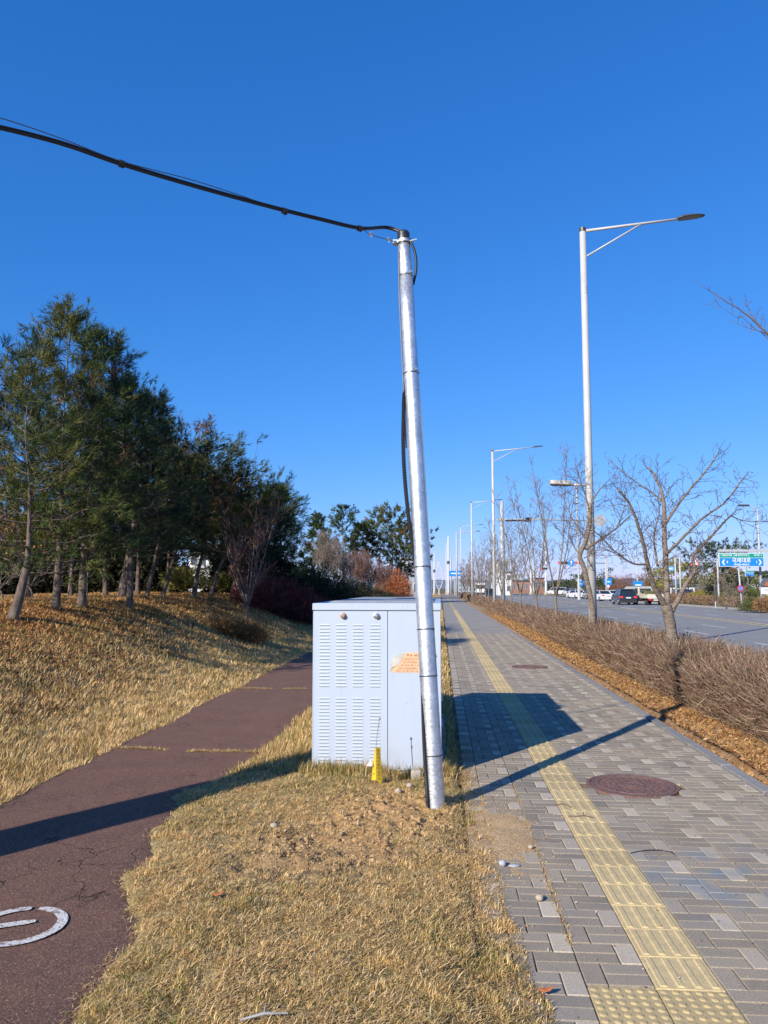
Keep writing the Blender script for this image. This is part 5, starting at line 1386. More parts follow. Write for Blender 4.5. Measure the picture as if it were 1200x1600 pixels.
PN = [ # px, Y, top px, top py, hb, R, palette, shape, branches, label, trunk lean
 (20,13.0, 60,545, 1.45,1.85,('mid','olive'),'cone',46,'airy pine leftmost on the bank with its grey trunk leaning right',0.12),
 (88,14.6,112,497, 1.3,1.9,('mid','olive'),'cone',56,'tallest pine, its straight trunk second from the left on the bank',0.10),
 (128,15.6,165,530,1.35,1.75,('blue','mid'),'cone',52,'dark trunked pine, third from the left, with its top just right of the tallest',0.11),
 (203,17.2,190,600,1.6,1.8,('dark','blue'),'cone',56,'dark pine with upright candles, pale trunk base nearest the bank slope',0.11),
 (190,19.5,238,625,1.5,1.9,('dark','blue'),'cone',52,'very dark pine with the thick trunk behind the fourth one',0.15),
 (228,22.0,282,668,1.3,2.1,('olive','dark'),'round',52,'olive tinged pine with a rounded top behind the dark candles',0.09),
 (253,23.5,322,690,1.5,2.2,('mid','dark'),'round',50,'round topped pine with a slim trunk left of the pale house',0.09),
 (302,24.5,345,700,2.1,2.2,('olive','mid'),'round',50,'pine with a slanting trunk right in front of the pale house',0.12),
 (328,26.5,388,738,2.0,2.3,('dark','mid'),'round',50,'pine with slanting dark trunk just right of the pale house',0.12),
 (362,29.0,402,762,1.4,2.1,('dark','blue'),'round',50,'dark round pine behind the fan shaped bare tree',0.12),
 (440,33.5,436,766,0.5,1.95,('mid','dark'),'cone',64,'bushy pyramid pine at the right end of the grove',0.12)]
for i, (px, Y, tx, ty, hb, Rm, pal, shp, nb, lb, tr) in enumerate(PN):
    X = bpx(px, Y); tpv = at_depth(tx, ty, Y+0.4); zb = H(X, Y); h = (tpv.z-zb)*(1.0 if shp == 'cone' else (0.86 if i < 7 else 0.73))
    far = Y > 18
    kw = {}
    if i == 0:
        kw['trunkpts'] = [Vector((X,Y,zb-.05)), at_depth(32,925,13.1), at_depth(44,865,13.2), at_depth(46,760,13.3), at_depth(40,660,13.3)]
    pine(X, Y, h, hb, Rm, 100+i, lb, pal, lean=(tpv.x-X, 0.4), n_br=nb, shape=shp, tr=tr*0.82, per=20 if not far else 14, nl=0.13 if i < 3 else (0.115 if not far else 0.15),
         w=0.010 if not far else 0.017, sh_len=0.20 if not far else 0.26, sh_per=(54 if i else 32) if not far else 42, topup=0.75 if shp == 'cone' else 0.45,
         brown=0.03 if i not in (5, 7) else 0.14, **kw)
# dense back row that closes the grove, and trees beyond the left edge whose shade falls on the bank
BK = [(-60,19,560,'dark'),(45,22,600,'dark'),(110,24,640,'dark'),(165,26,655,'dark'),(215,29,700,'dark'),(262,31,735,'dark'),(275,36,760,'mid'),(400,37,800,'dark'),(372,33,790,'dark')]
BKL = ['dark evergreen at the left edge behind the leftmost pine','dark evergreen between the first two front pine trunks, behind them','dark evergreen behind the tallest pine','dark evergreen behind the third pine trunk','dark evergreen behind the pine with upright candles','dark evergreen left of the pale house, deep in the grove','green evergreen rising directly behind the pale house gap','dark evergreen right of the fan shaped bare tree, behind it','dark low branched evergreen left behind the fan shaped bare tree']
for i, (px, Y, ty, pc) in enumerate(BK):
    X = bpx(px, Y); zb = H(X, Y); h = (at_depth(px, ty, Y).z-zb)*0.87
    pine(X, Y, h, 1.8 if i not in (7,8) else 0.7, 2.4, 200+i, BKL[i], (pc,'dark'), n_br=40, shape='round', per=10, nl=0.24, w=0.024, sh_len=0.3,
         sh_per=24, group='dark evergreens behind the front pines', name='evergreen_tree', tr=0.10)
for i, (X, Y, h) in enumerate(((-11.6,12.2,6.6),(-13.4,14.6,7.2),(-12.6,9.0,5.6),(-15.0,17.0,7.2))):
    pine(X, Y, h, 2.2, 1.9, 300+i, ['pine standing left of the view level with the nearest turf','pine left of the view behind the leftmost trunk','pine left of the view beside the concrete pole','pine far left of the view deep in the grove'][i],
         ('mid','dark'), n_br=34, per=9, nl=0.2, w=0.02, sh_len=0.25, sh_per=20, group=None, tr=0.11)

# ------------------------------------------------------------------ hedges and shrubs
hedge_m = attr_mat('hedge_twig', 0.8, 0.1, 6, spec=0.2)
def twig_cloud(name, pts, dirs, L, w, cols, m=hedge_m, parent=None, kind=None):
    """thin bent strips: two quads each"""
    N = len(pts); d = dirs/np.linalg.norm(dirs, axis=1)[:,None]; r = rng.normal(size=(N,3)); a = np.cross(d, r); a /= np.linalg.norm(a, axis=1)[:,None]
    b = np.cross(d, a); L = L[:,None]; w = w[:,None]/2; bend = b*L*rng.normal(0, 0.12, (N,1))
    mid = pts+d*L*0.5+bend; tip = pts+d*L
    V = np.stack([pts-a*w, pts+a*w, mid-a*w*.8, mid+a*w*.8, tip], 1).reshape(-1,3)
    i = np.arange(N)[:,None]*5; F_ = (i[:,:,None]+np.array([[0,1,3],[0,3,2],[2,3,4]])[None]).reshape(-1,3)
    return np_obj(name, V, F_, m, parent=parent, col=np.repeat(cols, 5, 0), kind=kind)
TW = np.array([(0.27,0.19,0.125),(0.16,0.10,0.07),(0.38,0.29,0.20),(0.12,0.075,0.055),(0.21,0.125,0.095)])
def hedge(name, s0, s1, t0, t1, h, n, label, wscale=1.0, leaf=0.35, tw=TW, lc=LEAFC, power=1.3, group=None, z0=0.0, cat='hedge'):
    c0 = P((s0+s1)/2 if s0 < 40 else s0, (t0+t1)/2, z0); e = empty(name, c0, label, cat, group)
    q = 1-power; u = rng.random(n); s = (s0**q+(s1**q-s0**q)*u)**(1/q) if s0 > 0 else s0+(s1-s0)*u
    ph = rng.random(n); tc_ = (t0+t1)/2; hw = (t1-t0)/2
    t = tc_ + hw*np.tanh(rng.normal(0,1.0,n))*0.95
    hh = h*np.array([1+0.16*nz(a*1.0, b, 3, 1.3)+0.10*nz(a, b, 5, 4.0)-0.25*sm(0.6,1.05,abs(b-tc_)/hw) for a, b in zip(s, t)])
    zz = hh*rng.random(n)**0.75*0.86
    base = np.array([P(a, b, z0+z) for a, b, z in zip(s, t, zz)])
    out = np.stack([np.array(P(0,1,0))*x for x in (t-tc_)/hw])*0.55
    d = np.stack([rng.normal(0,.42,n), rng.normal(0,.42,n), rng.normal(0.75,0.4,n)], 1)+out
    L = np.minimum(0.10+0.22*rng.random(n), (hh*1.12-zz)*1.2+0.05)
    cols = tw[rng.integers(0,len(tw),n)]*(0.7+0.6*rng.random((n,1)))
    w = (0.0038+0.00033*s)*wscale
    twig_cloud('twigs', base, d, L, w, cols, parent=e)
    m = int(n*leaf); k = rng.integers(0, n, m); f = rng.random((m,1)); lp = base[k]+d[k]/np.linalg.norm(d[k],axis=1)[:,None]*L[k][:,None]*f
    leaves('leaves', lp, (0.009+0.0006*s[k])*wscale**0.5*(0.7+0.6*rng.random(m)), lc[rng.integers(0,len(lc),m)]*(0.7+0.6*rng.random((m,1))), flat=2.0, parent=e, kind=None)
    return e
HL = np.array([(0.16,0.075,0.05),(0.20,0.11,0.06),(0.13,0.06,0.045),(0.24,0.15,0.07),(0.10,0.11,0.035)])
hedge('hedge', 1.5, 6.6, 3.5, 4.95, 0.80, 16000, 'brown leafless hedge beside the pavement continuing out of view at the right', leaf=0.6, lc=HL)
hedge('hedge', 6.6, 26, 3.5, 4.95, 0.80, 130000, 'waist high brown leafless hedge between the pavement and the road, nearest stretch', leaf=0.9, lc=HL)
hedge('hedge', 26, 150, 3.6, 4.95, 0.82, 42000, 'far stretch of the brown roadside hedge running to the junction', leaf=0.5, lc=HL, wscale=0.8)
# opposite side of the road
FT = np.array([(0.24,0.16,0.10),(0.30,0.21,0.13),(0.19,0.12,0.08)])
hedge('hedge', 44, 75, 25.8, 27.6, 0.95, 9000, 'trimmed brown hedge across the road around the sign poles', tw=FT, wscale=1.6, leaf=0.8, lc=np.array([(0.20,0.10,0.05),(0.16,0.12,0.05),(0.10,0.11,0.04)]))
hedge('hedge', 77, 112, 25.8, 27.4, 0.95, 8000, 'brown hedge across the road behind the cream truck', tw=FT, wscale=1.3, leaf=0.8, lc=np.array([(0.20,0.11,0.06),(0.16,0.10,0.05)]))
def shrub(name, X, Y, z0, rx, ry, h, n, tw, lc, label, cat='shrub', group=None, w=0.012, L0=0.25, leaf=1.0, ls=0.03, top=None):
    e = empty(name, (X, Y, z0), label, cat, group); u = rng.normal(size=(n,3)); u /= np.linalg.norm(u, axis=1)[:,None]
    u[:,2] = np.abs(u[:,2]); rr = rng.random(n)**0.45*(1+0.22*np.array([noise.noise(Vector((a*2.2+X, b*2.2+Y, c*2.2))) for a, b, c in u]))
    p = np.stack([X+u[:,0]*rr*rx, Y+u[:,1]*rr*ry, z0+u[:,2]*rr*h*0.9], 1)
    d = u*np.array([0.8,0.8,1.0])+rng.normal(0,.35,(n,3))+np.array([0,0,.25])
    c = tw[rng.integers(0,len(tw),n)]*(0.7+0.6*rng.random((n,1)))
    twig_cloud('twigs', p, d, np.full(n, L0)*(0.5+rng.random(n)), np.full(n, w), c, parent=e)
    m = int(n*leaf)
    if m:
        k = rng.integers(0, n, m); leaves('leaves', p[k]+rng.normal(0,.08,(m,3))+np.array([0,0,.05]), ls*(0.6+0.8*rng.random(m)), lc[rng.integers(0,len(lc),m)]*(0.65+0.7*rng.random((m,1))), flat=2.0, parent=e, kind=None)
    return e
RT = np.array([(0.16,0.045,0.045),(0.11,0.035,0.035),(0.20,0.07,0.06)]); RL = np.array([(0.17,0.035,0.04),(0.11,0.028,0.03),(0.22,0.06,0.055)])
RG = 'dark red shrubs at the end of the bank'
for i, (px, Y, rx, h) in enumerate(((402,27.5,1.0,1.25),(430,28.5,1.1,1.45),(462,29.0,1.1,1.35),(492,30.5,1.1,1.15),(520,33,1.1,0.95),(540,37,1.0,0.8))):
    X = bpx(px, Y); shrub('red_shrub', X, Y, H(X, Y)-0.05, rx, 1.1, h, 2600, RT, RL, ['dark red shrub at the left end of its row below the pyramid pine','tallest dark red shrub, second from the left of its row','dark red shrub above the cabinet\'s left edge','dark red shrub behind the left part of the cabinet lid','low dark red shrub second from the right of its row','smallest dark red shrub, at the right end of its row'][i], group=RG, w=0.016, L0=0.28, leaf=1.3, ls=0.035)
DK = np.array([(0.035,0.04,0.025),(0.05,0.05,0.03),(0.03,0.035,0.02)])
for i, (px, Y, rx, h) in enumerate(((500,38,1.8,2.3),(535,44,2.0,1.9),(565,52,2.2,1.7),(590,60,2.4,1.3),(470,36,1.5,2.2))):
    X = bpx(px, Y); shrub('evergreen_shrub', X, Y, H(X, Y)-0.05, rx, 1.5, h, 2600, DK, DK, ['near black evergreen bush behind the dark red shrubs','dark evergreen bush right of the near black one','dark bush under the bare pinkish trees','low dark bush left of the orange tree','dark evergreen bush right beside the pyramid pine'][i], group='dark bushes behind the red shrubs', w=0.03, L0=0.3, leaf=1.3, ls=0.06)
OT = np.array([(0.42,0.20,0.06),(0.30,0.15,0.06),(0.24,0.14,0.07)]); OL = np.array([(0.46,0.19,0.05),(0.36,0.16,0.05),(0.26,0.13,0.05)])
X = bpx(384,20.5); shrub('orange_shrub', X, 20.5, H(X,20.5)-.05, 0.62, 0.5, 0.5, 2600, OT, OL, 'low orange leaved shrub on the bank below the bare fan shaped tree', group='low shrubs on the bank', w=0.01, L0=0.2, ls=0.022)
X = bpx(345,20.0); shrub('brown_shrub', X, 20.0, H(X,20.0)-.05, 0.75, 0.5, 0.42, 2200, np.array([(0.14,0.09,0.045),(0.18,0.11,0.05)]), np.array([(0.16,0.09,0.04),(0.2,0.12,0.05)]), 'low dull brown shrub just left of the orange one', group='low shrubs on the bank', w=0.01, L0=0.2, ls=0.022)
ORT = np.array([(0.40,0.13,0.05),(0.30,0.10,0.05),(0.46,0.19,0.07)])
for px, Y, rx, h, lb in ((617,82,1.9,3.6,'rust orange tree with dense twigs standing left of the pale glass building'),(600,84,1.0,2.6,'smaller rust orange bush leaning against the left of the orange tree')):
    X = bpx(px, Y); shrub('orange_tree', X, Y, H(X,Y), rx, 1.4, h, 3200, ORT, ORT, lb, cat='tree', group='rust orange trees far along the path', w=0.035, L0=0.45, leaf=1.0, ls=0.07)
# fan shaped bare tree on the bank and leafy coppice behind the first trunks
X = bpx(385, 22.0); fan_tree(X, 22.0, (at_depth(400,752,22).z-H(X,22))*0.78, 77, 'bare purplish brown tree spreading like a fan before the dark pines', group=None, bark=zelk, twm=twig_red, stems=8, spread=0.48, z0=H(X,22), r0=0.06, fork_h=0.7, tl=0.75, dens=0.5, minr=0.005)
for i, (px, Y, h, lb) in enumerate(((52,18.5,2.3,'many stemmed coppice with orange brown leaves between the first two pine trunks'),(6,19.5,2.0,'leafy brown coppice at the left edge behind the first pine'),(136,20.0,2.0,'small pale stemmed bare tree between the third and fourth pine trunks'),(106,19.0,1.9,'thin pale stem between the second and third pine trunks'))):
    X = bpx(px, Y); z = H(X, Y)
    tr_ = fan_tree(X, Y, h, 90+i, lb, group=None, bark=twig_pale if i > 1 else zelk, twm=twig_pale, stems=8 if i < 2 else 3, spread=0.75 if i < 2 else 0.3, z0=z, r0=0.03 if i < 2 else 0.022, fork_h=0.3 if i < 2 else 0.9, tl=0.5, dens=0.7, minr=0.006, name='coppice_shrub' if i < 2 else 'bare_sapling', cat='shrub' if i < 2 else 'sapling')
    if i < 2:
        n = 900; u = rng.normal(size=(n,3))*np.array([0.55,0.4,0.33]); p = np.array([X, Y, z+1.75])+u
        leaves('leaves', p, 0.035+0.03*rng.random(n), np.array([(0.33,0.15,0.055),(0.24,0.11,0.05),(0.38,0.2,0.08)])[rng.integers(0,3,n)]*(0.7+0.5*rng.random((n,1))), flat=2.0, parent=tr_, kind=None)
X = bpx(310, 37)
for px, Y, rx, h, lb in ((290,30,0.9,0.9,'round yellow green shrub lit by the sun under the pines left of the pale house'),(355,33,0.8,0.8,'yellow green shrub between trunks right of the pale house')):
    X = bpx(px, Y); z = H(X, Y); shrub('yellow_green_shrub', X, Y, z+0.2, rx, 0.7, h, 1500, np.array([(0.16,0.15,0.04),(0.22,0.19,0.05)]), np.array([(0.20,0.19,0.05),(0.14,0.14,0.04)]), lb, w=0.02, ls=0.05, group=None)
# evergreen screen closing the view under the grove's crowns
X0_ = bpx(-40, 31)
for i in range(12):
    px = -50+i*42
    if 285 < px < 350: continue
    Y = 30+0.35*i; X = bpx(px, Y); shrub('evergreen_shrub', X, Y, H(X, Y)-0.1, 1.35, 0.9, 2.7, 1500, DK, DK, 'dark evergreen bush of the screen seen between the pine trunks', group='evergreen screen behind the grove', w=0.05, L0=0.4, leaf=1.6, ls=0.11)
# pinkish bare trees in the middle distance
for i, (px, Y, h, m_) in enumerate(((505,50,3.6,twig_pale),(522,56,3.4,twig_pale),(548,62,3.2,twig_red),(563,60,3.3,twig_red),(580,64,3.2,twig_red),(596,70,3.2,twig_red),(612,90,3.8,twig_red),(560,74,3.6,twig_pale),(628,92,4.0,twig_red),(540,52,2.6,twig_pale))):
    X = bpx(px, Y); fan_tree(X, Y, h, 140+i, ['grey brown bare tree above the cabinet\'s left end, nearest the grove','second grey brown bare tree right of the grove','pinkish twigged low bare tree under the tall pine of small crown','pinkish bare tree just right of the one under the small crowned pine','pinkish bare tree midway between the grove and the orange tree','pinkish bare tree left of the smaller orange bush','pinkish bare tree rising behind the rust orange tree','grey brown bare tree farther back among the pinkish ones','pinkish bare tree between the orange tree and the glass building','lowest grey brown bare tree, by the dark bushes above the cabinet'][i], group='pinkish bare trees beyond the cabinet' if m_ is twig_red else 'grey brown bare trees beyond the cabinet', twm=m_, stems=6, spread=0.42, z0=H(X,Y), r0=0.06, fork_h=1.0, tl=0.9, dens=0.9, minr=0.011, depth=2, lod=0.9)
# tall pines in the middle distance
MP = [(497,70,808,2.6,1.3,'cone',('mid','blue'),'slim pointed grey green conifer, faintest of the tall ones above the cabinet'),
      (536,80,795,3.6,2.1,'round',('mid','dark'),'tall pine with a small dense crown on a thin trunk, left of the pair'),
      (568,84,822,4.0,1.5,'round',('mid','dark'),'small dark pine crown between the two tall pine groups'),
      (592,88,800,4.2,2.3,'round',('olive','mid'),'tall olive crowned pine, left one of the big pair'),
      (612,86,797,4.2,2.6,'round',('olive','mid'),'broadest tall pine of the big pair, beside the steel pole'),
      (630,92,822,3.4,2.0,'round',('dark','mid'),'darker pine hanging low beside the steel pole')]
for i, (px, Y, ty, hb, Rm, shp, pal, lb) in enumerate(MP):
    X = bpx(px, Y); zb = H(X, Y); tpv = at_depth(px+(4 if i > 2 else 0), ty, Y)
    pine(X, Y, tpv.z-zb, hb, Rm, 400+i, lb, pal, n_br=34, shape=shp, per=10, nl=0.30, w=0.06, sh_len=0.42, sh_per=26, group='tall pines beyond the cabinet', tr=0.17, topup=0.2 if shp=='round' else 0.5, lean=(tpv.x-X, 0))
X = bpx(647, 120); pine(X, 120, at_depth(640,836,120).z, 3.6, 4.0, 420, 'dark wide evergreen mass directly left of the steel pole over the glass building', ('dark','dark'), z0=0, n_br=26, shape='umbrella', per=9, nl=0.5, w=0.09, sh_len=0.6, sh_per=22, group=None, name='evergreen_tree', tr=0.2)

# ------------------------------------------------------------------ buildings
white_w = mat('white_render', (0.66,0.65,0.63), 0.8, col2=(0.58,0.57,0.55), scale=0.8)
pane_m = mat('window_glass', (0.05,0.075,0.10), 0.12, col2=(0.08,0.11,0.14), scale=0.5, spec=0.8)
grey_w = mat('blue_grey_cladding', (0.33,0.37,0.42), 0.6, col2=(0.28,0.31,0.36), scale=0.4)
roof_m = mat('dark_roof', (0.05,0.05,0.055), 0.6)
brick_w = mat('red_brown_wall', (0.30,0.15,0.11), 0.85, col2=(0.22,0.12,0.09), scale=2)
def building(name, px0, px1, Y, py_top, depth, wall, label, floors=2, bays=3, roof='flat', win=0.55, z0=0.0, cat='building', group=None, pane=None, ovh=0.3):
    a = at_depth(px0, py_top, Y); b = at_depth(px1, py_top, Y); w = b.x-a.x; h = a.z-z0; e = empty(name, (a.x, Y, z0), label, cat, group)
    B = lambda mb, n, m, p=e: build(mb, n, m, parent=p, world_coords=False)
    mb = MB(); mb.box(0, w, 0, depth, -0.3, h); B(mb, 'wall', wall)
    if roof == 'flat':
        mb = MB(); mb.bbox(-ovh, w+ovh, -ovh, depth+ovh, h+0.002, h+0.28, 0.03); B(mb, 'roof', roof_m if wall is not grey_w else grey_w)
    else:
        mb = MB(); mb.prism([(-0.4,h),(w+0.4,h),(w*0.5,h+w*0.28)], 0, 1, M=lambda x,y,z: (x, -0.4+z*(depth+0.8), y+0.002)); B(mb, 'roof', roof_m)
    fh = h/floors
    for f in range(floors):
        for k in range(bays):
            cw = w/bays; x0 = cw*k+cw*(1-win)/2; x1 = x0+cw*win; z_0 = fh*f+fh*0.32; z_1 = fh*f+fh*0.80
            mb = MB(); mb.box(x0, x1, -0.05, -0.003, z_0, z_1); fr = B(mb, 'window', white_w if wall is not white_w else grey_w)
            mb = MB(); g = (x1-x0)*0.06; mb.box(x0+g, (x0+x1)/2-g/2, -0.058, -0.052, z_0+g, z_1-g); B(mb, 'pane', pane or pane_m, fr)
            mb = MB(); mb.box((x0+x1)/2+g/2, x1-g, -0.058, -0.052, z_0+g, z_1-g); B(mb, 'pane', pane or pane_m, fr)
    return e
building('house', 296, 338, 44, 858, 7, white_w, 'pale two storey house glimpsed between the slanting pine trunks', floors=2, bays=3, z0=1.3, group=None)
building('house', 206, 226, 46, 872, 6, white_w, 'pale house corner barely seen between the trunks left of the other house', floors=1, bays=2, z0=1.0)
building('glass_building', 628, 660, 118, 874, 7, grey_w, 'pale blue glass fronted building just left of the steel pole', floors=2, bays=2, win=0.8)
building('office_block', 716, 742, 300, 905, 20, grey_w, 'low grey block far behind the trees at the end of the hedge', floors=3, bays=5)
building('office_block', 778, 800, 190, 895, 12, white_w, 'pale grey box like building just left of the big signal pole', floors=2, bays=2)
building('office_block', 794, 818, 340, 898, 20, grey_w, 'distant blue grey block right of the big signal pole', floors=4, bays=5)
building('brick_building', 800, 832, 240, 908, 10, brick_w, 'low red brown building behind the slender trees', floors=1, bays=5)
building('brick_building', 836, 850, 240, 904, 10, brick_w, 'red brown building between the white masts', floors=1, bays=3)
building('white_building', 1184, 1240, 150, 895, 12, white_w, 'white building peeping out at the right edge behind the house shaped sign', floors=2, bays=5)
building('store', 1040, 1085, 170, 917, 10, white_w, 'low white building behind the dark parked car', floors=1, bays=5)
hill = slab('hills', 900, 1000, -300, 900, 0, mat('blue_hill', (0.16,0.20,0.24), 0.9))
me = hill.data
mb = MB()
for k in range(40):
    x = -700+k*50
    mb.add([P(1400, x-90, 0), P(1400, x+90, 0), P(1400+60, x, 16+16*abs(nz(k,0,3,.45)))], [(0,1,2)])
V = []; F_ = []
for i in range(81):
    t_ = -900+i*30; hh = 14+22*abs(nz(i,0,3,.21))+6*nz(i,1,1,.9)
    V += [P(1300, t_, -2), P(1380, t_, hh), P(1500, t_, -2)]
for i in range(80): F_ += [(3*i,3*i+3,3*i+4,3*i+1),(3*i+1,3*i+4,3*i+5,3*i+2)]
bpy.data.objects.remove(hill); np_obj('hills', np.array(V), np.array(F_), MATS['blue_hill'], kind='structure', nv=4, smooth=True)

# ------------------------------------------------------------------ white masts of the junction sculpture
white_p = mat('white_paint_steel', (0.60,0.61,0.63), 0.5)
def mast(px, Y, ty, by, w0, w1, label, ring=True):
    b = at_depth(px, by, Y); b.z = 0; t_ = at_depth(px, ty, Y); e = empty('white_mast', tuple(b), label, 'mast', 'white sculptural masts at the junction')
    mb = MB(); mb.tube([b, b+(t_-b)*0.7, b+(t_-b)*0.9, t_], [w0, w0*0.85, (w0+w1)/2, w1], 8); build(mb, 'shaft', white_p, parent=e)
    mb = MB(); mb.tube([b, b+Vector((0,0,.5))], w0*1.7, 8); build(mb, 'foot', conc, parent=e)
    if ring:
        c = b+(t_-b)*0.55; mb = MB(); mb.tube([c-Vector((0,0,.35)), c+Vector((0,0,.35))], w0*1.25, 8); build(mb, 'lamp', roof_m, parent=e)
mast(678.5,190,862,918,0.22,0.05,'short pointed white mast immediately right of the steel pole')
mast(700.5,190,838,920,0.27,0.17,'tall square topped white mast above the end of the pavement')
mast(697.3,192,848,920,0.15,0.05,'thin white mast leaning against the tall square topped one', ring=False)
mast(853,190,840,920,0.30,0.22,'tall white mast between the slender trees right of the signal pole', ring=False)
mast(829.5,192,858,919,0.26,0.05,'pointed white mast left of the tall one, by the red brown building', ring=False)
mast(834.5,194,886,919,0.34,0.1,'short white mast standing closest to the tall one', ring=False)
# leaf shaped lattice figure
b = at_depth(686,918,185); b.z = 0; e = empty('lattice_sculpture', tuple(b), 'pale leaf shaped lattice sculpture between the white masts', 'sculpture')
mb = MB(); n = 14; hgt = at_depth(686,878,185).z; prof = [(math.sin(math.pi*(i/n)**0.8)*0.85, 1.2+(hgt-1.2)*i/n) for i in range(n+1)]
for sg in (-1,1): mb.tube([b+Vector((sg*x,0,z)) for x, z in prof], 0.07, 5)
build(mb, 'rim', white_p, parent=e)
for i in range(2, n-1, 2):
    mb = MB(); mb.tube([b+Vector((-prof[i][0],0,prof[i][1])), b+Vector((prof[i][0],0,prof[i][1]))], 0.05, 4); build(mb, 'rung', white_p, parent=e)
mb = MB(); mb.tube([b, b+Vector((0,0,1.3))], 0.12, 6); build(mb, 'foot', white_p, parent=e)

# ------------------------------------------------------------------ traffic signals, signs
black_h = mat('signal_housing', (0.035,0.035,0.04), 0.5)
red_l = bpy.data.materials.new('red_signal_light'); red_l.use_nodes = True; pb_ = red_l.node_tree.nodes['Principled BSDF']
pb_.inputs['Base Color'].default_value = (0.6,0.02,0.02,1); pb_.inputs['Emission Color'].default_value = (1,0.04,0.05,1); pb_.inputs['Emission Strength'].default_value = 2.5
off_l = mat('dark_signal_lens', (0.03,0.04,0.03), 0.3)
blue_s = mat('blue_sign_face', (0.008,0.22,0.66), 0.45, col2=(0.01,0.20,0.60), scale=1)
green_s = mat('green_sign_face', (0.006,0.30,0.22), 0.45)
white_s = mat('white_sign_print', (0.80,0.81,0.82), 0.5)
red_s = mat('red_sign_print', (0.60,0.03,0.04), 0.5)
grey_s = mat('grey_sign_back', (0.46,0.46,0.46), 0.5, metal=0.3)
pole_g = mat('grey_steel_pole', (0.42,0.43,0.44), 0.5, col2=(0.36,0.37,0.38), scale=3)
def signal_head(mb_parent, c, lit=True, scale=1.0):
    w, h, d = 1.25*scale, 0.36*scale, 0.2
    mb = MB(); mb.bbox(c.x-w/2, c.x+w/2, c.y-0.1, c.y+0.1, c.z-h/2, c.z+h/2, 0.03); hd = build(mb, 'signal_head', black_h, parent=mb_parent)
    for k in range(4):
        x = c.x-w/2+w*(k+0.5)/4; mb = MB(); mb.tube([(x, c.y-0.1, c.z), (x, c.y-0.125, c.z)], 0.125*scale, 12); build(mb, 'lens', red_l if (k == 0 and lit) else off_l, parent=hd)
        mb = MB(); mb.add([(x-0.14*scale,c.y-.1,c.z),(x-0.1*scale,c.y-.1,c.z+.14*scale),(x+.1*scale,c.y-.1,c.z+.14*scale),(x+.14*scale,c.y-.1,c.z),
                           (x-0.14*scale,c.y-.3,c.z),(x-0.1*scale,c.y-.3,c.z+.14*scale),(x+.1*scale,c.y-.3,c.z+.14*scale),(x+.14*scale,c.y-.3,c.z)], [(0,1,5,4),(1,2,6,5),(2,3,7,6)]); build(mb, 'visor', black_h, parent=hd)
# big signal pole and mast arm in the planting strip
b = at_depth(786.5, 960, 62); b.z = 0; tz = at_depth(785, 783, 62).z
e = empty('signal_pole', tuple(b), 'thick grey signal pole with a long horizontal mast arm over the road', 'signal pole')
mb = MB(); mb.tube([b-Vector((0,0,.2)), Vector((b.x, b.y, tz))], [0.19,0.15], 12); build(mb, 'pole', pole_g, parent=e, smooth=True)
za = at_depth(785,812,62).z; xe = at_depth(948,817,62).x
mb = MB(); mb.tube([(b.x-0.5,b.y,za), (b.x+3,b.y,za+.02), (xe,b.y,za-0.12)], [0.06,0.06,0.035], 8); build(mb, 'mast_arm', pole_g, parent=e, smooth=True)
mb = MB(); mb.tube([(b.x+0.3,b.y,za-0.05),(b.x+2.0,b.y,za-0.05)], 0.09, 8); mb.bbox(b.x+1.9,b.x+2.3,b.y-.15,b.y+.15,za-.18,za+.18,.03); build(mb, 'camera_housing', black_h, parent=e)
mb = MB(); mb.bbox(b.x-0.62,b.x-0.22,b.y-.2,b.y+.2,at_depth(0,905,62).z,at_depth(0,878,62).z,.03); build(mb, 'control_box', lamp_m, parent=e)
c = Vector((at_depth(937,815,62).x, b.y-0.12, za-0.1)); mb = MB(); mb.tube([c, c+Vector((0,.03,0))], 0.48, 24); build(mb, 'round_sign_back', grey_s, parent=e)
mb = MB(); mb.bbox(at_depth(791,880,62).x, at_depth(796,880,62).x, b.y-.1, b.y+.1, at_depth(0,893,62).z, at_depth(0,873,62).z,.03); build(mb, 'sign_board', grey_s, parent=e)
# tall mast with a crow's nest
b = at_depth(905, 934, 120); b.z = RZ; e = empty('camera_mast', tuple(b), 'tall slim grey mast with a small platform on top, left of the nearest lamp pole', 'mast')
tz = at_depth(905,758,120).z; zz = at_depth(905,905,120).z
mb = MB(); mb.tube([b, Vector((b.x,b.y,zz))], [0.26,0.22], 10); mb.tube([Vector((b.x,b.y,zz)), Vector((b.x,b.y,tz))], [0.15,0.09], 10); build(mb, 'pole', pole_g, parent=e)
mb = MB()
for q in (763,777,786): 
    z_ = at_depth(905,q,120).z; mb.tube([(b.x,b.y,z_),(b.x,b.y,z_+.12)], 0.42, 12)
mb.bbox(b.x-.15,b.x+.15,b.y-.15,b.y+.15,tz-.1,tz+.5,.03); build(mb, 'platform', pole_g, parent=e)
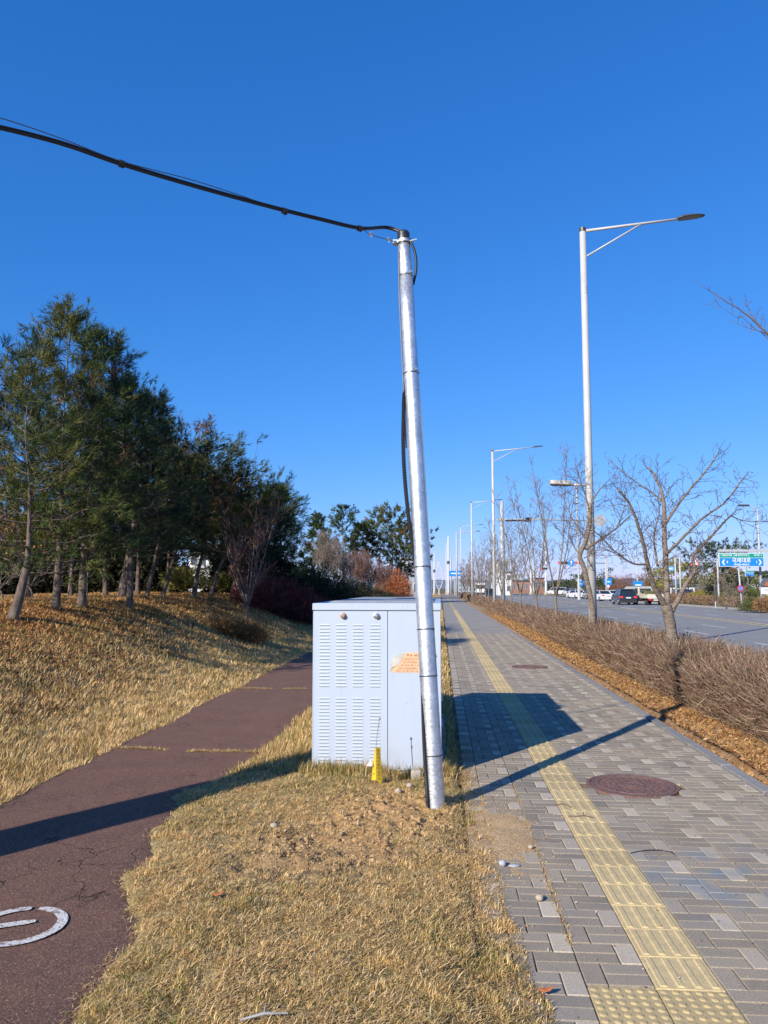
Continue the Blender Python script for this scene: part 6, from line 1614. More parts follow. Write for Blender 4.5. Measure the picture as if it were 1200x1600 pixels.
# signals with red lights over the far half of the road
def signal_arm(px_pole, Y, py_arm, px0, heads, label, py_base=930, sign=None):
    b = at_depth(px_pole, py_base, Y); b.z = RZ; z = at_depth(px_pole, py_arm, Y).z; e = empty('traffic_signal', tuple(b), label, 'traffic signal', 'traffic signals at the junction')
    mb = MB(); mb.tube([b, Vector((b.x,b.y,z+0.8))], [0.17,0.12], 10); build(mb, 'pole', pole_g, parent=e, smooth=True)
    mb = MB(); mb.tube([Vector((b.x,b.y,z)), Vector((at_depth(px0,py_arm,Y).x,b.y,z+.1))], [0.08,0.05], 8); build(mb, 'mast_arm', pole_g, parent=e, smooth=True)
    for hx, hs in heads: signal_head(e, Vector((at_depth(hx,py_arm,Y).x, Y-0.2, z+.05)), True, hs)
    if sign:
        c = Vector((at_depth(sign,py_arm,Y).x, Y-0.25, z+.05)); mb = MB(); mb.tube([c, c+Vector((0,.05,0))], 0.52, 20); sg = build(mb, 'round_sign', blue_s, parent=e)
        mb = MB(); mb.box(c.x-.07,c.x+.07,c.y-.012,c.y-.004,c.z-.3,c.z+.2); mb.add([(c.x-.2,c.y-.01,c.z+.12),(c.x+.2,c.y-.01,c.z+.12),(c.x,c.y-.01,c.z+.38)],[(0,1,2)]); build(mb, 'arrow', white_s, parent=sg)
    return e
signal_arm(948, 125, 880, 872, ((879,1.2),(905,1.2)), 'signal mast over the far lanes with two red lights and a round blue sign', sign=892)
signal_arm(925, 160, 889, 842, ((849,1.2),), 'farther signal mast with one red light left of the white mast')
def small_lamp(px, Y, ty, by, armpx, label, blue=None, blue_y=None, red=None, name='street_lamp', cat='street lamp', group='lamps across the road'):
    b = at_depth(px, by, Y); b.z = 0 if by < 930 or Y > 60 else 0; tz = at_depth(px, ty, Y).z; e = empty(name, tuple(b), label, cat, group)
    mb = MB(); mb.tube([b, Vector((b.x,b.y,tz))], [0.11*max(1,Y/80),0.075*max(1,Y/80)], 8); build(mb, 'pole', pole_g, parent=e, smooth=True)
    if armpx:
        x = at_depth(armpx, ty, Y).x; mb = MB(); mb.tube([(b.x,b.y,tz-.1),(x,b.y,tz+.25)], 0.045*max(1,Y/80), 6); build(mb, 'arm', pole_g, parent=e)
        mb = MB(); s_ = -1 if x < b.x else 1; mb.bbox(min(x,x+s_*.8), max(x,x+s_*.8), b.y-.15, b.y+.15, tz+.2, tz+.34, .03); build(mb, 'lamp_head', lamp_dark, parent=e)
    if blue:
        z = at_depth(px, blue_y, Y).z; mb = MB(); mb.bbox(b.x-blue, b.x+blue, b.y-.22, b.y-.16, z-blue*0.8, z+blue*0.8, .02); sg = build(mb, 'blue_sign', blue_s, parent=e)
        mb = MB(); mb.box(b.x-blue*.6, b.x+blue*.6, b.y-.228, b.y-.222, z-blue*.12, z+blue*.12); build(mb, 'print', white_s, parent=sg)
    if red:
        z = at_depth(px, red, Y).z; mb = MB(); mb.tube([(b.x,b.y-.2,z),(b.x,b.y-.16,z)], 0.38, 16); build(mb, 'round_red_sign', red_s, parent=e)
        mb = MB(); mb.tube([(b.x,b.y-.207,z),(b.x,b.y-.202,z)], 0.26, 16); build(mb, 'disc', white_s, parent=e)
    return e
small_lamp(1156, 150, 848, 935, None, 'slim grey pole rising behind the blue direction sign', group=None)
small_lamp(1191, 61, 795, 955, 1170, 'slim lamp pole at the right edge passing behind the direction sign')
small_lamp(950, 145, 868, 928, 930, 'far pole with a blue square sign and a small round red sign under it', 0.75, 909, 916)
small_lamp(997, 130, 870, 930, 978, 'dark lamp pole with a blue sign behind the white car', 0.8, 914)
small_lamp(1057, 105, 862, 937, None, 'white pole with a light blue sign between the forks of the cherry tree', group=None)
small_lamp(1064, 108, 868, 932, None, 'shorter pale pole just right of the white pole', group=None)
small_lamp(908, 150, 905, 928, None, 'small post with a blue plate behind the white sedan', 0.7, 912, group=None)
# left end gantry
for px, Y, ty, lb in ((714,150,832,'thin dark lattice signal post, left of the farthest lamps'),(705,200,868,'thin grey post at the end of the pavement')):
    small_lamp(px, Y, ty, 925, 744 if px == 714 else None, lb, name='signal_post', cat='post', group=None)
b = at_depth(711,922,170); b.z=0; e = empty('direction_sign', tuple(b), 'small blue sign on the post at the end of the pavement', 'sign'); z = at_depth(711,896,170).z
mb = MB(); mb.tube([b, Vector((b.x,b.y,z+.9))], 0.09, 6); build(mb, 'post', pole_g, parent=e)
mb = MB(); mb.bbox(b.x-1.3,b.x+1.5,b.y-.2,b.y-.12,z-.6,z+.6,.03); build(mb, 'panel', blue_s, parent=e)
mb = MB(); mb.box(b.x-.9,b.x+1.1,b.y-.21,b.y-.205,z-.12,z+.12); build(mb, 'print', white_s, parent=e)

# big blue direction sign on its cantilever
YS = 60.0
def S_(x, y, d=0.0): return at_depth(x, y, YS+d)
pb0 = S_(1232, 960); pb0.z = 0
e = empty('direction_sign', tuple(pb0), 'large blue and green road direction sign hung from a grey cantilever arm at the right', 'road sign')
mb = MB(); mb.tube([pb0, Vector((pb0.x, YS, S_(1232,846).z))], [0.2,0.16], 12); build(mb, 'pole', pole_g, parent=e, smooth=True)
a = S_(1122.5, 860, .12); c = S_(1232, 862.5, .12); mb = MB(); mb.box(a.x, c.x, YS+.02, YS+.22, S_(1200,862).z-.0, S_(1200,858.4).z); build(mb, 'arm', pole_g, parent=e)
p00, p11 = S_(1123.2,885.5), S_(1192.8,864.0)
x0, x1, z0, z1 = p00.x, p11.x, p00.z, p11.z; zg = S_(1150,871.5).z
mb = MB(); mb.bbox(x0, x1, YS-.04, YS, z0, z1, .015); build(mb, 'panel', white_s, parent=e)
g = 0.045
mb = MB(); mb.box(x0+g, x1-g, YS-.046, YS-.042, z0+g, zg-g*.4); build(mb, 'blue_field', blue_s, parent=e)
mb = MB(); wg = (x1-x0)
for f0, f1 in ((0,0.332),(0.34,0.667),(0.675,1.0)): mb.box(x0+g+(wg-2*g)*f0, x0+g+(wg-2*g)*f1, YS-.046, YS-.042, zg+g*.1, z1-g)
build(mb, 'green_field', green_s, parent=e, kind=None)
cx, zc = (x0+x1)/2, (z0+zg)/2; hb = zg-z0
text_mesh('국제대로', 0.40, white_s, e, (cx-.0, YS-.052, zc+hb*.17), off=0.006); text_mesh('Gukje-daero', 0.235, white_s, e, (cx, YS-.052, zc-hb*.24), off=0.004)
text_mesh('9', 0.26, white_s, e, (x0+wg*.185, YS-.052, zc), off=0.006); text_mesh('1', 0.26, white_s, e, (x1-wg*.165, YS-.052, zc), off=0.006)
zz = (zg+z1)/2
text_mesh('←공촌교차로', 0.165, white_s, e, (x0+wg*.168, YS-.052, zz), off=0.004); text_mesh('● 청라지구내', 0.165, white_s, e, (x0+wg*.5, YS-.052, zz), off=0.004); text_mesh('서구청 →', 0.165, white_s, e, (x0+wg*.87, YS-.052, zz), off=0.004)
for sg, xx in ((-1, x0+wg*.10), (1, x1-wg*.09)):
    mb = MB(); h_ = 0.21
    mb.add([(xx+sg*.13,YS-.052,zc),(xx-sg*.02,YS-.052,zc+h_),(xx-sg*.13,YS-.052,zc+h_),(xx+sg*.0,YS-.052,zc),(xx-sg*.13,YS-.052,zc-h_),(xx-sg*.02,YS-.052,zc-h_)],[(0,1,2,3),(0,3,4,5)]); build(mb, 'chevron', white_s, parent=e)
# no-parking pole in front of it
b = S_(1160.5, 956.5, -1.0); b.z = 0; tz = S_(1156,887,-1).z
e = empty('no_parking_sign', tuple(b), 'round red and blue no parking sign on a grey pole below the direction sign', 'road sign')
mb = MB(); mb.tube([b, Vector((b.x-.18, b.y, tz))], [0.075,0.055], 10); build(mb, 'pole', pole_g, parent=e, smooth=True)
c = S_(1157,919.5,-1.25); 
for r_, m_, dy, nm in ((0.245,red_s,0,'rim'),(0.175,blue_s,-.012,'disc')):
    mb = MB(); mb.tube([c+Vector((0,dy,0)), c+Vector((0,dy-.01,0))], r_, 22); build(mb, nm, m_, parent=e)
mb = MB(); mb.box(c.x-.15,c.x+.15,c.y-.032,c.y-.026,c.z-.028,c.z+.028); build(mb, 'bar', red_s, parent=e)
text_mesh('주차금지', 0.08, white_s, e, c+Vector((0,-.036,0.0)))
# small blue direction sign farther back
b = at_depth(1170,930,110); b.z = 0; e = empty('direction_sign', tuple(b), 'smaller blue direction sign farther back, under the large one', 'road sign')
q0, q1 = at_depth(1163.5,900.5,110), at_depth(1177,891,110)
mb = MB(); mb.tube([b, Vector((b.x,b.y,q1.z+.5))], 0.1, 8); build(mb, 'pole', pole_g, parent=e)
mb = MB(); mb.bbox(q0.x,q1.x,109.8,109.86,q0.z,q1.z,.02); build(mb, 'panel', white_s, parent=e)
mb = MB(); mb.box(q0.x+.04,q1.x-.04,109.79,109.797,q0.z+.04,q1.z-.3); build(mb, 'blue_field', blue_s, parent=e)
mb = MB(); mb.box(q0.x+.04,q1.x-.04,109.79,109.797,q1.z-.25,q1.z-.04); build(mb, 'green_field', green_s, parent=e)
text_mesh('국제대로', 0.24, white_s, e, ((q0.x+q1.x)/2,109.78,(q0.z+q1.z)/2-.1))
# light blue plate by the cherry
b = at_depth(1046,930,100); b.z = 0; e = empty('street_name_sign', tuple(b), 'light blue rounded plate seen just right of the cherry trunk', 'sign'); c = at_depth(1046.5,888.5,100)
mb = MB(); mb.tube([b, Vector((b.x,b.y,c.z))], 0.07, 8); build(mb, 'post', pole_g, parent=e)
mb = MB(); mb.bbox(c.x-.45,c.x+.45,99.8,99.86,c.z-.3,c.z+.3,.06); build(mb, 'panel', mat('light_blue_sign',(0.10,0.40,0.72),0.5), parent=e)
mb = MB(); mb.box(c.x-.3,c.x+.3,99.785,99.795,c.z+.03,c.z+.1); mb.box(c.x-.3,c.x+.3,99.785,99.795,c.z-.1,c.z-.03); build(mb, 'print', white_s, parent=e)
# red warning triangle on its arm
b = at_depth(1110,935,95); b.z = 0; e = empty('speed_camera_sign', tuple(b), 'red and white warning triangle on a horizontal arm behind the cherry branch', 'road sign')
z = at_depth(1100,878,95).z; xa = at_depth(1121,880,95).x
mb = MB(); mb.tube([Vector((xa,95,0)), Vector((xa,95,z+.5))], 0.11, 8); build(mb, 'pole', pole_g, parent=e)
mb = MB(); mb.tube([Vector((xa,95,z)), Vector((at_depth(1080,878,95).x,95,z))], 0.05, 6); build(mb, 'arm', pole_g, parent=e)
c = at_depth(1085,878,94.8); mb = MB(); mb.prism([(-.62,-.45),(.62,-.45),(0,.62)], 0, .05, M=lambda x,y,z_: (c.x+x, c.y-z_, c.z+y)); build(mb, 'panel', red_s, parent=e)
mb = MB(); mb.prism([(-.42,-.33),(.42,-.33),(0,.40)], 0, .006, M=lambda x,y,z_: (c.x+x, c.y-.056-z_, c.z+y)); build(mb, 'field', white_s, parent=e)
# house shaped guide sign
b = S_(1194, 960, -.4); b.z = 0; e = empty('guide_sign', tuple(b), 'white notice board with a dark gabled roof on a post at the right edge', 'sign')
mb = MB(); mb.tube([b, Vector((b.x,b.y,S_(1194,905).z))], 0.07, 8); build(mb, 'post', pole_g, parent=e)
q0, q1 = S_(1189,928.5,-.5), S_(1203,916,-.5); mb = MB(); mb.bbox(q0.x,q1.x,YS-.62,YS-.5,q0.z,q1.z,.01); build(mb, 'board', white_s, parent=e)
mb = MB(); zr = q1.z; xm = S_(1195,900,-.5).x; mb.prism([(q0.x-.12,zr),(q1.x+.1,zr),(xm+.1,zr+.62),(xm-.1,zr+.62)], YS-.75, YS-.45, M=lambda x,y,z_: (x,z_,y+.002)); build(mb, 'roof', mat('slate_roof',(0.10,0.11,0.14),0.6), parent=e)
mb = MB(); mb.prism([(xm-.2,zr+.02),(xm+.2,zr+.02),(xm,zr+.42)], YS-.765, YS-.752, M=lambda x,y,z_: (x,z_,y)); build(mb, 'gable', mat('orange_wood',(0.45,0.14,0.04),0.7), parent=e)
text_mesh('안내', 0.18, black_h, e, ((q0.x+q1.x)/2, YS-.63, (q0.z+q1.z)/2))
b = at_depth(1118.5,955,66); b.z=0; e = empty('bollard_post', tuple(b), 'dark slim post standing in the far hedge left of the no parking sign', 'post')
mb = MB(); mb.tube([b, b+Vector((0,0,.6))], .05, 8); build(mb, 'foot', pole_g, parent=e); mb = MB(); mb.tube([b+Vector((0,0,.6)), b+Vector((0,0,1.75)), b+Vector((0,0,2.15))], [.11,.10,.03], 8); build(mb, 'shaft', lamp_dark, parent=e)

# ------------------------------------------------------------------ vegetation across the road
for i, (px, Y, ty, hb, Rm, lb) in enumerate(((1093,120,858,4.0,3.4,'flat crowned dark pine left of the direction sign'),(1118,124,855,5.0,3.6,'flat crowned pine whose top shows just over the sign arm\'s left end'),(1140,128,856,5.0,3.2,'spreading pine behind the left part of the direction sign'),(1168,140,857,5.6,4.0,'dark pine whose top shows above the direction sign'),(1132,104,890,2.0,1.8,'small dark green tree below the sign arm, right of the triangle'))):
    X = bpx(px, Y); pine(X, Y, at_depth(px, ty, Y).z, hb, Rm, 500+i, lb, ('dark','mid') if i != 4 else ('mid','dark'), z0=0, n_br=22, shape='umbrella' if i != 4 else 'round', per=8, nl=0.4, w=0.07, sh_len=0.5, sh_per=20, group='pines beyond the road', tr=0.22, topup=0.1)
WL = np.array([(0.20,0.19,0.07),(0.26,0.23,0.09),(0.15,0.15,0.06)]); YLc = np.array([(0.40,0.33,0.05),(0.30,0.27,0.05)])
def leafy(px, Y, ty, r, cols, label, group=None, n=1500, name='leafy_tree', hb=0.28):
    X = bpx(px, Y); h = at_depth(px, ty, Y).z; e = empty(name, (X, Y, 0), label, 'tree', group); rg = random.Random(int(px*7+Y))
    segs = []; b = Vector((X, Y, 0)); segs.append((tuple(b), tuple(b+Vector((0,0,h*.5))), 0.16, 0.10))
    mb = MB(); mb.tube([b, b+Vector((.1,0,h*.3)), b+Vector((0,0,h*.75))], [0.16,0.11,0.04], 8); build(mb, 'trunk', pine_b, parent=e)
    cl = [Vector((X+rg.gauss(0,r*.45), Y+rg.gauss(0,r*.45), h*(hb+(1-hb)*rg.random()**.8))) for _ in range(16)]; ps = []
    for c in cl:
        rr = r*rg.uniform(.25,.5); k = n//16; u = rng.normal(size=(k,3)); u /= np.linalg.norm(u,axis=1)[:,None]; ps.append(np.array(c)+u*rr*rng.random((k,1))**.4*np.array([1,1,.75]))
    p = np.concatenate(ps); p = p[p[:,2] < h*1.02]; N = len(p); leaves('crown', p, np.full(N, 0.10+0.0006*Y)*(0.6+.7*rng.random(N)), cols[rng.integers(0,len(cols),N)]*(0.65+.6*rng.random((N,1))), flat=2.0, parent=e, kind=None)
leafy(1050,128,872,3.4,np.array([(0.30,0.26,0.06),(0.22,0.20,0.06)]),'yellowing leafy tree right of the cherry trunk')
leafy(1075,125,880,3.0,np.array([(0.28,0.24,0.06),(0.17,0.17,0.06)]),'yellow green leafy tree behind the cherry fork')
leafy(1030,135,886,3.0,WL,'olive leafy tree left of the yellowing one')
leafy(1140,112,890,3.4,WL,'soft willow like tree under the middle of the direction sign')
leafy(1120,100,898,2.4,np.array([(0.14,0.13,0.08),(0.2,0.17,0.1)]),'grey green thin tree left below the direction sign')
leafy(1185,118,893,3.4,np.array([(0.045,0.07,0.03),(0.07,0.09,0.04)]),'dark green tree below the right end of the direction sign')
leafy(1163,108,902,2.6,np.array([(0.05,0.085,0.03),(0.08,0.10,0.04)]),'green tree right of the no parking sign')
leafy(934,150,888,3.2,np.array([(0.05,0.07,0.025),(0.08,0.09,0.035)]),'dark green tree right of the nearest lamp pole')
leafy(880,230,905,4.5,np.array([(0.05,0.07,0.03),(0.08,0.09,0.04)]),'dark green tree above the white van', n=1200)
leafy(868,235,908,4.0,np.array([(0.05,0.07,0.03),(0.08,0.09,0.04)]),'dark green tree left of the white van', n=1200)
leafy(915,190,898,3.5,np.array([(0.05,0.07,0.03),(0.1,0.1,0.04)]),'green tree behind the white sedan by the camera mast', n=1200)
RB = np.array([(0.24,0.12,0.08),(0.18,0.10,0.08)])
for i, (px, Y, ty) in enumerate(((958,190,894),(968,185,898),(980,180,893),(1003,175,895),(1015,170,898),(945,200,900),(1024,160,900))):
    X = bpx(px, Y); shrub('reddish_tree', X, Y, 0, 2.6, 1.5, at_depth(px,ty,Y).z, 1500, RB, RB, ['far reddish tree right of the crooked tree, above the white sedan','second far reddish tree above the white sedan\'s rear','far reddish tree above the dark SUV','far reddish tree above the cream truck','far reddish tree just left of the cherry trunk','far reddish tree immediately right of the nearest lamp pole','last far reddish tree, half behind the cherry trunk'][i], cat='tree', group='reddish trees behind the cars', w=0.05, L0=0.7, leaf=0.4, ls=0.09)
YB_ = np.array([(0.30,0.25,0.05),(0.22,0.19,0.05)]); GB = np.array([(0.08,0.10,0.03),(0.12,0.12,0.04)]); BB_ = np.array([(0.24,0.13,0.07),(0.3,0.18,0.09)])
for i, (px, Y, rx, h, cc_) in enumerate(((1098,106,2.0,1.5,YB_),(1128,100,3.0,1.2,YB_),(1142,102,2.5,1.3,GB),(1158,92,2.6,2.0,GB),(1180,96,2.5,1.2,YB_),(1172,90,2.0,1.8,GB),(1112,108,3.0,1.9,BB_),(1064,112,3.0,1.1,BB_),(1148,110,3.0,2.0,BB_))):
    X = bpx(px, Y); shrub('border_shrub', X, Y, 0, rx, 1.2, h, 1500, cc_, cc_, ['yellow shrub right of the dark parked car','long yellow shrub under the small dark tree','green shrub left of the no parking sign','rounded green shrub right behind the no parking sign','yellow green shrub left of the house shaped board','green shrub between the no parking sign and the board','brown shrub mass under the warning triangle','brown shrub left of the dark parked car','tall brown shrub behind the long yellow one'][i], group='border shrubs beyond the square', w=0.045, L0=0.35, leaf=1.2, ls=0.08)
# leaning low tree and shrubs in the far verge
X = bpx(1152, 62); fan_tree(X, 62, 2.9, 170, 'low spreading bare shrub tree at the foot of the no parking pole', group=None, twm=twig_pale, stems=6, spread=0.9, z0=0, r0=0.08, fork_h=0.4, tl=0.6, minr=0.012)
for px, Y, rx, h, cc_, lb in ((1181,58.5,1.3,1.05,GB,'green shrub in the far verge between the two sign posts'),(1200,57.5,1.2,1.15,BB_,'brown shrub in the far verge at the right edge')):
    X = bpx(px, Y); shrub('verge_shrub', X, Y, 0, rx, 0.8, h, 1500, cc_, cc_, lb, w=0.03, L0=0.25, leaf=1.2, ls=0.05)

# ------------------------------------------------------------------ vehicles
tyre = mat('tyre_rubber', (0.02,0.02,0.02), 0.8); rim_m = mat('wheel_rim', (0.45,0.46,0.48), 0.35, metal=0.7); cglass = mat('car_glass', (0.02,0.025,0.03), 0.08, spec=0.8)
tail_m = bpy.data.materials.new('tail_light'); tail_m.use_nodes = True; q_ = tail_m.node_tree.nodes['Principled BSDF']; q_.inputs['Base Color'].default_value = (0.5,0.01,0.01,1)
q_.inputs['Emission Color'].default_value = (1,0.02,0.03,1); q_.inputs['Emission Strength'].default_value = 0.7
plate_m = mat('plate_white', (0.7,0.7,0.68), 0.5); white_car = mat('white_car_paint', (0.74,0.75,0.76), 0.25, coat=1.0); black_car = mat('black_car_paint', (0.022,0.026,0.04), 0.25, coat=1.0)
blue_car = mat('navy_car_paint', (0.02,0.035,0.085), 0.25, coat=1.0); cream_car = mat('cream_truck_paint', (0.66,0.62,0.50), 0.4, coat=0.5); silver_car = mat('silver_car_paint', (0.5,0.52,0.55), 0.3, coat=1.0)
trim = mat('black_plastic_trim', (0.025,0.025,0.027), 0.6)
def wheels(e, L_, Wd, r=0.33, xs=(0.8, -0.8), wb=None):
    for y in wb:
        for sx in (-1, 1):
            x = sx*(Wd/2-0.11); mb = MB(); mb.tube([(x-sx*.11,y,r),(x-sx*.1,y,r),(x+sx*.1,y,r),(x+sx*.115,y,r)], [r*.9,r,r,r*.9], 16); w_ = build(mb, 'wheel', tyre, parent=e, world_coords=False)
            mb = MB(); mb.tube([(x+sx*.08,y,r),(x+sx*.12,y,r)], [r*.66,r*.62], 12); build(mb, 'rim', rim_m, parent=w_, world_coords=False)
def car(X, Y, rz, paint, label, kind='sedan', z0=RZ, lights=True):
    """local frame: y forward, rear at y = 0, origin under the rear bumper"""
    e = empty('parked_car' if kind == 'parked' else 'car', (X, Y, z0), label, 'car', 'cars waiting across the road', rz=rz or 1e-6)
    B = lambda mb, n, m, p=e, **k: build(mb, n, m, parent=p, world_coords=False, **k)
    if kind == 'suv': L_, Wd, H_, belt = 4.7, 1.88, 1.70, 1.02; lo = [(0.03,.42),(0,.75),(.04,1.02),(.35,1.07),(3.55,1.04),(4.45,.90),(4.68,.66),(4.70,.35),(4.6,.25),(.15,.25)]; cab_p = [(.10,1.05),(.28,1.56),(.75,1.68),(2.3,1.69),(2.75,1.60),(3.55,1.06)]
    elif kind == 'van': L_, Wd, H_, belt = 5.1, 1.95, 1.95, 1.1; lo = [(0.02,.4),(0,.8),(.03,1.12),(4.3,1.12),(5.0,.85),(5.1,.45),(5.0,.28),(.1,.28)]; cab_p = [(.06,1.12),(.18,1.82),(.4,1.93),(3.4,1.93),(3.8,1.84),(4.35,1.13)]
    else: L_, Wd, H_, belt = 4.75, 1.84, 1.45, .95; lo = [(0.03,.38),(0,.62),(.05,.93),(.2,1.0),(.85,1.01),(3.5,.93),(4.45,.78),(4.72,.58),(4.75,.32),(4.62,.22),(.15,.22)]; cab_p = [(.75,1.0),(1.25,1.36),(1.7,1.45),(2.6,1.45),(2.95,1.38),(3.65,.94)]
    def loft(poly, half, inset, m, name):
        n = len(poly); vs = []
        for sx, s2 in ((-1,1),(1,1)):
            pass
        rows = [(-half, 1.0), (-(half-0.06), None)]
        v = [(-half, y, z) for y, z in poly]+[(half, y, z) for y, z in poly]
        cy = sum(p[0] for p in poly)/n; cz = sum(p[1] for p in poly)/n
        vi = [(-half+inset, cy+(y-cy)*1.0, z) for y, z in poly]
        mb = MB(); b_ = 0.05
        ring = lambda x, k: [(x, cy+(y-cy)*k, cz+(z-cz)*k) for y, z in poly]
        R_ = [ring(-half, .965), ring(-half+b_, 1.0), ring(half-b_, 1.0), ring(half, .965)]
        vs = sum(R_, []); fs = [tuple(range(n)), tuple(3*n+i for i in range(n-1,-1,-1))]
        for k in range(3): fs += [(k*n+i, (k+1)*n+i, (k+1)*n+(i+1)%n, k*n+(i+1)%n) for i in range(n)]
        mb.add(vs, fs); return B(mb, name, m)
    loft(lo, Wd/2, 0, paint, 'body')
    # glasshouse narrows towards the roof
    n = len(cab_p); zb = cab_p[0][1]; zt = max(p[1] for p in cab_p)
    hw = lambda z: Wd/2-0.07-0.17*(z-zb)/(zt-zb)
    mb = MB(); vs = [(-hw(z),y,z) for y, z in cab_p]+[(hw(z),y,z) for y, z in cab_p]; mb.add(vs, [tuple(range(n)), tuple(range(2*n-1,n-1,-1))]+[(i,n+i,n+(i+1)%n,(i+1)%n) for i in range(n)]); B(mb, 'window', cglass)
    rp_ = [p for p in cab_p if p[1] > zt-0.16]; mb = MB(); y0, y1 = rp_[0][0]-0.02, rp_[-1][0]+0.02
    mb.bbox(-hw(zt)-0.01, hw(zt)+0.01, y0, y1, zt-0.05, zt+0.02, 0.02); B(mb, 'roof', paint)
    for sx in (-1,1):
        for (ya, za), (yb, zb_) in ((cab_p[0], rp_[0]), (cab_p[-1], rp_[-1])):
            mb = MB(); mb.tube([(sx*(hw(za)+.0),ya,za),(sx*(hw(zb_)+.0),yb,zb_)], 0.05, 6); B(mb, 'pillar', paint)
        ym = (y0+y1)/2+.1; mb = MB(); mb.tube([(sx*(hw(zb)+.0),ym,zb),(sx*(hw(zt)),ym,zt-.02)], 0.035, 6); B(mb, 'pillar', trim if kind != 'van' else paint)
        mb = MB(); zl = belt-0.12; mb.bbox(min(sx*(Wd/2-.34),sx*(Wd/2-.02)), max(sx*(Wd/2-.34),sx*(Wd/2-.02)), -0.02, 0.12, zl-0.13, zl+.04, .015); B(mb, 'tail_light', tail_m)
        mb = MB(); mb.bbox(min(sx*(Wd/2+.02),sx*(Wd/2+.17)), max(sx*(Wd/2+.02),sx*(Wd/2+.17)), L_-1.75, L_-1.6, belt, belt+.13, .02); B(mb, 'mirror', paint)
    mb = MB(); mb.box(-.26,.26,-0.035,-0.012, belt-.30, belt-.18); B(mb, 'plate', plate_m)
    mb = MB(); mb.bbox(-Wd/2+.08, Wd/2-.08, -0.05, 0.12, .24, .46, .03); B(mb, 'bumper', trim if kind in ('suv','van') else paint)
    wheels(e, L_, Wd, 0.33, wb=(0.95, L_-0.95)); return e
def hd(px, Y): return bpx(px, Y)
CY = -YAW-R(1)
car(hd(973,86), 84, CY, black_car, 'dark blue black SUV with lit brake lights, left of the cream truck', 'suv')
car(hd(944,110), 108, CY+R(14), white_car, 'white low sedan left of the dark SUV', 'sedan')
car(hd(905,138), 136, CY+R(16), white_car, 'white sedan seen between the camera mast and the crooked tree', 'sedan')
car(hd(921,128), 126, CY, black_car, 'dark car mostly behind the nearest lamp pole', 'sedan')
car(hd(883,205), 203, R(70), white_car, 'white van at the junction, left of the camera mast', 'van')
car(hd(893,200), 198, R(15), silver_car, 'silver hatchback close behind the white van', 'suv')
car(hd(982,100), 99, CY, blue_car, 'navy blue car showing above the dark SUV', 'suv')
car(hd(992,122), 120, CY, silver_car, 'silver car roof between the navy car and the black van', 'sedan')
car(hd(957,122), 120, CY, white_car, 'white car roof behind the white low sedan', 'sedan')
car(hd(1024,104), 104, R(62), black_car, 'glossy black van behind the cream truck', 'van', z0=0)
car(hd(1092,118), 118, R(80), blue_car, 'dark parked car in front of the low white building', 'sedan', z0=0)
# cream cargo truck
e = empty('truck', (hd(1007,86), 82.5, RZ), 'cream cargo truck with green load on its bed, rearmost of the queue', 'truck', None, rz=CY+R(6))
B = lambda mb, n, m, p=e, **k: build(mb, n, m, parent=p, world_coords=False, **k)
mb = MB(); mb.bbox(-.83,.83,0,2.85,.78,.86,.01); B(mb, 'bed_floor', cream_car)
mb = MB(); mb.bbox(-.85,.85,-.04,0.0,.70,1.18,.01); B(mb, 'tailgate', cream_car)
for sx in (-1,1): mb = MB(); mb.bbox(min(sx*.83,sx*.87),max(sx*.83,sx*.87),.01,2.85,.74,1.16,.01); B(mb, 'side_board', cream_car)
mb = MB(); mb.prism([(2.98,.5),(2.95,1.1),(3.0,1.85),(3.15,1.95),(4.1,1.95),(4.3,1.85),(4.75,1.15),(4.8,.5)], -.8, .8, M=lambda x,y,z: (z,x,y)); B(mb, 'cab', cream_car)
mb = MB(); mb.box(-.6,.6,2.945,2.975,1.25,1.75); B(mb, 'rear_window', cglass)
for sx in (-1,1): mb = MB(); mb.prism([(3.2,1.2),(3.25,1.8),(4.1,1.8),(4.5,1.2)], 0, .012, M=lambda x,y,z,sx=sx: (sx*(.803+z),x,y)); B(mb, 'side_window', cglass)
mb = MB()
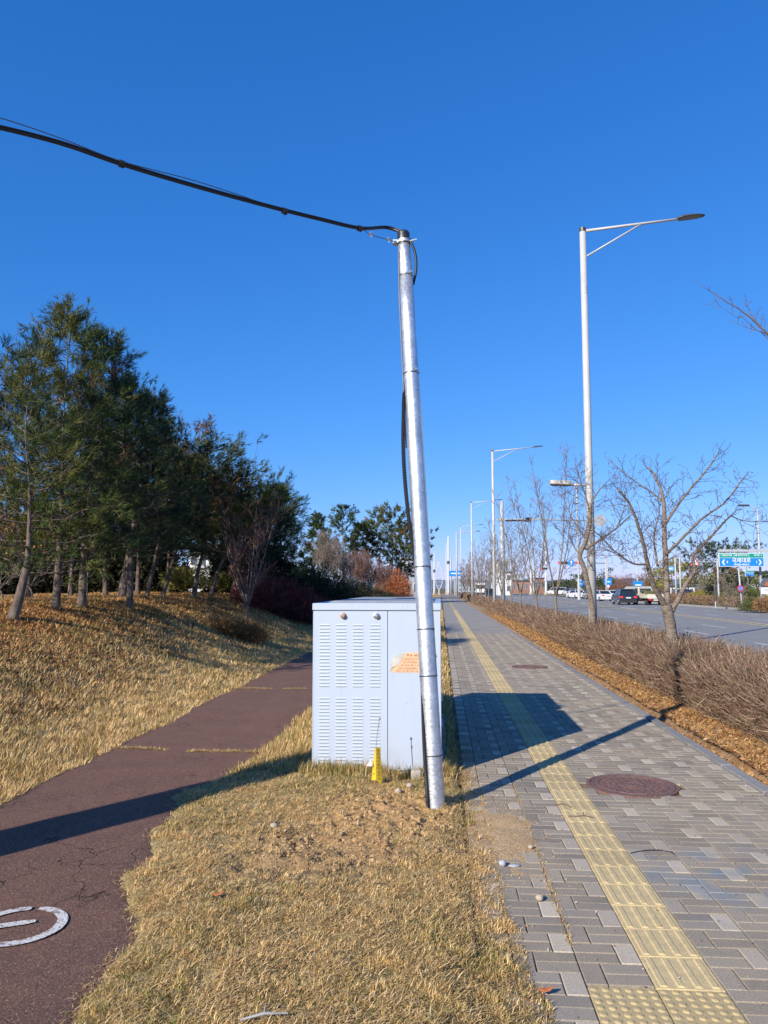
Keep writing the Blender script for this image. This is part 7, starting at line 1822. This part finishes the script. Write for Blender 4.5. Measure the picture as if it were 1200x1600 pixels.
for x in (-.7,.7): mb.tube([(x,2.9,.8),(x,2.9,1.9)], .025, 6)
mb.tube([(-.7,2.9,1.88),(.7,2.9,1.88)], .025, 6); mb.tube([(-.7,2.9,1.5),(.7,2.9,1.5)], .02, 6); B(mb, 'guard_frame', pole_g)
mb = MB(); mb.bbox(-.4,.4,.2,4.6,.45,.62,.02); B(mb, 'chassis', trim)
for sx in (-1,1): mb = MB(); mb.bbox(min(sx*.45,sx*.75),max(sx*.45,sx*.75),-.03,.03,.52,.64,.01); B(mb, 'tail_light', tail_m)
mb = MB(); mb.box(-.26,.26,-.05,-.03,.5,.62); B(mb, 'plate', plate_m)
wheels(e, 4.8, 1.72, 0.30, wb=(0.85, 3.9))
n = 700; p_ = np.stack([rng.uniform(-.7,.7,n), rng.uniform(.2,2.7,n), .9+.75*rng.random(n)*rng.random(n)], 1)
tl_ = leaves('plant_load', np.zeros((n,3))+p_, 0.07+0.06*rng.random(n), np.array([(0.16,0.18,0.07),(0.24,0.22,0.1),(0.12,0.13,0.06)])[rng.integers(0,3,n)], flat=2.0, kind=None)
tl_.location = e.location; tl_.rotation_euler = e.rotation_euler; tag(tl_, 'grey green leafy plants loaded on the cream truck bed', 'plants')
# white truck coming towards the camera on the near lanes, and dark car beside it
e = empty('truck', (hd(751,165), 165, RZ), 'white truck facing the camera on the road left of the signal pole', 'truck', None, rz=CY)
mb = MB(); mb.bbox(-1.1,1.1,0,5.0,.5,2.9,.12); B(mb, 'cab', white_car, e)
mb = MB(); mb.box(-.95,.95,-.03,-.005,1.65,2.45); B(mb, 'windscreen', cglass, e)
mb = MB(); mb.bbox(-1.12,1.12,-.12,.02,.42,.85,.05); B(mb, 'bumper', trim, e)
for sx in (-1,1): mb = MB(); mb.bbox(min(sx*.7,sx*1.0),max(sx*.7,sx*1.0),-.05,-.01,.95,1.2,.02); B(mb, 'headlight', plate_m, e)
wheels(e, 5, 2.1, 0.42, wb=(0.9, 4.0))
car(hd(764,150), 150, CY+R(180), black_car, 'dark car facing the camera beside the white truck', 'suv')
